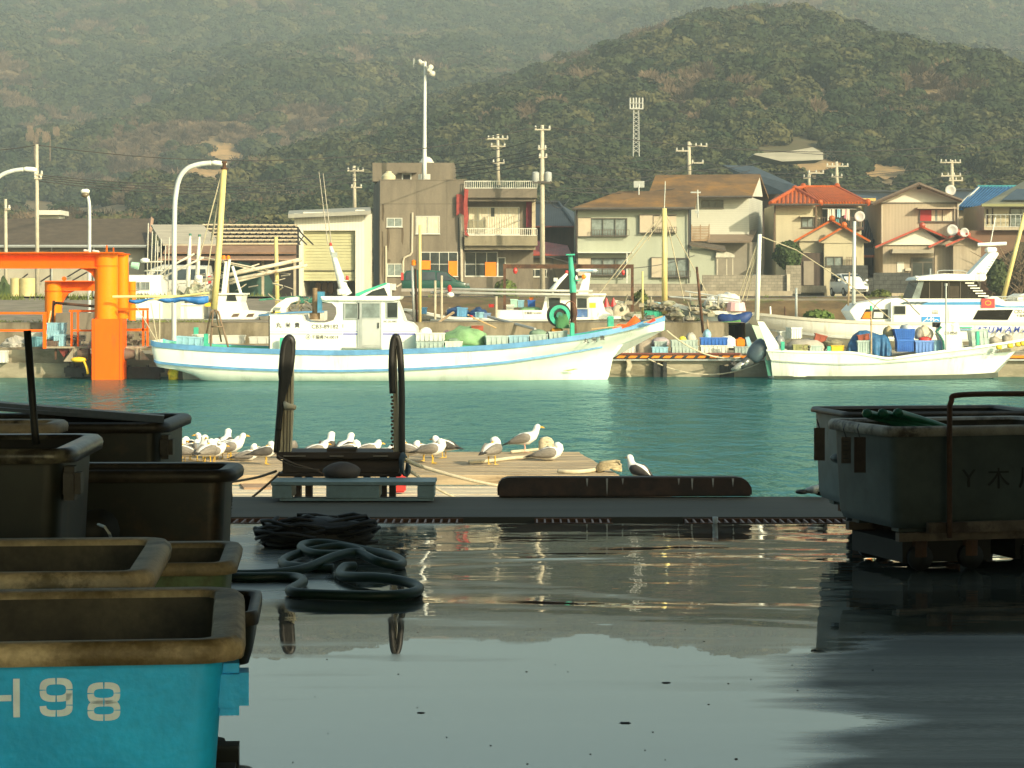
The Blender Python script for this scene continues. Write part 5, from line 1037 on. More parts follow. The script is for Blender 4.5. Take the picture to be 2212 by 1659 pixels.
# ---- quay clutter between the two
gQ = 'crates on the quay apron'
crate('upper grey crate of the pair right of the big bow', 1449, 1506, 734, 747, 89.6, M_greyc, .6, group=gQ, ribs=8); crate('lower grey crate of the pair right of the big bow', 1450, 1507, 747, 762, 89.6, M_greyc, .6, group=gQ, ribs=8)
crate('bright blue basket on a grey crate on the quay', 1512, 1571, 729, 745, 89.6, M_blue, .6, group=gQ, ribs=8); crate('grey crate under the bright blue basket on the quay', 1512, 1570, 745.5, 762, 89.6, M_whitec, .6, group=gQ, ribs=7); crate('grey crate under the orange can', 1586, 1618, 748, 763, 89.3, M_greyc, .5, group=gQ)
crate('small grey crate just behind the big bow', 1343, 1372, 744, 762, 89.8, M_whitec, .5, group=gQ); crate('teal tub with a pale lid between sacks on the quay', 1408, 1442, 749, 762, 89.5, M_ltblue, .5, group=gQ); crate('grey crate behind the teal tub', 1413, 1440, 737, 750, 90.2, M_greyc, .5, group=gQ)
one('jerry_can', 'orange jerry can on the quay beside the outboard', 'can', MB().bx(1590,1609,732,748,89.4,.3).bx(1594,1605,729,732,89.45,.15), M_oran, bevel=.03)
for lb, a, m in (('grey brown sack on the quay behind the big bow',(1372,1416,733,763),mat('brown_grey_sack',(.36,.30,.23),.9,.2,3)),('violet grey sack on the quay',(1406,1446,728,744),mat('violet_sack',(.36,.30,.31),.9,.2,3)),('pale sack on the right of the crate pair',(1480,1504,718,740),mat('pale_sack',(.48,.45,.38),.9,.2,3)),('large white sack behind the orange can',(1548,1592,725,750),mat('white_sack',(.72,.70,.62),.9,.1,3)),('light blue cloth bundle above the bright blue basket',(1518,1536,711,730),M_ltblue)): one('sack', lb, 'sack', heap(MB(),*a,90.6,.8,5,.2), m, smooth=True)
one('ball_float', 'yellow ball float in the grey crate on the quay', 'float', MB().ball(P(1474,735,89.8),.16,.16,.16,12,8), mat('yellow_float',(.70,.60,.05),.5), smooth=True); one('folded_board', 'pale blue folded board right of the orange can', 'board', MB().pr([(1610,729),(1618,727),(1632,765),(1620,768)],89.6,.1), M_ltblue)
for k,(a,b_) in enumerate((((460,740),(529,740)),((540,735),(580,740)))): crate(('long white box on the apron behind the trawler stern','white box on the apron near the trawler cabin')[k], a[0], b_[0], 724+k*3, 742, 90.5, M_whitec, .6, group=gQ, ribs=3)
one('bow_line', 'pale mooring line from the big bow across to the quay crates', 'rope', MB().tube(sag(P(1440,714,85.9),P(1600,772,88.4),.35), .03, 6), M_rope); one('bow_line', 'pale line running down from the striped beam to the water', 'rope', MB().tube(sag(P(1400,775,88.3),P(1640,785,88.2),.5), .025, 6), M_rope)
one('hanging_net', 'pale net scrap hanging over the quay edge right of the bow', 'net', MB().pr([(1352,776),(1362,776),(1366,790),(1360,806),(1366,818),(1356,812),(1352,800),(1356,788)],88.35,.06), mat('pale_scrap',(.42,.37,.27),.9,.3,6))
# ---- BOAT C: charter boat hauled out
C = T('charter_boat', 'large white charter boat with blue lettering and raked radar arch, far right', 'fishing boat', P(1950,754,97), 'boats at the far quay')
rowsC = [
 [(1614,683,.1),(1640,677,.5),(1712,684,1.2),(1788,690,1.7),(1895,695,2.0),(2000,696,2.05),(2120,696,2.05),(2260,697,2.0)],
 [(1618,690,.07),(1645,694,.45),(1712,704,1.14),(1788,712,1.66),(1895,718,1.96),(2000,720,2.02),(2120,720,2.02),(2260,720,1.98)],
 [(1640,708,.03),(1662,713,.3),(1720,719,1.0),(1788,726,1.55),(1895,733,1.88),(2000,735,1.97),(2120,735,1.97),(2260,735,1.8)],
 [(1672,738,.02),(1690,742,.2),(1730,746,.5),(1788,750,.9),(1895,755,1.2),(2000,757,1.3),(2120,757,1.3),(2260,757,1.3)]]
_, yC = hull(C, rowsC, 97.0, 95.2, M_white, mat('cream_rub_cap',(.66,.63,.52),.5,.06,3), .10, M_white, .25, strake=(2,.02,.98), ms=mat('pale_grey_strake',(.50,.52,.48),.5), sth=.09)
Yc = 95.6
build('fore_cabin', MB().pr([(1848,692),(1835,672),(1850,656),(1900,648),(1936,644),(1990,646),(1990,697),(1848,697)],Yc,2.6), M_white, C, False, bevel=.02)
build('deck_house', MB().pr([(1925,697),(1925,652),(1970,645),(2132,645),(2143,640),(2152,640),(2172,651),(2260,651),(2260,697)],Yc-.25,3.0), M_white, C)
wn = build('window', MB().pr([(1859,689),(1871,668),(1918,668),(1918,689)],Yc-.03,.05), M_glass, C); build('curtain', MB().pr([(1862,688),(1869,674),(1884,674),(1882,688)],Yc-.04,.01), M_oran, wn); build('curtain', MB().pr([(1887,687),(1888,674),(1909,674),(1907,687)],Yc-.04,.01), M_whitec, wn)
glazing(C, 1930,1957,660,680,Yc-.25,1,1,M_galv,M_glass,1.4,.04,sill=False); dd_ = build('door', MB().bx(1930,1957,682,697,Yc-.29,.04), M_white, C)
build('window', MB().pr([(2102,690),(2113,670),(2189,669),(2177,691)],Yc-.28,.03), mat('black_glass',(.012,.012,.012),.08,.2,2), C)
build('blue_band', MB().pr([(1990,658.5),(2000,653),(2120,652),(2120,658.5)],Yc-.262,.012), mat('bright_blue_band',(.05,.27,.55),.4,.1,3), C); build('blue_band', MB().pr([(2150,657),(2172,661.5),(2260,661),(2260,665),(2150,664)],Yc-.262,.012), MATS['bright_blue_band'], C)
for k in range(4): build('slash', MB().pr([(1942+k*13,657),(1954+k*13,652),(1966+k*13,652),(1952+k*13,658)],Yc-.262,.012), mat('dark_teal_slash',(.05,.09,.10),.4), C)
ph = build('pilot_house', MB().pr([(1969,645),(1984,607),(2110,606),(2128,645)],Yc,2.3), mat('smoked_glass',(.018,.018,.018),.05,.3,1.5,spec=.8), C)
build('windscreen', MB().pr([(1970,644),(1984,608),(1996,607),(1986,645)],Yc-.03,.03), M_glassl, ph)
for u in (2007,2034,2049,2074): build('mullion', MB().bx(u,u+1.6,609,644,Yc-.03,.03), M_bframe, ph)
build('doorway', MB().bx(2052,2072,618,643,Yc-.025,.02), mat('bronze_tint',(.06,.05,.04),.1,.2,3), ph)
for k in range(6): build('louver', MB().bx(2085+k*5.6,2104+k*6.4,610+k*5.6,612.6+k*5.6,Yc-.06,.05), M_white, ph)
rf_ = build('roof', MB().pr([(1978,606),(1985,598),(2040,591),(2130,593),(2132,603),(2126,607)],Yc-.2,2.7), M_white, C, False, bevel=.03)
build('searchlight', MB().tube([P(1977,600,95.9),P(1985,600,95.9)],[.09,.07],10), M_white, rf_, True); build('roof_rail', MB().tube(cr([P(2025,592,96),P(2028,585,96),P(2060,584,96),P(2085,586,96),P(2088,594,96)],4), .018, 5), M_galv, rf_)
ar = build('radar_arch', MB().pr([(2092,595),(2128,596),(2157,550),(2157,545),(2138,546)],Yc+.7,.9), M_white, C, False, bevel=.02); build('radar_base', MB().bx(2132,2154,534,545,Yc+.85,.5), M_white, ar, False, bevel=.04); build('radar_bar', MB().tube([P(2112,528.5,96.6),P(2174,526,96.6)], .075, 10), M_white, ar, 'auto'); build('whip_antenna', MB().tube([P(2140,524,96.8),P(2150,470,96.8)], .018, 5), M_white, ar)
txt(ar, 'SNO.21', 2109, 2127, 588.5, 594.5, Yc+.7, M_grlet, shear=.2)
for k in range(5): build('vent_slot', MB().pr([(2130+k*3.6,582-k*5.4),(2136+k*3.2,582-k*5.4),(2137+k*3.2,580-k*5.4),(2131+k*3.6,580-k*5.4)],Yc+.69,.01), mat('blue_grey_slot',(.12,.22,.30),.5), ar)
pn = build('notice_flag', MB().bx(2120,2149,645,665,Yc-.30,.02), mat('red_sign_cloth',(.50,.06,.06),.7,.1,3), C); build('gold_mark', MB().rings([[P(2134.5+(6+q)*math.cos(a),654.5+(4.6+q*.8)*math.sin(a),Yc-.30-dd) for q,dd in ((.7,0),(.7,.006),(-.7,.006),(-.7,0))] for a in [k*math.pi/8 for k in range(16)]], close=True), M_yelp, pn)
lg_ = build('logo_board', MB().bx(1991,2031,684,696,Yc-.28,.02), mat('logo_blue',(.03,.26,.62),.5,.05,3), C); build('white_wave', MB().tube(cr([P(u,v,Yc-.285) for u,v in ((1994,695),(2000,690),(2004,686),(2002,690),(2007,691),(2012,685),(2010,694),(2017,686),(2016,694),(2022,690),(2028,693))],4), .016, 5), M_white, lg_)
txt(C, 'システム', 2013, 2026, 670, 673.5, Yc-.25, M_grlet); txt(C, '整備船', 2013, 2026, 674.5, 678, Yc-.25, M_grlet); txt(C, 'CB2-8', 2191, 2216, 669, 677, Yc-.25, M_grlet, shear=.15); txt(C, '千葉県', 2195, 2216, 679, 685, Yc-.25, M_grlet)
Maz = mat('deep_blue_lettering', (.03,.07,.38), .45, .05, 3)
for ch_, u0 in zip('AZUMAMA', (2106,2121,2134,2151,2170,2189,2208)): txt(C, ch_, u0, u0+15 if ch_ != 'Z' else u0+12, 706-.1*(u0-2106)*.1, 719-.01*(u0-2106), yC(u0+6,712)-.16, Maz, shear=.25)
for k, mm in enumerate((M_green, M_bluetrim)): build('bow_flash', MB().bx(2070,2100,706+k*5,708.5+k*5,yC(2085,710)-.05,.04), mm, C)
rr_ = MB(); rr_.tube([P(2150,641,95.5),P(2260,641,95.5)], .025, 5)
for u in (2165,2188,2212): rr_.tube([P(u,641,95.5),P(u,652,95.5)], .02, 5)
rr_.tube([P(2155,650,95.5),P(2260,628,95.5)], .022, 5); build('rail', rr_, M_galv, C)
build('aft_cover', MB().pr([(2198,650),(2199,640),(2212,634),(2260,634),(2260,650)],95.9,2), M_white, C)
for a in (1745,1900,2080): one('keel_block', 'timber block under the charter boat, %s' % {1745:'toward its bow',1900:'midway',2080:'toward its stern'}[a], 'block', MB().box(X(a,97)-.2,X(a,97)+.2,96.3,97.7,-.64,-.55), M_wood, 'keel blocks')
# white mast in front of the charter bow and the slender poles
def pole(lb, a, b_, Y, r, m, name='pole', grp=None, stays=()):
    t = T(name, lb, 'pole', P(*a,Y), grp); build('shaft', MB().tube([P(*a,Y),P(*b_,Y)], [r, r*.8], 8), m, t, True)
    for s0, s1 in stays: build('stay', MB().tube([P(*s0,Y),P(*s1,Y+.3)], .02, 4), MATS['pale_stay'], t)
    return t
pole('white mast with several stays standing before the charter boat bow', (1635,692), (1641,506), 93.0, .10, M_white, 'mast', None, [((1640,512),(1596,640)),((1640,512),(1604,648)),((1641,520),(1612,650)),((1640,530),(1600,655)),((1642,510),(1720,540)),((1720,540),(1840,618)),((1840,618),(1925,690))])
pole('tall pale pole left of the white parked car', (1844,662), (1846,478), 96.5, .08, M_lamp, 'mast'); pole('yellowish leaning double pole at the right frame edge', (2166,650), (2214,460), 98.5, .10, M_yel, 'mast')
pole('thin wooden stake beside the tall pale pole', (1832,660), (1835,588), 97, .04, MATS['tan_pole'])
pole('tall cream mast in front of the grey house', (1436,678), (1435,450), 100, .13, M_yel, 'mast', None, [((1435,452),(1400,520)),((1435,455),(1290,640)),((1436,455),(1478,650)),((1437,460),(1530,640)),((1435,470),(1330,600))]); build('whip_antenna', MB().tube([P(1435,452,100),P(1437,392,100)], .02, 5), M_galv, bpy.data.objects['mast.003'] if 'mast.003' in bpy.data.objects else None)
for k,(a,b_,Y,r,m) in enumerate((((907,698),(907,486),96,.07,M_yel),((895,700),(890,573),96.2,.06,M_galv),((901,700),(897,580),96.3,.05,M_rust),((1388,690),(1388,586),98,.05,M_yel),((1519,720),(1505,576),92.5,.06,M_rust),((1720,690),(1720,622),99,.055,M_lamp),((1696,690),(1695,662),98,.04,M_rust),((1665,696),(1664,662),98,.04,M_white),((2008,640),(2010,580),118,.05,M_galv),((1530,720),(1528,690),92,.04,M_wood))): pole(('cream boat mast left of the green van','grey mast topped by an orange lamp','rusty mast leaning beside the orange lamp mast','short cream stake right of the rusty gantry','dark leaning stake at the quay by the blue tarp boat','white plastic post on the brown bank','short dark post on the brown bank','short white post by the charter bow','grey post in front of the tan house','short wooden stake beside the dark leaning one')[k], a, b_, Y, r, m)
one('beacon_lamp', 'orange lamp on top of the leaning grey mast', 'lamp', MB().lathe(P(894,573,96.2),[(.10,0),(.10,.18),(.05,.22)],10), M_oran)
# ---- BOAT E: mid harbour trawler on the hard
E = T('fishing_boat', 'white trawler ashore with long pipe rails, behind the large moored one', 'fishing boat', P(1100,700,99.5), 'boats at the far quay')
rowsE = [[(868,667,.1),(892,670,.5),(930,678,.9),(969,684,1.2),(1030,687,1.4),(1100,688,1.5),(1172,687,1.5),(1260,686,1.5),(1342,684,1.4)],[(878,676,.06),(896,681,.4),(930,688,.75),(969,693,1.05),(1030,696,1.25),(1100,697,1.3),(1172,697,1.3),(1260,697,1.3),(1340,696,1.2)],[(890,690,.02),(902,693,.2),(930,697,.4),(969,701,.6),(1030,703,.7),(1100,703,.7),(1172,703,.7),(1260,703,.7),(1336,703,.6)]]
_, yE = hull(E, rowsE, 99.5, 98.0, M_white, M_white, .09, M_conc, .2, strake=(1,.1,1), ms=M_galv, sth=.05)
Ye = 98.2
build('bulwark', MB().pr([(1073,670),(1175,670),(1175,690),(1073,690)],Ye-.1,2.6), M_white, E); txt(E, '千葉県7410005', 1132, 1170, 673.5, 679, Ye-.1, M_grlet)
build('cabin', MB().pr([(1167,690),(1180,636),(1308,638),(1308,640),(1302,652),(1308,672),(1335,687),(1335,690)],Ye,2.2), M_white, E)
build('roof', MB().bx(1178,1310,634,638.5,Ye-.12,2.4), M_white, E, False, bevel=.02)
glazing(E,1184,1211,642,664,Ye,1,1,M_frame,M_glass,1.5,.05,sill=False); glazing(E,1245,1269,643,667,Ye,1,1,M_frame,M_glass,1.5,.05,sill=False)
build('blue_panel', MB().bx(1245,1269,668,697,Ye-.03,.03), mat('chalky_blue_paint',(.06,.14,.33),.7,.25,4,c2=(.3,.36,.45),thr=.6), E); build('door', MB().bx(1271,1296,646,697,Ye-.04,.04), M_white, E); build('notice', MB().bx(1273,1287,654,665,Ye-.05,.01), M_yelp, E); build('side_panel', MB().bx(1184,1186.5,672,688,Ye-.03,.03), M_blue, E)
rm = build('radar_mast', MB().pr([(1248,638),(1262,590),(1276,590),(1270,640)],Ye+.9,.5), M_white, E, False, bevel=.02); build('radar_bar', MB().bx(1243,1291,581,587.5,Ye+.8,.35), mat('pale_blue_white',(.62,.68,.70),.4), rm, False, bevel=.04); build('lamp', MB().ball(P(1261,598,Ye+.8),.10,.1,.1,8,6), M_oran, rm); build('scratches', MB().bx(1252,1282,583.5,585.5,Ye+.79,.01), M_bluetrim, rm)
la = build('light_mast', MB().tube([P(1190,630,98.9),P(1206,610,98.9),P(1225,591,98.9)], [.12,.09,.06], 8), M_white, E, True); build('lamp', MB().lathe(P(1224,590,98.9),[(.07,0),(.07,.09),(.02,.12)],8), M_red, la); build('mirror', MB().bx(1196,1205,600,608,98.7,.1), M_whitec, la)
pr_ = MB()
for v, du in ((624,0),(632,-12)): pr_.tube([P(942+du,v,97.4),P(1180,v+4,97.8),P(1280,v+5,98)], .055, 8)
pr_.tube([P(930,692,97.2),P(1240,692,97.6)], .045, 8)
build('pipe_rail', pr_, mat('grey_pipe_rail',(.46,.47,.43),.5,.1,3), E, True)
for u, v0, v1 in ((940,606,718),(954,595,716),(1024,690,686),(1072,640,690)): build('rail_post', MB().tube([P(u,min(v0,v1)+.1,97.3),P(u,max(v0,v1),97.3)], .05, 6), mat('cream_post',(.48,.43,.32),.6,.15,3), E)
one('life_light', 'red and white lamp hanging on the pipe rail', 'lamp', MB().lathe(P(971,630,97.3),[(.06,0),(.09,.1),(.09,.2),(.03,.28)],10), M_red); one('float', 'white float under the red lamp on the pipe rail', 'float', MB().ball(P(973,637,97.3),.16,.12,.11,10,6), M_white, smooth=True)
gE = 'gear on the trawler ashore'
crate('blue basket on the ashore trawler foredeck', 986, 1008, 664, 684, 98.3, mat('mid_blue_plastic',(.10,.30,.52),.5,.12,4), .5, .1, .05, gE); crate('pale blue basket beside the dark blue tarp', 1027, 1045, 674, 690, 98.2, M_ltblue, .4, group=gE); crate('blue grey basket, right neighbour of the pale one', 1046, 1060, 676, 691, 98.2, mat('dusty_blue_plastic',(.20,.32,.52),.5,.1,4), .4, group=gE); crate('pale green bucket on the ashore trawler', 1103, 1118, 646, 664, 99.4, mat('pale_green_plastic',(.42,.62,.52),.5,.1,4), .4, group=gE); crate('pale aqua bucket right of the green one', 1119, 1132, 648, 664, 99.4, M_ltblue, .4, group=gE); crate('blue and orange box near the cabin of the ashore trawler', 1140, 1156, 648, 663, 99.5, M_blue, .4, group=gE); crate('orange box standing behind the blue one', 1144, 1152, 642, 656, 99.9, M_oran, .3, group=gE)
crate('dull grey tub left of the green bucket', 1094, 1110, 658, 671, 99, M_whitec, .5, group=gE); crate('red fish box on the bank wall', 1056, 1067, 657, 664, 100.2, M_red, .3, group=gE); crate('small bright blue basket near the cream mast', 910, 922, 664, 678, 98.6, mat('azure_plastic',(.12,.36,.62),.5,.1,4), .4, group=gE)
one('tarpaulin', 'dark blue tarp over the foredeck of the ashore trawler', 'tarpaulin', heap(heap(MB(),965,1015,662,687,99,1,4,.25),1010,1056,665,690,99,1,6,.25), mat('navy_tarpaulin',(.03,.08,.20),.6,.3,3), smooth=True); one('net_heap', 'grey brown netting left of the dark blue tarp', 'net', heap(MB(),962,990,664,682,99.8,.8,7,.3), mat('grey_brown_net',(.28,.24,.17),.95,.3,4)); one('net_heap', 'pale green netting in front of the cabin of the ashore trawler', 'net', heap(MB(),1118,1176,662,675,98.6,.9,8,.2), M_tarpg, smooth=True)
one('oar', 'dark plank leaning on the wall left of the pipe rail posts', 'plank', MB().slab([P(921,712,96.6),P(926,712,96.6),P(983,676,96.6),P(979,672,96.6)],.05), M_wood); one('white_oar', 'white pole laid down across the wall toward the crates', 'pole', MB().tube([P(1054,684,96),P(1156,711,93)], .06, 6), M_galv)
# gantry
ga = T('gantry', 'rusty steel goal shaped gantry in the boat yard', 'gantry', P(1228,690,104)); build('post', MB().bx(1087,1093,570,692,104,.14), M_rust, ga); build('post', MB().bx(1363,1369,571,692,104,.14), M_rust, ga); build('beam', MB().bx(1093.2,1362.8,571,580,104,.14), M_rust, ga); build('pulley', MB().ball(P(1113,585,103.9),.10,.08,.14,8,6), M_red, ga); build('pulley', MB().ball(P(1346,589,103.9),.08,.08,.12,8,6), M_red, ga)
# ---- BOATS F: the row at the left
Fb = T('fishing_boat', 'white trawler lettered 80139 with a green horn lamp, ashore at the left', 'fishing boat', P(430,705,100.5), 'boats at the far quay')
rowsF = [[(262,684,1.2),(330,688,1.5),(420,690,1.6),(480,689,1.5),(540,686,1.1),(590,680,.5),(612,677,.05)],[(266,694,1.1),(330,698,1.35),(420,699,1.4),(480,698,1.25),(540,695,.85),(580,690,.35),(602,686,.03)],[(275,704,.7),(330,706,.8),(420,706,.8),(480,706,.7),(540,704,.4),(570,700,.15),(588,696,.01)]]
hull(Fb, rowsF, 100.5, 99.0, M_white, mat('powder_blue_trim',(.38,.50,.58),.5,.1,3), .11, M_conc, .2)
Yw = 99.2
build('cabin', MB().pr([(279,594),(347,594),(350,642),(350,690),(279,690)],Yw,2.2), M_white, Fb); glazing(Fb,293,302,609,627,Yw,1,1,M_galv,M_glassl,1.3,.05,sill=False); glazing(Fb,304,323,609,626,Yw,2,1,M_galv,M_glassl,1.3,.05,sill=False); txt(Fb, '-80139', 294, 321, 633.5, 641, Yw, M_grlet)
build('mid_house', MB().bx(390,437,655,690,Yw+.2,1.8), M_white, Fb); build('red_line', MB().bx(391,436,660,661.2,Yw+.19,.012), M_red, Fb)
build('aft_house', MB().bx(350.2,390,648,690,Yw+.1,2.0), mat('grey_green_panel',(.46,.50,.44),.5,.1,2), Fb)
cb = build('wheel_house', MB().pr([(470,672),(466,636),(524,635),(520,652),(526,670),(580,674),(580,690),(470,690)],Yw,2.0), M_white, Fb); build('windscreen', MB().pr([(489,650),(491,637.5),(508,637),(512,650)],Yw-.03,.03), M_glass, cb); build('roof', MB().bx(464,527,633,636.5,Yw-.1,2.2), M_white, cb)
for u in (499,531,559): build('hatch', MB().pr([(u,685),(u+5,678),(u+19,677),(u+15,684)],Yw-.02,.03), mat('brown_hatch_glass',(.14,.10,.07),.3,.2,3), cb)
build('notice', MB().bx(442,455,653.5,662,Yw+.1,.02), M_yelp, Fb)
rd = build('radar_dome', MB().lathe(P(313,567,99.8),[(.15,0),(.20,.04),(.20,.13),(.08,.19)],12), M_white, Fb, True); build('horn_lamp', MB().tube([P(284,572,99.6),P(300,575,99.6)], [.13,.16], 10), mat('pale_mint_paint',(.38,.66,.48),.5,.1,3), Fb, 'auto')
rk_ = MB(); rr5 = random.Random(12)
for u, v0, v1 in ((318,482,600),(326,500,596),(334,505,590),(340,520,596),(348,515,600),(356,530,596),(364,512,590),(372,505,560)): rk_.tube([P(u,v1,99.9),P(u+rr5.uniform(0,5),v0,99.9)], .025, 5)
for v in (566,585): rk_.tube([P(312,v,99.9),P(352,v-1,99.9)], .04, 6)
rk_.tube([P(340,598,99.9),P(365,577,99.9),P(420,548,99.9)], .05, 6); rk_.tube([P(345,603,99.9),P(395,577,99.9),P(440,556,99.9)], .05, 6)
build('antenna_rack', rk_, mat('grey_white_pipe',(.52,.50,.42),.5,.1,3), Fb, True)
for u, v0, v1, vt in ((408,544,620,509),(428,544,600,511)):
    mk_ = build('mast', MB().tube([P(u-2,v1,100),P(u+1,v0,100),P(u+3,vt,100)], [.10,.08,.035], 8), M_white, Fb, True); build('cap_lamp', MB().lathe(P(u+3,vt,100),[(.06,0),(.06,.09)],8), M_dgreen, mk_)
build('radome', MB().lathe(P(429,604,99.8),[(.05,-.05),(.17,0),(.17,.16),(.12,.18)],12), M_white, Fb, True)
for a, b_, r in (((437,606),(652,560),.085),((490,606),(664,573),.07),((470,600),(560,570),.03),((420,552),(580,590),.03),((440,556),(600,588),.03),((496,612),(600,586),.05)): build('boom', MB().tube([P(*a,100.3),P(*b_,100.8)], r, 8), mat('rusty_white_boom',(.58,.52,.40),.6,.15,3,c2=(.30,.18,.09),thr=.62), Fb, True)
for a, b_ in (((496,560),(485,640)),((488,565),(480,640)),((502,575),(522,640))): build('strut', MB().tube([P(*a,100),P(*b_,100)], .06, 6), M_white, Fb)
for u in (483,493): build('lamp', MB().lathe(P(u,560,100),[(.08,0),(.08,.14),(.04,.16)],8), M_oran, Fb)
cl_ = MB(); rc = random.Random(2)
for i in range(40): a = (rc.uniform(380,640), rc.uniform(590,650)); cl_.tube([P(*a,100.2+rc.random()), P(a[0]+rc.uniform(-26,26),a[1]+rc.uniform(-8,14),100.2+rc.random())], rc.uniform(.012,.035), 4)
co_ = build('rigging_clutter', cl_, mat('mixed_rigging',(.40,.36,.28),.7,.35,1), Fb)
nt_ = T('net_pile', 'pile of grey green nets and gear on the deck of the 80139 trawler', 'net', P(430,650,100)); build('mass', heap(heap(heap(MB(),400,440,610,652,100.4,1,3,.35),440,470,618,655,100.6,1,4,.35),360,400,625,652,100.6,1,8,.3), mat('mottled_net',(.30,.32,.24),.95,.45,6,c2=(.46,.40,.30),thr=.55), nt_)
F3 = T('skiff', 'white skiff with a curved bow cowl beside the trawler exhaust', 'fishing boat', P(615,700,98.5), 'boats at the far quay')
hull(F3, [[(556,680,.5),(590,678,.8),(630,674,.9),(700,672,.9)],[(560,690,.4),(590,690,.7),(630,688,.8),(700,688,.8)],[(566,700,.2),(590,701,.4),(630,701,.5),(700,701,.5)]], 98.5, 97.6, M_white, M_bluetrim, .06, M_conc, .2)
build('bow_cowl', MB().pr([(580,680),(586,668),(600,655),(618,644),(642,641),(643,650),(628,655),(618,668),(616,680)],97.9,1.0), M_white, F3, False, bevel=.02); build('solar_panel', MB().pr([(588,671),(592,664),(607,664),(604,671)],97.88,.03), M_glassl, F3); build('yellow_case', MB().bx(586,606,673,680,97.8,.3), M_yelp, F3); build('lamp', MB().lathe(P(592,676,97.7),[(.05,0),(.05,.1)],8), M_black, F3)
dg = MB(); 
for i in range(26): a = (rc.uniform(622,672), rc.uniform(640,690)); dg.tube([P(*a,98.6), P(a[0]+rc.uniform(-14,14),a[1]+rc.uniform(-14,14),98.6+rc.random())], rc.uniform(.02,.04), 4)
build('rope_tangle', dg, mat('dull_rope_tangle',(.30,.27,.19),.95,.3,3), F3); build('blue_winch', MB().bx(684,694,634,676,98.4,.5).bx(676,700,630,645,98.5,.5), mat('winch_blue',(.05,.22,.36),.5,.2,3), F3)
pole('second yellow mast in front of the garage', (600,690), (596,512), 101, .10, M_yel, 'mast')
one('net_roll', 'green netting rolled along a pole beside the garage', 'net', MB().tube(cr([P(606,652,101),P(640,650,101),P(690,648,101),P(730,650,101)],4), .13, 8).tube([P(560,648,101),P(650,640,101)], .04, 5), mat('teal_net',(.05,.20,.14),.9,.35,5))
# ---- BOAT G: grey hull left of the charter boat
Gb = T('fishing_boat', 'pale grey hulled boat with rails, standing ashore behind the blue tarps', 'fishing boat', P(1560,740,99), 'boats at the far quay')
hull(Gb, [[(1448,650,.05),(1478,660,.5),(1520,668,.9),(1580,674,1.2),(1660,680,1.3)],[(1458,664,.04),(1484,676,.4),(1520,690,.7),(1580,700,1.0),(1660,706,1.1)],[(1500,700,.02),(1512,712,.2),(1535,724,.4),(1580,734,.6),(1660,742,.7)]], 99.6, 98.4, mat('pale_grey_hull',(.40,.47,.46),.5,.08,1,c2=(.33,.38,.36),thr=.6), M_white, .16, M_conc, .2)
rlg = MB(); rlg.tube([P(1446,641,98.6),P(1600,652,98.6)], .04, 6); rlg.tube([P(1480,629,98.8),P(1600,648,98.8)], .035, 6)
for u in (1490,1510,1528,1545,1560,1575,1590): rlg.tube([P(u,632+(u-1480)*.16,98.8),P(u+4,672,98.8)], .03, 5)
build('rail', rlg, M_galv, Gb)
one('pink_tub', 'upturned pale pink tub on the grey hulled boat', 'tub', MB().lathe(P(1590,672,98.6),[(.42,0),(.36,.34),(.30,.38)],14), mat('pale_pink_plastic',(.72,.45,.46),.5,.08,3), smooth=False); one('white_heap', 'heap of white bundles on the grey hulled boat', 'bundle', heap(heap(MB(),1545,1600,632,655,99.2,.9,4,.3),1520,1556,640,660,99.2,.8,6,.3), mat('white_bundle',(.70,.69,.63),.8,.15,4), smooth=True)
tb = MB(); tb.tube(cr([P(1552,682,96.5),P(1566,690,96.4),P(1584,692,96.3),P(1604,688,96.2),P(1624,676,96.2)],4), [.08,.14,.2,.22,.24,.26,.27,.26,.25,.24,.25,.25,.24,.22,.18,.12,.06], 10)
one('furled_sail', 'dark blue furled sail slung before the grey hulled boat', 'sail', tb, mat('dark_blue_canvas',(.015,.05,.19),.6,.25,4), smooth=True); one('green_bundle', 'green rope bundle slung below the dark blue sail', 'rope', MB().tube(cr([P(1535,704,95.6),P(1560,700,95.6),P(1585,698,95.6),P(1600,695,95.6)],4), .09, 8), mat('green_bundle_rope',(.10,.26,.07),.8,.3,6), smooth=True)
yd = MB(); ry = random.Random(31)
for i in range(70):
    u = ry.uniform(1340,1560); v = ry.uniform(655,692); Y = ry.uniform(96,102); k = ry.random()
    if k < .5: b = MB().ball(P(u,v,Y), ry.uniform(.1,.35), .3, ry.uniform(.08,.2), 8, 5, .35, i); yd.add(b.v, b.f)
    elif k < .8: yd.tube([P(u,v,Y),P(u+ry.uniform(-20,20),v-ry.uniform(4,24),Y)], .03, 4)
    else: b = MB().bx(u,u+ry.uniform(8,20),v-8,v,Y,.4); yd.add(b.v, b.f)
yo = build('gear_litter', yd, mat('mixed_gear_litter',(.34,.30,.22),.9,.5,.8,c2=(.14,.20,.12),thr=.55), None, False, (0,95,0)); tag(yo, 'jumble of nets, floats and poles in the boat yard', 'gear'); yo['kind'] = 'stuff'
for lb, a, m in (('cream net sack left of the rusty gantry foot',(1318,1360,655,684),mat('cream_net_sack',(.52,.46,.34),.9,.2,3)),('grey net sack behind the trawler bow',(1296,1330,662,686),M_tarpy),('green tarp bundle with a blue box in the yard',(1392,1436,654,676),M_tarpg)): one('sack', lb, 'sack', heap(MB(),*a,101,1,5,.2), m, smooth=True)
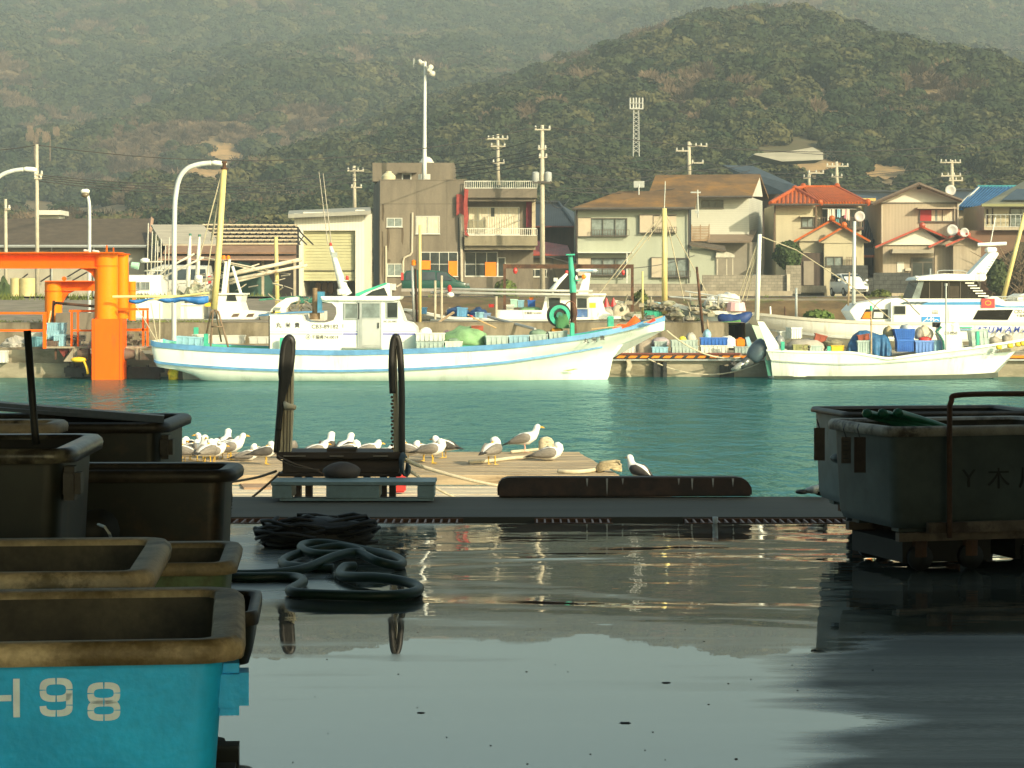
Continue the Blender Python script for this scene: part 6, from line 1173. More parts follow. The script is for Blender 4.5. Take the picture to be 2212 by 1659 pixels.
crate('blue basket tipped on the green tarp bundle', 1404, 1424, 652, 667, 100.6, M_ltblue, .5, .2, .15, gQ); crate('green crate in the yard left of the cream mast', 1392, 1432, 671, 684, 100, M_green, .6, 0, 0, gQ); crate('white basket tipped behind the trawler bow', 1326, 1352, 650, 662, 102, M_whitec, .5, 0, .2, gQ); crate('white box by the foot of the rusty gantry', 1366, 1390, 679, 688, 98.5, M_whitec, .5, 0, 0, gQ)
for k, u in enumerate((1310,1325)): one('red_cone', ('left','right')[k] + ' red flag cone behind the trawler bow', 'cone', MB().lathe(P(u,664,102),[(.16,0),(.02,.42)],8), M_red)
# ================================================================ BUILDINGS, POLES, CARS
def mroof(n, c, **k): return mat(n, c, k.pop('rough', .75), .22, 1.5, st=(1,1,1), fine=.15, **k)
M_rbrown = mroof('brown_slate_roof', (.115,.085,.055), wave=('Z', 3.2, .3))
M_rmoss = mat('mossy_brown_slate', (.165,.095,.04), .85, .3, .5, c2=(.30,.15,.035), thr=.55, soft=.12, fine=.18, wave=('Z', 4.0, .25))
M_rblack = mroof('black_glazed_tile', (.045,.05,.05), rough=.4, wave=('X', 2.2, .5)); M_rorange = mat('orange_glazed_tile', (.50,.115,.02), .4, .15, 2, c2=(.36,.08,.02), thr=.62, wave=('Z', 3.5, .2))
M_rred = mat('red_glazed_tile', (.48,.07,.03), .45, .2, 2, wave=('X', 3.0, .4)); M_rblue = mat('blue_glazed_tile', (.03,.11,.26), .25, .2, 2, wave=('X', 3.0, .45)); M_rslate = mroof('dark_blue_metal_roof', (.055,.068,.075), rough=.45, wave=('Z', 2.2, .25))
M_wgreen = mat('pale_green_stucco', (.37,.395,.315), .85, .06, .6, c2=(.36,.38,.29), thr=.62, soft=.15, st=(1.5,1,.4), fine=.06)
M_wtan = mat('tan_stucco', (.40,.335,.245), .85, .07, .6, c2=(.32,.26,.19), thr=.62, soft=.12, st=(2,1,.3), fine=.08, wave=('X', 1.3, .05)); M_wcream = mat('cream_siding', (.47,.42,.29), .85, .06, .6, c2=(.38,.33,.22), thr=.62, soft=.12, st=(2,1,.3), fine=.06)
M_wbeige = mat('beige_warehouse_wall', (.42,.385,.30), .85, .08, .4, c2=(.31,.28,.21), thr=.6, soft=.12, st=(1.5,1,.4)); M_wdark = mat('dark_timber_wall', (.065,.045,.035), .8, .25, 1.5, st=(3,1,.4)); M_wwhite = mat('white_plaster', (.68,.66,.57), .8, .05, .8)
M_block = mat('grey_block_wall', (.27,.24,.185), .9, .18, 1.2, c2=(.15,.13,.09), thr=.62, soft=.1, brick=(.40,.20,.012), fine=.1); M_stone = mat('dark_stone_wall', (.055,.058,.052), .85, .4, 2.5, brick=(.6,.3,.03), fine=.2)
M_drain = mat('drain_pipe_paint', (.50,.45,.35), .6, .1, 2); M_dpipe = mat('dark_gutter', (.07,.06,.05), .6, .15, 2)
def slabuv(mb, pts, t=.12): return mb.slab([P(u,v,Y) for u,v,Y in pts], t)
def ribs(mb, a, b_, c_, d_, n, r):                    # tile rolls from eave a-b up to ridge d-c
    a, b_, c_, d_ = [P(*q) for q in (a,b_,c_,d_)]
    for i in range(n+1):
        t = i/n; lo, hi = a.lerp(b_,t), d_.lerp(c_,t)
        if (hi-lo).length > .15: mb.tube([lo+Vector((0,-.03,.07)), hi+Vector((0,-.03,.07))], r, 5)
    return mb
def house(name, lb, cat, u, v, Y): return T(name, lb, cat, P(u,v,Y))
GZ = 1.46
def wallbox(t, u0, u1, v0, Y, d, m, z0=GZ, nm='wall'):
    return build(nm, MB().box(X(u0,Y), X(u1,Y), Y, Y+d, z0-.1, Z(v0,Y)), m, t)
# ---- left warehouse
w1 = house('warehouse', 'long beige warehouse with a brown slate roof at the left', 'warehouse', 100, 640, 150)
wallbox(w1, -120, 312, 528, 150, 14, M_wbeige)
slabq = MB(); slabuv(slabq, [(-130,530,149.2),(318,530,149.2),(326,472,157),(-130,472,157)], .2); slabuv(slabq, [(-130,472,157),(326,472,157),(326,520,164.5),(-130,520,164.5)], .2); build('roof', slabq, M_rbrown, w1)
build('gable', MB().add([P(311,532,150),P(311,520,164),P(316,476,157)],[(0,1,2)]), mat('timber_gable',(.28,.16,.09),.8,.2,2), w1); build('barge_board', MB().tube([P(318.5,531,149.3),P(327,473,157)], .16, 4), mat('pinkish_board_trim',(.42,.26,.17),.7), w1)
build('gutter', MB().tube([P(-130,532,149),P(317,532,149)], .10, 6), M_galv, w1)
for u, v in ((203,532),(112,532)): build('downpipe', MB().tube([P(u,533,149.1),P(u,545,149.9),P(u,640,149.9)], .06, 6), M_galv, w1)
for a, b_ in (((35,611),(60,592)),((88,608),(110,594)),((146,598),(176,580)),((157,606),(188,588))): build('wall_shadow_line', MB().tube([P(*a,149.7),P(*b_,149)], .05, 5), M_dpipe, w1)  # dark tubes drawn for the slanting shadow lines on the wall
for k, (u0,u1) in enumerate(((22,44),(42,76))): one('oil_tank', ('left','right')[k] + ' pale yellow drum of the pair by the warehouse wall', 'tank', MB().lathe(P((u0+u1)/2,649,142),[(.01,0),((u1-u0)*.0139,0),((u1-u0)*.0139,1.32),(.01,1.38)],16), mat('pale_yellow_drum',(.62,.52,.24),.6,.15,1.2), smooth='auto')
one('tarp_bundle', 'weathered rusty drum wall beside the yellow tanks', 'bush', heap(MB(),-12,24,600,650,144,1.2,4,.35), M_leaf)
# ---- shed with a bared roof frame
s1 = house('shed', 'open boat shed with a half bared lattice roof', 'shed', 480, 640, 146)
q = MB(); slabuv(q, [(352,527,145),(478,527,145),(438,485,152),(326,485,152)], .12); build('roof_sheet', q, mat('weathered_roof_sheet',(.46,.41,.32),.8,.12,1,c2=(.34,.29,.22),thr=.6,st=(.5,2,2)), s1)
q = MB(); slabuv(q, [(352,545,143.6),(640,545,143.6),(640,529,145.2),(362,529,145.2)], .1); slabuv(q, [(340,560,142.5),(640,560,142.5),(640,551,144.2),(350,551,144.2)], .1); build('lower_roof', q, mat('red_brown_sheet',(.26,.155,.10),.8,.15,1), s1)
q = MB()
for i in range(6):
    t = i/5; q.tube([P(438+38*(1-t)*1.0,487+40*(1-t)-(1 if i == 5 else 0),145.0+7*t),P(642,487+40*(1-t),145.0+7*t)], .07, 5)
build('purlins', q, mat('pale_timber',(.52,.43,.30),.8,.15,2), s1)
q = MB(); 
for i in range(15): 
    u = 446+i*14; q.tube([P(u+34,528,145.2),P(u-8,487,152.1)], .06, 4); q.tube([P(u,530,146),P(u+14,510,149),P(u,490,152)], .045, 4)
build('lattice', q, mat('dark_roof_lattice',(.06,.05,.04),.8,.2,2), s1)
build('back_wall', MB().box(X(340,152),X(642,152),153,153.3,GZ,Z(490,153)), M_dark, s1); build('inner_shade_sheet', MB().box(X(335,150),X(642,150),149.6,149.8,GZ,Z(545,149.6)), M_dark, s1)  # dark sheet under the lower roof stands for the shed's inner shade
build('gable_boards', MB().bx(505,585,548.5,556,144.3,.1), mat('pale_board',(.46,.39,.27),.8,.15,3), s1); build('fascia', MB().bx(340,640,559,562,142.4,.1), mat('pink_fascia',(.38,.24,.17),.8), s1)
for u in (352,420,489,565,634): build('post', MB().bx(u,u+5,561,645,144,.2), mat('pale_shed_post',(.42,.36,.26),.8,.15,2), s1)
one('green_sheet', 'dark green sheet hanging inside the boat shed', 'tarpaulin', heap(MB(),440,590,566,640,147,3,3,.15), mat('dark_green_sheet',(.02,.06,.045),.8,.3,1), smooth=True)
# ---- garage
g1 = house('garage', 'white garage with a tall pale yellow roller shutter', 'garage', 711, 632, 158)
Yg = 158
build('wall', MB().bx(636,655,461,640,Yg,9).bx(767.6,787,453,640,Yg,9).bx(655,767.6,458,498,Yg,9).bx(655,767.6,458,640,Yg+5,.2), mat('white_siding',(.72,.69,.58),.7,.04,1,wave=('X',1.6,.06)), g1)
q = MB(); slabuv(q, [(622,463,157.2),(801,455,157.2),(800,447,167.5),(624,455,167.5)], .25); build('roof', q, mat('grey_roof_edge',(.34,.33,.28),.7,.1,1), g1)
sh = MB()
for i in range(17): v = 499+i*6.35; sh.bx(655.2,767.4,v,v+5.6,Yg+.35+.03*(i%2),.08)
sh.bx(655.2,767.4,499,607,Yg+.45,.05); build('shutter', sh, mat('pale_yellow_shutter',(.50,.48,.28),.6,.06,1.2), g1); build('shutter_dark_band', MB().bx(657,765,584,586,Yg+.33,.03), M_dark, g1)  # flat dark strip across the lower part of the shutter
for k, u in enumerate((687,701,714)): one('straw_bale', ('left','middle','right')[k]+' brown sack of three inside the garage', 'sack', MB().bx(u-6,u+6,609,634,Yg+3,.8), mat('brown_sacking',(.30,.18,.08),.9,.2,2), bevel=.08)
# ---- concrete building
cbd = house('concrete_building', 'grey brown concrete building of two storeys with balcony wing and penthouse', 'building', 980, 625, 166)
Yb = 166; xl, xr = X(821,Yb), X(1003,Yb)
build('wall', MB().foot([(xl,Yb),(xr,Yb),(xr,Yb+9),(X(806.6,Yb+9),Yb+9)], GZ-.1, Z(389,Yb)), M_concd, cbd)
build('seam', MB().bx(821,1003,440,440.9,Yb-.012,.02).bx(900,900.8,391,615,Yb-.013,.02).bx(965,965.7,391,540,Yb-.0125,.02), mat('dark_joint',(.10,.085,.06),.9), cbd)
build('parapet', MB().foot([(xl-.03,Yb-.03),(xr+.03,Yb-.03),(xr+.03,Yb+.3),(xl-.1,Yb+.3)], Z(389,Yb)+.002, Z(387.6,Yb)), M_concd, cbd)
build('penthouse', MB().box(X(804.6,171),X(911,171),171,178,Z(392,171),Z(351.6,171)).box(X(911,171.3),X(918,171.3),171.6,178,Z(392,171),Z(352,171)).box(X(918.2,171),X(980,171),171,178,Z(392,171),Z(351.6,171)), M_concd, cbd)
build('penthouse_door', MB().bx(868,889,374,389,170.9,.1), M_frame, cbd); build('door_pane', MB().bx(871,886,377,389,170.86,.05), M_dark, cbd); build('door_hood', MB().pr([(858,373),(866,368.5),(900,370.5),(900,373)],170.3,.7), M_concd, cbd)
build('water_tank', MB().lathe(P(839.5,392,168.5),[(.5,0),(.5,.38),(.34,.55),(.22,.62),(.2,.72)],16), mat('cream_tank',(.58,.52,.34),.6,.1,2), cbd, 'auto'); build('roof_dome', MB().lathe(P(921.5,352,174),[(.55,0),(.55,.08),(.46,.12),(.40,.28),(.22,.42),(.02,.47)],16), M_wwhite, cbd, 'auto')
for u0,u1 in ((903,911),(918.5,929)): build('roof_box', MB().bx(u0,u1,376,389,168,.5), M_wwhite, cbd)
glazing(cbd, 835,869,470.6,490,Yb,2,1,gm=M_glassl); glazing(cbd, 898,950,466.5,505,Yb,2,1,curtain=True,gm=M_glassl); glazing(cbd, 836,869,569.5,596.5,Yb,2,1,gm=M_glassl); glazing(cbd, 909,989,544,597,Yb,4,2)
for u0,u1,v0,v1 in ((910,930,563,582),(969,988,564,596)): build('orange_panel', MB().bx(u0,u1,v0,v1,Yb-.09,.03), M_oran, cbd)
sn = MB()
for u, w_, v0, v1 in ((838,5,491,545),(869,4,491,530),(827,4,440,480),(840,5,560,568),(826,3,500,612)):
    sn.pr([(u-w_/2,v0),(u+w_/2,v0),(u+w_*.8,v0+(v1-v0)*.4),(u+w_*.3,v1),(u-w_*.5,v0+(v1-v0)*.8)], Yb-.006, .004)
so_ = build('rain_stain', sn, mat('brown_rain_stain',(.085,.062,.038),.9,.35,2,st=(3,1,.5)), cbd)
build('vent_pipe', MB().tube([P(891,459,Yb-.1),P(890,545,Yb-.1),P(886,551,Yb-.1),P(873,557,Yb-.1),P(871,565,Yb-.1),P(871,610,Yb-.1),P(857,620,Yb-.1)], .07, 6), M_drain, cbd); build('downpipe', MB().tube([P(993,422,Yb-.12),P(996,500,Yb-.12),P(997.5,617,Yb-.12)], .09, 6), M_drain, cbd); build('painted_pipe_shadow', MB().bx(989,993,470,617,Yb-.014,.02), mat('pipe_shadow_paint',(.06,.055,.04),.9), cbd); build('downpipe', MB().tube([P(834,531,Yb-.1),P(834,612,Yb-.1)], .06, 6), M_drain, cbd)  # dark strip left of the downpipe paints its cast shadow
ac = build('air_conditioner', MB().bx(835,855,613,627,Yb-.5,.4), M_wwhite, cbd); build('fan', MB().lathe(P(842,620,Yb-.52),[(.18,0),(.18,.02)],12,'y'), M_drain, ac)
# balcony wing
xw0, xw1 = X(1003.2,Yb), X(1160,Yb)
M_concw = M_concd
build('wing_wall', MB().box(xw0,xw1-.25,Yb+1.3,Yb+9,GZ-.1,Z(408,Yb)), M_concd, cbd)
build('upper_slab', MB().bx(1003.3,1160,407.5,427,Yb-.5,9).bx(1012,1157,427.1,434.5,Yb-.2,1.5), M_concd, cbd); build('lower_slab', MB().bx(1003.3,1161,509.5,530.5,Yb-.6,2.0).bx(1003.3,1157,531,539.5,Yb-.25,1.5), mat('paler_concrete',(.245,.21,.14),.9,.15,1,c2=(.15,.12,.08),thr=.62,st=(1.5,1,.5),fine=.1), cbd)
build('side_pillar', MB().bx(1149,1157,435,509,Yb+.6,.5), mat('cream_pillar',(.46,.38,.26),.8), cbd)
def railing(t, u0, u1, v0, v1, Y, n, m=None, th=1.6):
    q = MB(); q.bx(u0,u1,v0,v0+th,Y,.07); q.bx(u0,u1,v1-th,v1,Y,.07)
    for i in range(n+1): u = u0+(u1-u0)*i/n; q.bx(u-.55,u+.55,v0+th,v1-th,Y+.01,.05)
    return build('railing', q, m or M_wwhite, t)
railing(cbd, 1004,1160,390.5,407,Yb-.4,34); railing(cbd, 1004,1160,493,509,Yb-.5,38)
glazing(cbd, 1010,1122,447,506,Yb+1.28,5,2,curtain=True); build('curtain_run', MB().grid([[P(1046+i*2.6,v,Yb+1.20-.03*(i%2)) for v in (468,505)] for i in range(26)]), M_curt, cbd)
glazing(cbd, 1004,1075,544,597,Yb+1.28,3,2); glazing(cbd, 1075,1092,556,598,Yb+1.28,1,1); build('orange_panel', MB().bx(1048,1072,566,597,Yb+1.18,.04), M_oran, cbd); build('ground_wall', MB().bx(1003.3,1092,598,640,Yb+.2,1.0), M_concd, cbd)
one('red_net', 'dull red safety net hung at the left side of the balcony', 'net', MB().pr([(1003,407),(1012,410),(1010,440),(1012,470),(1008,500),(1014,511),(1004,508),(1002,470)],Yb-.75,.06), mat('dull_red_net',(.30,.05,.04),.9,.3,3)); one('red_net', 'dull red safety net hung at the right side of the balcony', 'net', MB().bx(1137,1155,435,491,Yb+1.0,.08), mat('crimson_net',(.26,.03,.05),.9,.2,2)); one('red_net', 'folded red net over the downpipe left of the balcony', 'net', MB().pr([(986,420),(995,419),(1003,424),(1003,466),(994,460),(986,466)],Yb-.35,.06), MATS['dull_red_net'])
sp_ = T('speaker_pole', 'tall white public address pole with horn speakers on the concrete building', 'pole', P(916,389,167.5)); build('pole', MB().tube([P(916.5,392,167.5),P(917,360,167.5),P(917.5,260,167.5),P(918.5,133,167.5)], [.17,.15,.12,.09], 10), mat('white_pole_paint',(.70,.72,.68),.5,.05,2), sp_, True)
for a, b_ in (((916,135),(906,134)),((919,143),(928,153)),((919,160),(936,159)),((922,150),(931,145))): build('horn', MB().tube([P(*a,167.4),P((a[0]+b_[0])/2,(a[1]+b_[1])/2,167.3),P(*b_,167.0)], [.06,.10,.20], 10), M_wwhite, sp_, True)
build('weather_arm', MB().tube([P(892,139,167.4),P(916,140,167.4)], .03, 5).tube([P(894,145,167.4),P(894,126,167.4)], .03, 5), M_galv, sp_)
# ---- small houses beside it
h = house('house', 'dark walled house with black glazed tiles behind the concrete building', 'house', 1200, 620, 180); wallbox(h,1150,1240,487,180,7,M_wdark); q = MB(); slabuv(q,[(1140,488,179.2),(1243,488,179.2),(1204,438,185),(1153,438,185)],.15); slabuv(q,[(1243,488,179.2),(1262,470,186),(1204,438,185)],.12); build('roof', q, M_rblack, h); build('ridge', MB().tube([P(1152,437,185),P(1206,437,185)],.16,6).tube([P(1206,437,185),P(1243,486,179.2)],.13,6), M_rblack, h); build('gutter', MB().tube([P(1142,490,179),P(1243,490,179)],.08,5), mat('dark_red_gutter',(.12,.03,.02),.6), h)
h = house('lean_to', 'low hut with patched beige walls under a red tiled roof', 'hut', 1165, 630, 170); wallbox(h,1097,1230,556,170,5,mat('patched_hut_wall',(.17,.145,.105),.9,.1,.7,c2=(.085,.08,.07),thr=.5,soft=.02,st=(1,1,.25)))
q = MB(); slabuv(q,[(1136,549,169.5),(1236,553,169.5),(1226,530,174),(1150,518,174)],.15); build('roof', q, M_rred, h); build('flat_roof', MB().bx(1094,1232,552,557,169.4,1.0), M_dark, h); glazing(h,1130,1181,581,598,170,2,1); build('tank', MB().lathe(P(1141,552,169.8),[(.18,0),(.18,.28)],8), M_wwhite, h)
# ---- grey green house and the one behind it
h = house('house', 'pale green two storey house with a mossy brown hipped roof', 'house', 1370, 615, 168); Yh = 168
wallbox(h,1247,1489,449,Yh,8,M_wgreen); q = MB(); slabuv(q,[(1236,449,167.3),(1502,447,167.3),(1506,413,172),(1338,413,172)],.18); slabuv(q,[(1236,449,167.3),(1338,413,172),(1262,440,177)],.15); slabuv(q,[(1338,413,172),(1506,413,172),(1502,440,177),(1262,440,177)],.15); build('roof', q, M_rmoss, h)
build('gable', MB().add([P(1489.5,449,168.0),P(1489.5,447,176),P(1491,417,172)],[(0,1,2)]), M_wwhite, h); build('gutter', MB().tube([P(1236,451,167.2),P(1500,450,167.2)],.10,6), M_dpipe, h); build('downpipe', MB().tube([P(1246,452,167.8),P(1246,612,167.8)],.06,5), M_dpipe, h); build('downpipe', MB().tube([P(1487,450,167.8),P(1488,612,167.8)],.06,5), M_dpipe, h)
def shutterwin(t, u0, us, u1, v0, v1, Y, rail=True, nx=3):
    build('shutter_box', MB().bx(u0,us,v0,v1,Y-.22,.21), M_shutter, t); build('shutter_frame', MB().bx(u0-1,us+1,v0-1.4,v0,Y-.25,.24).bx(u0-1,us+1,v1,v1+1.4,Y-.25,.24).bx(u0-1.6,u0-.1,v0,v1,Y-.25,.24), M_bframe, t)
    w_ = glazing(t, us+.5, u1, v0, v1, Y, nx, 1, M_bframe, M_glassl, 1.6, .16)
    if rail: railing(t, us+2, u1+4, v1-14, v1-.5, Y-.55, 14, M_bframe, 1.2)
shutterwin(h,1249,1276,1355,471,510,Yh); shutterwin(h,1249,1276,1355,557,595,Yh); shutterwin(h,1408,1438,1488,557,599,Yh,True,2)
build('shutter_box', MB().bx(1382,1411,465,502,Yh-.30,.29).bx(1412,1461,467,502,Yh-.22,.21), M_shutter, h); build('shutter_frame', MB().bx(1380,1462,463,465,Yh-.33,.32).bx(1380,1462,502,504,Yh-.33,.32).bx(1410.2,1411.8,465,502,Yh-.32,.3), M_bframe, h); railing(h,1409,1462,490,501.5,Yh-.5,10,M_bframe,1.2)
build('awning_rail', MB().bx(1248,1368,544,546.5,Yh-.9,.9).bx(1353,1356,546.6,612,Yh-.85,.08), M_frame, h)
build('annex', MB().box(X(1489.5,Yh),X(1547,Yh),Yh+.2,Yh+6,GZ-.1,Z(537,Yh)), M_wgreen, h); q = MB(); slabuv(q,[(1490,527,167.6),(1568,541,167.6),(1566,531,174.4),(1492,521,174.4)],.12); build('annex_roof', q, M_rbrown, h)
cp = build('door_canopy', MB().pr([(1546,556),(1548,545),(1556,541.5),(1578,546),(1587,551),(1587,556)],Yh-.2,1.5), mat('pale_canopy',(.50,.47,.38),.6), h); build('canopy_post', MB().bx(1549,1551,556,603,Yh,.1).bx(1569,1571,556,603,Yh,.1).bx(1582,1584,556,603,Yh,.1), M_drain, cp)
an = build('tv_antenna', MB().tube([P(1380,430,171),P(1380,392,171)],.05,5).bx(1368,1392,391,404,171,.04), M_galv, h); build('tv_antenna', MB().tube([P(1508,470,167.6),P(1507,410,167.6)],.05,5).bx(1492,1514,414,417,167.6,.1).bx(1502,1510,455,461,167.5,.2), M_galv, h); bpy.data.objects.remove(an); build('tv_antenna', MB().tube([P(1380,428,171),P(1380,398,171)],.05,5).bx(1369,1392,391,405,171,.05), M_galv, h)
h = house('house', 'taller pale house with a long mossy roof behind the green one', 'house', 1570, 600, 178); Yh = 178
x0, x1 = X(1493,Yh), X(1618,Yh); xb = X(1647,187)
build('wall', MB().foot([(x0,Yh),(x1,Yh),(xb,Yh+9),(xb-5,Yh+11),(x0,Yh+9)],GZ-.1,Z(424,Yh)), mat('pale_grey_siding',(.50,.50,.43),.85,.05,.6,wave=('Z',2.2,.06),fine=.05), h)
build('side_gable', MB().add([(x1+.02,Yh,Z(424,Yh)),(xb+.02,Yh+9,Z(425,Yh+9)),P(1641,381,183)],[(0,1,2)]), M_wwhite, h)
q = MB(); slabuv(q,[(1400,421,176.8),(1624,423,176.8),(1642,376,183),(1416,378,183)],.2); slabuv(q,[(1642,376,183),(1661,427,190.5),(1420,426,190),(1416,378,183)],.2); build('roof', q, M_rmoss, h); build('gutter', MB().tube([P(1500,425.5,176.7),P(1624,425,176.7)],.09,5), M_dpipe, h)
glazing(h,1515,1563,433,449,Yh,3,1,M_bframe,M_glass,1.5,.1); q = MB()
for i in range(9): q.bx(1494,1532,489+i*3.4,491.4+i*3.4,Yh-1.2,.06)
q.bx(1493,1495,485,520,Yh-1.22,.1); q.bx(1512,1514,485,520,Yh-1.22,.1); q.bx(1531,1533,484,520,Yh-1.22,.1); q.bx(1493,1533,518.5,521,Yh-1.2,1.2); build('louvred_balcony', q, mat('brown_louvre',(.30,.20,.12),.7,.1,2), h)
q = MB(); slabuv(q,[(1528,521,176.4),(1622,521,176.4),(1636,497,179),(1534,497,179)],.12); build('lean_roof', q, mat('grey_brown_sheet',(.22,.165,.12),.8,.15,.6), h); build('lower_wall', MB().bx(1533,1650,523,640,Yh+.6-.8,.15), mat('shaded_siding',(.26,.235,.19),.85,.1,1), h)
h = house('house', 'dark house with a steep blue grey metal roof beyond the pale one', 'house', 1660, 600, 196); q = MB(); slabuv(q,[(1560,356,199),(1627,358.5,199),(1738,408,188),(1700,418,188)],.15); slabuv(q,[(1561,356,199),(1700,418,188),(1640,420,192)],.12); build('roof', q, M_rslate, h); build('wall', MB().foot([(X(1630,192),192),(X(1740,192),192),(X(1740,199),199),(X(1630,199),199)],GZ,Z(415,192)), M_wdark, h)
# ---- block walls
def wall(lb, u0, u1, v0, v1, Y, m, d=.2): return one('garden_wall', lb, 'wall', MB().box(X(u0,Y),X(u1,Y),Y,Y+d,Z(v1,Y)-.1,Z(v0,Y)), m, 'garden walls along the road')
wall('low grey block wall in front of the pale green house', 1240,1517,613,636,164,M_block); wall('taller grey block wall right of the low one', 1517.2,1704,594,630,163.8,M_block); wall('concrete plinth below the block walls', 1235,1712,628.5,642,163.3,M_conc); wall('grey block wall between the hedge and the porch', 1698,1730,573,632,166,M_block); wall('dark stone wall behind the white car', 1796,1875,573,632,169.5,M_stone); wall('dark stone wall left of the tan house door', 1887,1967,589,630,166,M_stone); wall('short dark wall right of the white car', 1876,1889,600,632,170,M_stone)
build('pillar', MB().bx(1700,1707,592,642,163.5,.3), M_drain, None); bpy.data.objects['pillar'].name = 'gate_post'; tag(bpy.data.objects['gate_post'], 'cream gate post at the right end of the taller block wall', 'post')
# ---- orange roofed house
h = house('house', 'cream two storey house with bright orange glazed tiles', 'house', 1770, 610, 176); Yh = 176
build('wall', MB().box(X(1676,Yh),X(1761,Yh),Yh,Yh+8,GZ-.1,Z(442,Yh)).box(X(1761.2,Yh),X(1866,Yh),Yh+1.2,Yh+8,GZ-.1,Z(442,Yh)), M_wcream, h)
q = MB(); slabuv(q,[(1664,440,175),(1774,440,175),(1717,408,179.5)],.14); slabuv(q,[(1762,441,176),(1876,441,176),(1808,407,181),(1735,407,181)],.14); slabuv(q,[(1664,440,175),(1717,408,179.5),(1735,407,181),(1690,436,184)],.12); slabuv(q,[(1735,407,181),(1808,407,181),(1876,441,184),(1690,441,184)],.12)
ribs(q,(1764,440.5,175.95),(1874,440.5,175.95),(1808,407.5,180.9),(1736,407.5,180.9),17,.10)
for i in range(1,12): 
    t = i/12; a = P(1664+110*t,439.6,174.95); k = 1-abs(t-.48)/.52; q.tube([a, a.lerp(P(1717,408,179.5) + (a-P(1719,440,175))*(0), .96*max(.05,k)) if False else P(1664+110*t+(1717-1664-110*t)*max(0,k)*0, 440-32*max(0,k), 175+4.5*max(0,k))], .10, 5)
build('roof', q, M_rorange, h); rg = MB()
for a, b_ in (((1735,404.5,181),(1808,404.5,181)),((1808,405,181),(1876,440,175.9)),((1717,407,179.4),(1774,440,175)),((1664,439,174.9),(1717,408,179.4)),((1717,408,179.4),(1738,404,181))): rg.tube([P(*a),P(*b_)], .17, 6)
build('ridge_tiles', rg, mat('dark_orange_ridge',(.40,.085,.02),.45,.15,3), h)
for u, v, Y in ((1717,407,179.3),(1735,402,181),(1808,402,181),(1771,437,175),(1874,436,176)): build('ridge_end', MB().ball(P(u,v,Y),.25,.25,.24,8,6), MATS['dark_orange_ridge'], h)
build('gutter', MB().tube([P(1664,442,174.9),P(1774,442,174.9)],.08,5).tube([P(1774,442.5,175.9),P(1874,442.5,175.9)],.08,5), M_dpipe, h); build('downpipe', MB().tube([P(1674,444,175.8),P(1672,560,175.8)],.07,5), mat('brown_downpipe',(.16,.11,.07),.6), h); build('downpipe', MB().tube([P(1762.5,446,175.9),P(1762.5,500,175.9)],.09,5), MATS['brown_downpipe'], h)
glazing(h,1732,1757.5,470,491,Yh,2,1,M_bframe,M_glassl,1.5,.08); build('window_hood', MB().bx(1728,1760,466.5,468.5,Yh-.6,.6), M_wcream, h)
bal = railing(h,1763,1866,469,492,Yh+.1,22,mat('brown_rail',(.10,.07,.05),.7),1.4); build('balcony_floor', MB().bx(1763,1866,492.3,496,Yh+.1,1.2), M_wdark, h); glazing(h,1775,1860,448,491,Yh+1.18,4,1,M_bframe,M_glass,1.5,.08)
rl2 = random.Random(6)
for k,(u,m,l,hh) in enumerate(((1791,M_wwhite,'white shirt at the left end of the balcony washing line',22),(1800,M_wwhite,'pale towel second on the balcony washing line',18),(1806,mat('black_cloth',(.03,.03,.035),.9),'black garment on the balcony washing line',14),(1812,M_ltblue,'light blue shirt on the balcony washing line',16),(1808,mat('teal_cloth',(.06,.25,.28),.9),'teal towel hanging low from the balcony rail',0),(1822,M_wwhite,'white shirt right of the blue one on the washing line',12),(1827,mat('pink_cloth',(.55,.22,.27),.9),'pink shirt on the balcony washing line',18),(1832,M_wwhite,'long white shirt at the right end of the washing line',22))):
    v0 = 452 if k != 4 else 473; q = MB(); q.grid([[P(u-3.4+i*1.7+ (vv-v0)*.02*(i-2),vv,Yh-.02-.05*((i+k)%2)) for vv in (v0,v0+5,v0+(hh or 12)+rl2.uniform(0,3))] for i in range(5)]); w_ = one('laundry', l, 'laundry', q, m, 'washing on the balcony'); w_.modifiers.new('thick','SOLIDIFY').thickness = .03
build('line_pole', MB().tube([P(1776,451,Yh-.05),P(1850,452,Yh-.05)],.025,5), M_galv, h)
build('porch_wall', MB().box(X(1729,173),X(1780,173),173.6,176,GZ-.1,Z(519,173)).box(X(1780.2,172.6),X(1866,172.6),172.6,176,GZ-.1,Z(524,172.6)), M_wcream, h)
def gable(t, apex, le, re, Y, dep, mr_, mw, base=None, t_=.14):
    (ua,va),(ul,vl),(ur,vr) = apex,le,re; q = MB(); slabuv(q,[(ul,vl,Y),(ua,va,Y),(ua,va,Y+dep),(ul,vl,Y+dep)],t_); slabuv(q,[(ua,va,Y),(ur,vr,Y),(ur,vr,Y+dep),(ua,va,Y+dep)],t_); r_ = build('roof', q, mr_, t)
    build('ridge_end', MB().ball(P(ua,va-1,Y-.05),.24,.2,.24,8,6), mr_, r_); build('barge_board', MB().tube([P(ul,vl+3.4,Y+.1),P(ua,va+4,Y+.1)],.09,4).tube([P(ua,va+4,Y+.1),P(ur,vr+3.4,Y+.1)],.09,4), mat('grey_brown_barge',(.22,.18,.14),.8,.15,3), r_)
    k = .93; bl = base or max(vl,vr); build('gable_wall', MB().add([P(ua+(ul-ua)*k,bl,Y+.62),P(ua+(ur-ua)*k,bl,Y+.62),P(ua,va+5,Y+.62)],[(0,1,2)]), mw, t); return r_
gable(h,(1797,473),(1714,520),(1850,503),172.8,3,M_rorange,M_wcream,521); gable(h,(1823,487),(1768,519),(1880,519),171.9,3.6,M_rorange,M_wcream,525)
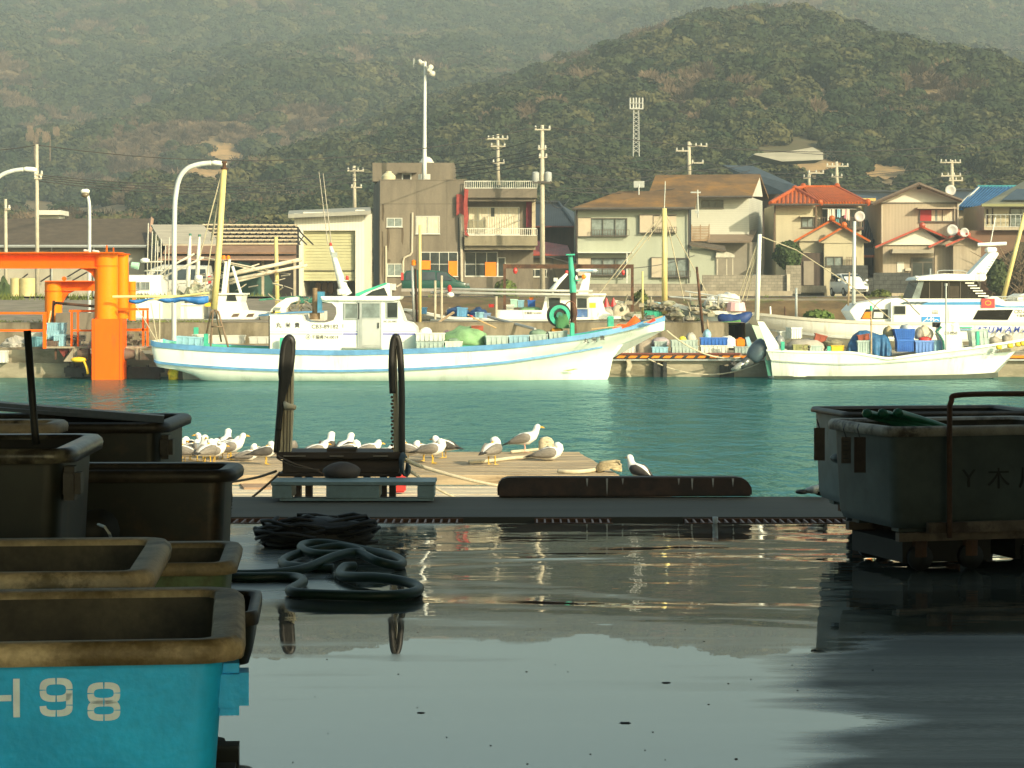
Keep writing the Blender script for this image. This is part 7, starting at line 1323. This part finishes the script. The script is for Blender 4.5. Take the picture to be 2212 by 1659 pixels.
build('dark_entry', MB().bx(1730,1779.5,546,628,172.9,.6), M_wdark, h); build('tan_door', MB().bx(1736,1758,564,616,172.8,.08), mat('tan_door_paint',(.26,.22,.17),.7,.08,2), h); glazing(h,1784,1821,554,575,172.6,2,1,M_bframe,M_glassl,2,.1); railing(h,1828,1850,555,573,172.2,6,mat('brown_rail_2',(.14,.10,.07),.7),1); build('step', MB().bx(1730,1785,617,632,171.8,1), M_conc, h)
ds = lambda t,u,v,Y,r: build('satellite_dish', MB().lathe(P(u,v,Y),[(.02,.10),(r*.6,.05),(r,-.04),(r*.98,-.07),(r*.6,.02),(.02,.06)],14,'y'), mat('dish_grey',(.50,.49,.47),.5,.05,2), t, True)
ds(h,1857,467.5,175,.40)
hd = T('hedge_tree', 'dark round clipped tree left of the orange roofed porch', 'tree', P(1700,579,167)); 
def leafball(name, m, parent, u0, u1, v0, v1, Y, n, seed, s=.10, flat_=1.0):
    r = random.Random(seed); mb = MB(); c_ = P((u0+u1)/2,(v0+v1)/2,Y); rx = (X(u1,Y)-X(u0,Y))/2; rz = (Z(v0,Y)-Z(v1,Y))/2; mb.ball(c_, rx*.86, rx*.7, rz*.86, 12, 8, .25, seed)
    for _ in range(n):
        d = Vector((r.gauss(0,1),r.gauss(0,1),r.gauss(0,1))).normalized(); q = 1+.22*mnoise.noise(d*2.2+Vector((seed,0,0))) + r.uniform(-.08,.08); p = c_+Vector((d.x*rx*q,d.y*rx*.85*q,d.z*rz*q)); nn = (d+Vector((r.gauss(0,.6),r.gauss(0,.6),r.gauss(0,.6)))).normalized(); t = nn.orthogonal().normalized(); b_ = nn.cross(t); mb.add([p-t*s,p-b_*s*.6,p+t*s,p+b_*s*.7],[(0,1,2,3)])
    return build(name, mb, m, parent)
leafball('crown', M_leaf, hd, 1672, 1729, 523, 577, 167, 1500, 3, .13); build('trunk', MB().tube([P(1700,632,167),P(1700,570,167)],.12,7), M_wood, hd)
# ---- yellow house, tiled roofs between, tan house
h = house('house', 'narrow bright yellow house between the orange and the tan houses', 'house', 1877, 600, 186); wallbox(h,1864,1892,428,186,5,mat('bright_yellow_wall',(.66,.48,.16),.85,.04,1)); q = MB(); slabuv(q,[(1848,428,185.2),(1900,440,185.2),(1893,424,190),(1850,420,190)],.15); build('roof', q, M_rblack, h); glazing(h,1877,1887,470,480,186,1,1,M_bframe,M_glassl,1.2,.08)
h = house('house', 'low dark house under grey black tiles behind the stone wall', 'house', 1885, 610, 181); wallbox(h,1862,1908,520,181,5,M_wdark); q = MB(); slabuv(q,[(1856,524,180.4),(1908,524,180.4),(1908,478,184),(1866,478,184)],.12); slabuv(q,[(1862,552,178.5),(1905,552,178.5),(1905,535,180),(1862,535,180)],.1); ribs(q,(1858,523.5,180.35),(1907,523.5,180.35),(1907,478,183.95),(1867,478,183.95),8,.09); build('roof', q, M_rblack, h); build('fascia', MB().bx(1862,1893,551,556,178.3,.1), mat('orange_fascia',(.42,.13,.04),.6), h)
h = house('house', 'long low house with black tiles beyond the yellow one', 'house', 1960, 480, 210); q = MB(); slabuv(q,[(1840,444,209),(1960,436,209),(1960,416,214),(1808,414,214)],.15); slabuv(q,[(2060,430,209),(2110,432,209),(2096,412,214),(2060,412,214)],.15); build('roof', q, M_rblack, h); wallbox(h,1840,2110,440,211,6,M_wdark); build('ridge', MB().tube([P(1808,413,214),P(1960,415,214)],.2,6).tube([P(2060,411,214),P(2098,411,214)],.2,6), M_rblack, h)
h = house('house', 'tan gabled two storey house with red tiled porches', 'house', 1990, 610, 177); Yh = 177
wallbox(h,1904,2068,437,Yh,9,M_wtan); build('gable_wall', MB().add([P(1904,436.5,Yh-.02),P(2068,436.5,Yh-.02),P(2068,430,Yh-.02),P(1985,398,Yh-.02),P(1904,433,Yh-.02)],[(0,1,2,3,4)]), M_wwhite, h)
q = MB(); slabuv(q,[(1881,438,175.9),(1985,393,175.9),(1985,393,187),(1881,438,187)],.2); slabuv(q,[(1985,393,175.9),(2080,431,175.9),(2080,431,187),(1985,393,187)],.2); build('roof', q, mat('grey_brown_tile',(.16,.11,.08),.7,.2,1), h); build('barge_board', MB().tube([P(1884,441,175.95),P(1985,398,175.95)],.14,4).tube([P(1985,398,175.95),P(2078,434,175.95)],.14,4), mat('dark_barge',(.13,.10,.075),.8), h); build('trim_band', MB().bx(1904,2068,438,440,Yh-.05,.05), M_bframe, h); build('vent', MB().bx(1981,1990,404,409,Yh-.07,.05), M_dark, h)
gw = glazing(h,1986,2061,452,479,Yh,3,1,M_bframe,M_glassl,1.6,.12,curtain=True); build('red_blind', MB().bx(1988,2012,453.8,477.5,Yh-.14,.03), mat('red_blind_cloth',(.34,.02,.02),.7,.1,3), gw); build('window_hood', MB().bx(1982,2067,448,451,Yh-.9,.9), M_wtan, h); build('downpipe', MB().tube([P(2069,436,Yh-.1),P(2069,520,Yh-.1)],.07,5), M_drain, h); build('downpipe', MB().tube([P(1905,442,Yh-.1),P(1905,530,Yh-.1)],.07,5), M_drain, h)
build('porch_wall', MB().box(X(1907,173),X(2018,173),173,177,GZ-.1,Z(530,173)).box(X(2021,173),X(2060,173),173.3,177,GZ-.1,Z(531,173)).box(X(2060.2,172),X(2120,172),172.2,177,GZ-.1,Z(530,172)), M_wtan, h)
gable(h,(1992,488),(1890,532),(2046,511),172.2,4.8,M_rred,M_wwhite,529); gable(h,(2068,502),(2005,532),(2092,513),172.4,4.6,M_rred,M_wtan,531); gable(h,(2090,508),(2042,529),(2128,525),171.5,5,M_rred,M_wtan,530)
build('entry_canopy', MB().pr([(1927,547),(1929,538),(2016,540),(2018,547)],171.7,1.3), mat('grey_canopy_sheet',(.33,.29,.22),.7,.1,1), h); dd = build('entry_door', MB().bx(1968,2018,556,630,172.9,.09), M_bframe, h); build('pane', MB().bx(1972,1992,568,628,172.88,.012).bx(1995,2014,568,628,172.88,.012).bx(1972,2014,558.5,565,172.88,.012), M_glass, dd); build('mail_box', MB().bx(2-.0+1954,1968,579,585,172.7,.2), M_drain, h); build('meter', MB().bx(1938,1953,566,588,172.95,.04), M_wwhite, h)
ds(h,2057,497,171.9,.42); ds(h,2083,502,171.3,.34); ds(h,2053,411,181,.42)
# ---- right hand buildings
h = house('house', 'house with vivid blue glazed tiles behind the tan gable', 'house', 2105, 560, 186); wallbox(h,2066,2135,452,186,6,M_wtan); q = MB(); slabuv(q,[(2068,450,185.2),(2140,450,185.2),(2200,406,190),(2112,406,190)],.15); ribs(q,(2070,449.5,185.1),(2140,449.5,185.1),(2200,405.8,189.9),(2113,405.8,189.9),12,.09); build('roof', q, M_rblue, h); build('ridge', MB().tube([P(2112,405,190),P(2200,405,190)],.22,6), mat('teal_ridge_tile',(.04,.22,.25),.3,.15,3), h); build('hip', MB().tube([P(2068,448,185.1),P(2114,406,189.9)],.14,6), M_wwhite, h); build('garage_door', MB().bx(2097,2122,491,512,185.8,.15), mat('dark_red_brown',(.07,.035,.025),.7), h)
h = house('house', 'olive eaved house with solar panels on the roof at the right edge', 'house', 2190, 560, 173); wallbox(h,2126,2300,442,174,8,M_wcream); q = MB(); slabuv(q,[(2121,441,173),(2300,441,173),(2300,370,181),(2218,388,181)],.2); slabuv(q,[(2121,441,173),(2218,388,181),(2140,436,186)],.15); build('roof', q, mat('olive_grey_roof',(.17,.17,.12),.7,.15,1), h); build('fascia', MB().bx(2121,2300,440,446,172.6,.3), mat('olive_fascia',(.24,.24,.11),.7,.1,1), h); q = MB(); slabuv(q,[(2165,436,173.4),(2300,436,173.4),(2300,412,176.4),(2196,412,176.4)],.08); 
for p in q.v: p.z += .15
build('solar_panel', q, M_glass, h); railing(h,2130,2300,463,490,173,16,M_galv,1.2); glazing(h,2182,2230,450,489,174,2,1,M_bframe,M_glassl,1.6,.1); build('balcony_floor', MB().bx(2126,2300,490.5,497,172.6,1.6), M_wtan, h); build('dark_slot', MB().bx(2131,2135,452,484,173.95,.06).bx(2143,2146,450,484,173.95,.06), M_wdark, h); build('lower_wall', MB().bx(2090,2300,498,640,173.2,.5), mat('red_brown_wall',(.16,.095,.06),.85,.1,1), h)
one('greenhouse', 'long pale greenhouse with a sloping roof on the hillside', 'greenhouse', MB().pr([(1628,334),(1632,331),(1690,329),(1756,318),(1778,330),(1778,345),(1690,349)],325,9), mat('dusty_greenhouse_sheet',(.40,.38,.31),.7,.08,.25,wave=('Z',.35,.12)))
one('greenhouse', 'small white roofed hut on the hillside at the left', 'hut', MB().bx(79,132,454,464,230,4).bx(84,128,464.2,478,231,3), M_wwhite)
def on_hill(u, v):
    Y = 205.0
    while Y < 1500:
        p = P(u, v, Y)
        if hill_z(p.x, Y) >= p.z: return Vector((p.x, Y, hill_z(p.x, Y)+.35))
        Y += 2.0
    return P(u, v, 300)
for k,(u0,u1,v0,v1) in enumerate(((398,540,366,399),(1655,1860,346,386),(1850,2010,362,392),(455,520,316,352))):
    pts_ = []
    for i in range(25):
        t = i/24; e = math.sqrt(max(0,1-(2*t-1)**2)); ra_ = 3*math.sin(i*1.3+k); pts_.append([on_hill(u0+(u1-u0)*t, (v0+v1)/2+(v1-v0)/2*(2*j/8-1)*(.25+.75*e)+ra_) for j in range(9)])
    o_ = build('hill', MB().grid(pts_), mat('ochre_cut_slope',(.42,.26,.11),.95,.25,.25,c2=(.22,.15,.07),thr=.58), None, True, (0,0,0)); o_['kind'] = 'structure'
# ---- poles, lamps, wires
def lamp_post(lb, pts, head, Y, r):
    t = T('street_lamp', lb, 'street lamp', P(*pts[0],Y), 'street lamps'); build('pole', MB().tube(cr([P(u,v,Y) for u,v in pts],6), r, 10), M_lamp, t, True); (a, b_) = head
    hd_ = build('lamp_head', MB().tube([P(*a,Y),P(a[0]+(b_[0]-a[0])*.25,a[1]+(b_[1]-a[1])*.25-.5,Y),P(a[0]+(b_[0]-a[0])*.8,a[1]+(b_[1]-a[1])*.8,Y),P(*b_,Y)], [.07,.10,.10,.05], 10), M_white, t, True); return t
lamp_post('tall curved street lamp rising behind the trawler stern', [(376,760),(376,640),(377,470),(380,420),(388,385),(405,364),(430,355),(456,352)], ((456,351.5),(490,354)), 91, .095)
lamp_post('curved street lamp cut off by the left frame edge', [(-22,690),(-22,560),(-22,430),(-14,395),(4,378),(28,369),(50,366)], ((50,365.5),(80,367)), 92, .085)
t = lamp_post('small street lamp with a round dark bowl above the orange beam', [(193,694),(193,600),(193.5,490),(193,445),(190,426),(186,420)], ((193,414),(175,413)), 97, .07); build('bowl', MB().ball(P(184,421,97),.17,.17,.12,12,8), mat('brown_bowl_glass',(.14,.11,.07),.2,.2,3), t, True)
def upole(lb, u, v0, v1, Y, r=.15, arms=(), cans=False):
    t = T('utility_pole', lb, 'utility pole', P(u,v1,Y), 'utility poles'); build('pole', MB().tube([P(u+1,v1,Y),P(u,v0,Y)], [r*1.1,r*.75], 10), M_pole, t, True)
    for k,(a, b_, v) in enumerate(arms):
        q = MB().bx(a,b_,v-1.4,v+1.2,Y-.15,.12); a_ = build('crossarm', q, M_drain, t)
        n_ = max(2,int((b_-a)/9)); ins = MB()
        for i in range(n_): ins.lathe(P(a+2+(b_-a-4)*i/(n_-1),v-1.5,Y-.1),[(.05,0),(.09,.06),(.05,.12),(.07,.18),(.03,.22)],6)
        build('insulators', ins, mat('white_porcelain',(.66,.64,.56),.3), a_)
    if cans:
        for du in (-14,13): build('transformer', MB().lathe(P(u+du,393,Y-.1),[(.22,0),(.25,.05),(.25,.62),(.12,.70)],12), mat('grey_transformer',(.42,.44,.42),.5,.1,3), t, 'auto')
        build('bracket', MB().bx(u-20,u+20,391,396,Y-.3,.3), M_dpipe, t)
    return t
upole('bare utility pole at the left before the brown warehouse roof', 79.5, 312, 650, 146, .13, ((74,92,378),(74,90,386))); upole('shorter utility pole at the far left edge', 12, 430, 650, 146, .12, ((10,22,452),)); upole('utility pole with two transformers right of the concrete building', 1171, 270, 626, 162, .17, ((1155,1189,280),(1162,1180,322),(1164,1182,340)), True)
upole('utility pole behind the balcony roof', 1075, 290, 400, 195, .16, ((1053,1098,300),(1060,1092,316),(1064,1090,352))); upole('utility pole behind the white garage', 765, 358, 470, 195, .16, ((750,786,369),(758,782,405))); upole('utility pole with three high insulators above the mossy roof', 1488, 306, 400, 200, .18, ((1460,1490,326),(1490,1528,316),(1494,1520,352)))
upole('brown utility pole above the orange tiles', 1807, 349, 412, 215, .18, ((1785,1833,359),(1796,1820,382))); upole('grey utility pole left of the brown one', 1747, 369, 412, 205, .14, ((1746,1780,374),(1735,1752,384))); upole('utility pole with two long crossarms behind the tan gable', 2056, 346, 420, 205, .18, ((2031,2076,351),(2033,2076,380),(2050,2080,390)))
tw = T('lattice_tower', 'grey lattice mobile phone mast on the hillside', 'mast', P(1374,335,300)); q = MB()
for sx in (-1,1):
    for sy in (0,1): q.tube([P(1374+sx*6.5,338,300+sy*.9),P(1374+sx*5.2,212,300+sy*.9)], .07, 4)
for i in range(11):
    v = 330-i*9; q.tube([P(1367.6,v,300),P(1380.2,v-9,300)], .04, 4); q.tube([P(1380.3,v,300),P(1367.6,v-9,300)], .04, 4)
build('lattice', q, mat('grey_steel_mast',(.48,.48,.44),.5,.05,3), tw); q = MB()
for u in (1361,1368,1374,1381,1388): q.tube([P(u,236,300),P(u,211,300)], .12, 5)
q.bx(1360,1389,233,236,299.8,1.2).bx(1360,1389,222,223.5,299.8,.1); build('antenna_cage', q, MATS['grey_steel_mast'], tw); q.tube
WN = 0
def wire(lb, a, b_, d, r=.03): return one('power_cable', lb, 'cable', MB().tube(sag(P(*a),P(*b_),d), r, 4), mat('dark_cable',(.055,.052,.05),.7), 'overhead cables')
wire('highest cable from the left pole across to the transformer pole', (80,313,146),(1171,272,162),1.6,.03); wire('cable running off the frame left of the left pole', (80,313,146),(-60,326,146),.1,.03); wire('highest cable from the transformer pole to the right frame edge', (1171,272,162),(2240,290,190),1.6,.03)
for k,(v0,v1) in enumerate(((378,372),(382,382),(386,391),(391,401))): wire(('top','second','third','lowest')[k]+' of four cables from the left pole toward the garage', (84,v0,146),(768,v1-9,195),.9,.03); wire(('top','second','third','lowest')[k]+' of four cables rising to the transformer pole from the left', (768,v1-9,195),(1166,322+k*9,162),.5,.03)
for k,(a,b_) in enumerate((((1176,322,162),(1460,330,200)),((1176,333,162),(1640,352,200)),((1176,350,162),(1490,378,200)),((1182,371,162),(1484,357,200)),((1176,402,162),(1500,352,200)),((1176,408,162),(1620,368,190)),((1176,416,162),(1230,428,182)),((1176,552,162),(1500,552,167.5)),((1500,368,198),(2060,352,205)),((1500,380,198),(2056,380,205)),((1520,310,200),(2240,318,205)),((1748,392,205),(2240,372,205)),((1490,340,200),(1808,362,215)),((1100,300,195),(1168,330,162)),((820,318,190),(1160,300,175)))):
    wire('thin cable over the houses, '+('from the transformer pole to the mossy roof pole','second from the transformer pole, over the mossy roof','third from the transformer pole, dipping lower','slack one from the transformer cans to the high insulators','rising one from below the transformers','long low one passing the tv antenna','short one to the black tiled house','across the pale green house front','from the high insulators to the tan house pole','lower one to the tan house pole','from the high insulators to the right edge','low one over the orange tiles to the right edge','from the high insulators to the brown pole','linking the balcony pole and the transformer pole','crossing behind the white speaker pole')[k], a, b_, .9, .026)
# ---- cars
M_tyre = M_black
def car(name, lb, cat, loc, rz, L, W, H, m, prof, glass, wheels, wr=.30):
    """body of cross sections along x from rear (-) to front (+); prof = (x, z bottom, z belt, z roof, half width)"""
    t = T(name, lb, cat, (0,0,0)); n = 12; rg = []
    for x, z0, zb, zr, hw in prof:
        tw_ = hw*.80 if zr > zb+.05 else hw*.92
        rg.append([Vector(p) for p in ((x,-hw*.9,z0),(x,-hw,z0+.12),(x,-hw,zb-.08),(x,-hw*.97,zb),(x,-tw_,zr-.05),(x,-tw_*.8,zr),(x,tw_*.8,zr),(x,tw_,zr-.05),(x,hw*.97,zb),(x,hw,zb-.08),(x,hw,z0+.12),(x,hw*.9,z0))])
    b = MB().rings(rg); build('body', b, m, t, 'auto')
    for nm, poly in glass:
        g = MB().slab(poly, .012) if len(poly) == 4 else MB().add(poly, [tuple(range(len(poly)))])
        build(nm, g, M_glass, t)
    for x in wheels:
        for s in (-1,1):
            wv = build('wheel', MB().tube([(x,s*(W/2-.17),wr),(x,s*(W/2+.005),wr)], wr, 16), M_tyre, t); build('rim', MB().tube([(x,s*(W/2-.02),wr),(x,s*(W/2+.012),wr)], wr*.62, 12), M_galv, wv)
    t.location = loc; t.rotation_euler = (0,0,rz); return t
hw = .84
vp = [(-2.25,.42,.95,.98,.72),(-2.2,.34,1.0,1.40,.80),(-1.95,.30,1.02,1.68,.84),(-1.2,.28,1.02,1.74,.85),(.0,.28,1.0,1.72,.85),(.75,.28,.98,1.58,.85),(1.35,.28,.96,1.10,.84),(1.9,.30,.86,.90,.80),(2.2,.34,.70,.72,.70),(2.28,.40,.58,.60,.6)]
def sideglass(x0,x1,x2,x3,zb,zt,hw): return [('side_window', [Vector((a,s*(hw*.985),zb)) if k < 2 else Vector((a,s*(hw*.845),zt)) for k, a in enumerate((x0,x1,x2,x3))]) for s in (-1,1)]
M_cg = mat('dark_green_car_paint', (.012,.07,.05), .25, .06, 2)
vl = P(941,641,157); van = car('minivan', 'dark green minivan with silver lower trim parked by the concrete building', 'van', (vl.x,157,GZ), 0.03, 4.5, 1.7, 1.74, M_cg, vp, sideglass(-2.0,-1.2,-1.25,-1.9,1.06,1.58,hw+.03)+sideglass(-1.1,.0,-.05,-1.12,1.06,1.60,hw+.03)+sideglass(.1,1.15,.62,.08,1.04,1.58,hw+.03)+[('windscreen',[Vector((1.36,-.7,1.12)),Vector((1.36,.7,1.12)),Vector((.80,.62,1.58)),Vector((.80,-.62,1.58))])], (-1.4,1.45))
ob_ = MB().box(-2.26,2.25,-.875,-.845,.30,.50); o_ = build('lower_trim', ob_, mat('silver_trim',(.36,.32,.28),.4), None); o_.parent = van; o_.location = (0,-.86,.30); ob_ = build('tail_light', MB().box(-2.28,-2.12,-.86,-.6,1.05,1.55), M_red, None); ob_.parent = van; ob_.location = (-2.2,-.73,1.05); ob_ = build('headlight', MB().box(2.0,2.2,-.80,-.5,.72,.86), M_glassl, None); ob_.parent = van; ob_.location = (2.12,-.70,.70)
cp_ = [(-1.85,.40,.90,.95,.70),(-1.8,.32,.95,1.30,.78),(-1.5,.28,.95,1.48,.83),(-.6,.26,.95,1.53,.845),(.1,.26,.93,1.50,.845),(.75,.26,.92,1.22,.845),(1.2,.26,.90,.97,.84),(1.65,.28,.78,.82,.80),(1.88,.32,.62,.64,.70),(1.92,.38,.52,.54,.6)]
wc = P(1836,641,160); wcar = car('hatchback', 'white hatchback parked facing the harbour on the road', 'car', (wc.x,160.4,GZ), math.radians(-79), 3.85, 1.69, 1.53, mat('white_car_paint',(.80,.79,.72),.2,.03,2), cp_, sideglass(-1.6,-.5,-.55,-1.4,.99,1.40,hw+.02)+sideglass(-.45,.72,.30,-.45,.98,1.38,hw+.02)+[('windscreen',[Vector((1.15,-.70,.99)),Vector((1.15,.70,.99)),Vector((.22,.60,1.475)),Vector((.22,-.60,1.475))])], (-1.2,1.22), .29)
for s in (-1,1):
    for nm, bxx, mm in (('headlight',(1.45,1.82,s*.62-.13,s*.62+.13,.66,.83),M_glassl),('mirror',(.70,.85,s*.98-.09,s*.98+.09,1.0,1.14),MATS['white_car_paint'])):
        b = MB().box(*bxx); o_ = build(nm, b, mm, None, False, None, .03); lc = o_.location.copy(); o_.parent = wcar; o_.location = lc
b = MB().box(1.86,1.935,-.55,.55,.36,.46); o_ = build('grille', b, M_black, None); lc = o_.location.copy(); o_.parent = wcar; o_.location = lc
sl = P(372,622,120); sv = car('van', 'silver van half hidden behind the curved street lamp', 'van', (X(380,125),125,yard_z(X(380,125),125)), math.pi, 4.2, 1.6, 1.9, mat('silver_van_paint',(.46,.46,.42),.3,.05,2), [(-1.9,.4,1.0,1.3,.75),(-1.8,.3,1.05,1.85,.80),(.6,.3,1.05,1.9,.8),(1.2,.3,1.0,1.7,.8),(1.7,.3,.95,1.05,.78),(1.85,.4,.7,.72,.7)], sideglass(-1.7,-.2,-.2,-1.65,1.1,1.65,.82)+sideglass(-.1,1.2,.95,-.1,1.1,1.65,.82), (-1.2,1.2)); b = MB().box(-1.93,-1.8,.5,.8,.9,1.3); o_ = build('tail_light', b, M_red, None); lc = o_.location.copy(); o_.parent = sv; o_.location = lc
hc = P(1658,597,170); car('car', 'white car showing only its roof above the taller block wall', 'car', (X(1648,170),170,GZ), 0, 3.8, 1.6, 1.5, MATS['white_car_paint'], cp_, sideglass(-1.6,-.5,-.55,-1.4,.99,1.40,hw+.02)+sideglass(-.45,.72,.30,-.45,.98,1.38,hw+.02), (-1.2,1.22), .29)
# ---- plants
for k,(u0,u1,v0,v1,Y,n,lb) in enumerate(((1371,1398,628,662,127,260,'green bush by the rusty gantry post'),(1068,1116,606,640,160,300,'low green bush at the foot of the balcony wing'),(1880,1925,628,650,135,300,'bright green bush in front of the dark stone wall'),(1738,1796,671,692,120,320,'low green bush on the brown bank'),(2132,2176,560,610,168,360,'dark evergreen shrub at the right by the brush'))):
    b_ = T('bush', lb, 'bush', P((u0+u1)/2,v1,Y)); leafball('foliage', mat('bush_leaves_%d'%k, ((.09,.11,.025),(.11,.15,.03),(.10,.12,.03),(.08,.13,.025),(.05,.07,.02))[k],.85,.4,1.2), b_, u0,u1,v0,v1+ (v1-v0)*.4,Y,n,k+5,.16)
br = T('brush', 'tangle of bare brown branches at the right frame edge', 'shrub', P(2190,600,171)); q = MB(); rb = random.Random(17)
for i in range(210):
    u = rb.uniform(2140,2300); p = P(u, rb.uniform(560,640), 170+rb.uniform(0,2)); d = Vector((rb.uniform(-1,1),rb.uniform(-.5,.3),rb.uniform(.2,1.0))).normalized(); L_ = rb.uniform(.6,2.2); q.tube([p,p+d*L_*.5+Vector((0,0,.1)),p+d*L_+Vector((rb.uniform(-.3,.3),0,rb.uniform(-.4,.1)))], [.05,.035,.012], 4, False)
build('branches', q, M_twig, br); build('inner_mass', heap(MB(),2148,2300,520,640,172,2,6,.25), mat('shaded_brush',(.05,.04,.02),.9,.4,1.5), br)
bt = P(1690,240,700)
for k,(u,v) in enumerate(((74,292),(108,293))):
    Y = 560; x = X(u,Y); z = hill_z(x,Y); t_ = T('bare_tree', ('left','right')[k] + ' pale plumed tree of the pair on the hillside at the left', 'tree', (x,Y,z)); q = MB(); ra = random.Random(k+3); c_ = P(u,v,Y-6)
    cs_ = [Vector((ra.uniform(-1.5,1.5), ra.uniform(-1,1), ra.uniform(-1.6,1.4))) for _ in range(6)]
    for i in range(520): 
        a = ra.uniform(0,6.28); rr_2 = ra.random()**.6; zz = ra.uniform(-1.7,1.7); pp = c_+cs_[i%6]+Vector((rr_2*math.cos(a)*.75,rr_2*math.sin(a)*.8,zz*.5)); q.add([pp,pp+Vector((.10,0,.1)),pp+Vector((ra.uniform(-.2,.2),0,.75)),pp+Vector((-.08,.05,.2))],[(0,1,2,3)])
    build('crown', q, mat('pale_plumes',(.30,.215,.145),.9,.2,1), t_); build('trunk', MB().tube([(c_.x,c_.y,c_.z-6),(c_.x,c_.y,c_.z)], .15, 6), M_twig, t_)
gr_ = MB(); rg_ = random.Random(77)
def tuft(x, y, z, h, n):
    for _ in range(n):
        a = rg_.uniform(0,6.28); px, py = x+rg_.gauss(0,.25), y+rg_.gauss(0,.15); hh = h*rg_.uniform(.5,1.2); gr_.add([(px-.03,py,z),(px+.03,py,z),(px+.15*math.cos(a),py+.1*math.sin(a),z+hh)],[(0,1,2)])
for _ in range(420):
    x = rg_.uniform(-8,40); t_ = rg_.random(); y = 123.8+5.4*t_; tuft(x, y, 1.40-(1.43-(.42 if x < 9.3 else -.66))*(1-t_)**.8, .28 if t_ > .8 else .14, 7 if t_ > .75 else 3)
for _ in range(160): x = rg_.uniform(-34,-14); tuft(x, rg_.choice((141,142,94.9,95.4,96))+rg_.uniform(-.4,.4), yard_z(x, 142 if rg_.random() > 2 else 142)-.0 if False else 1.36, .3, 6)
for _ in range(110): x = rg_.uniform(-26,-12); y = rg_.uniform(94.8,96.4); tuft(x, y, yard_z(x,y)-.02, .12, 6)
go_ = build('grass', gr_, M_grass, None, False, (0,120,0)); go_['kind'] = 'stuff'; go_['label'] = 'tufts of weeds and grass along the bank, road edge and yard'; go_['category'] = 'grass'
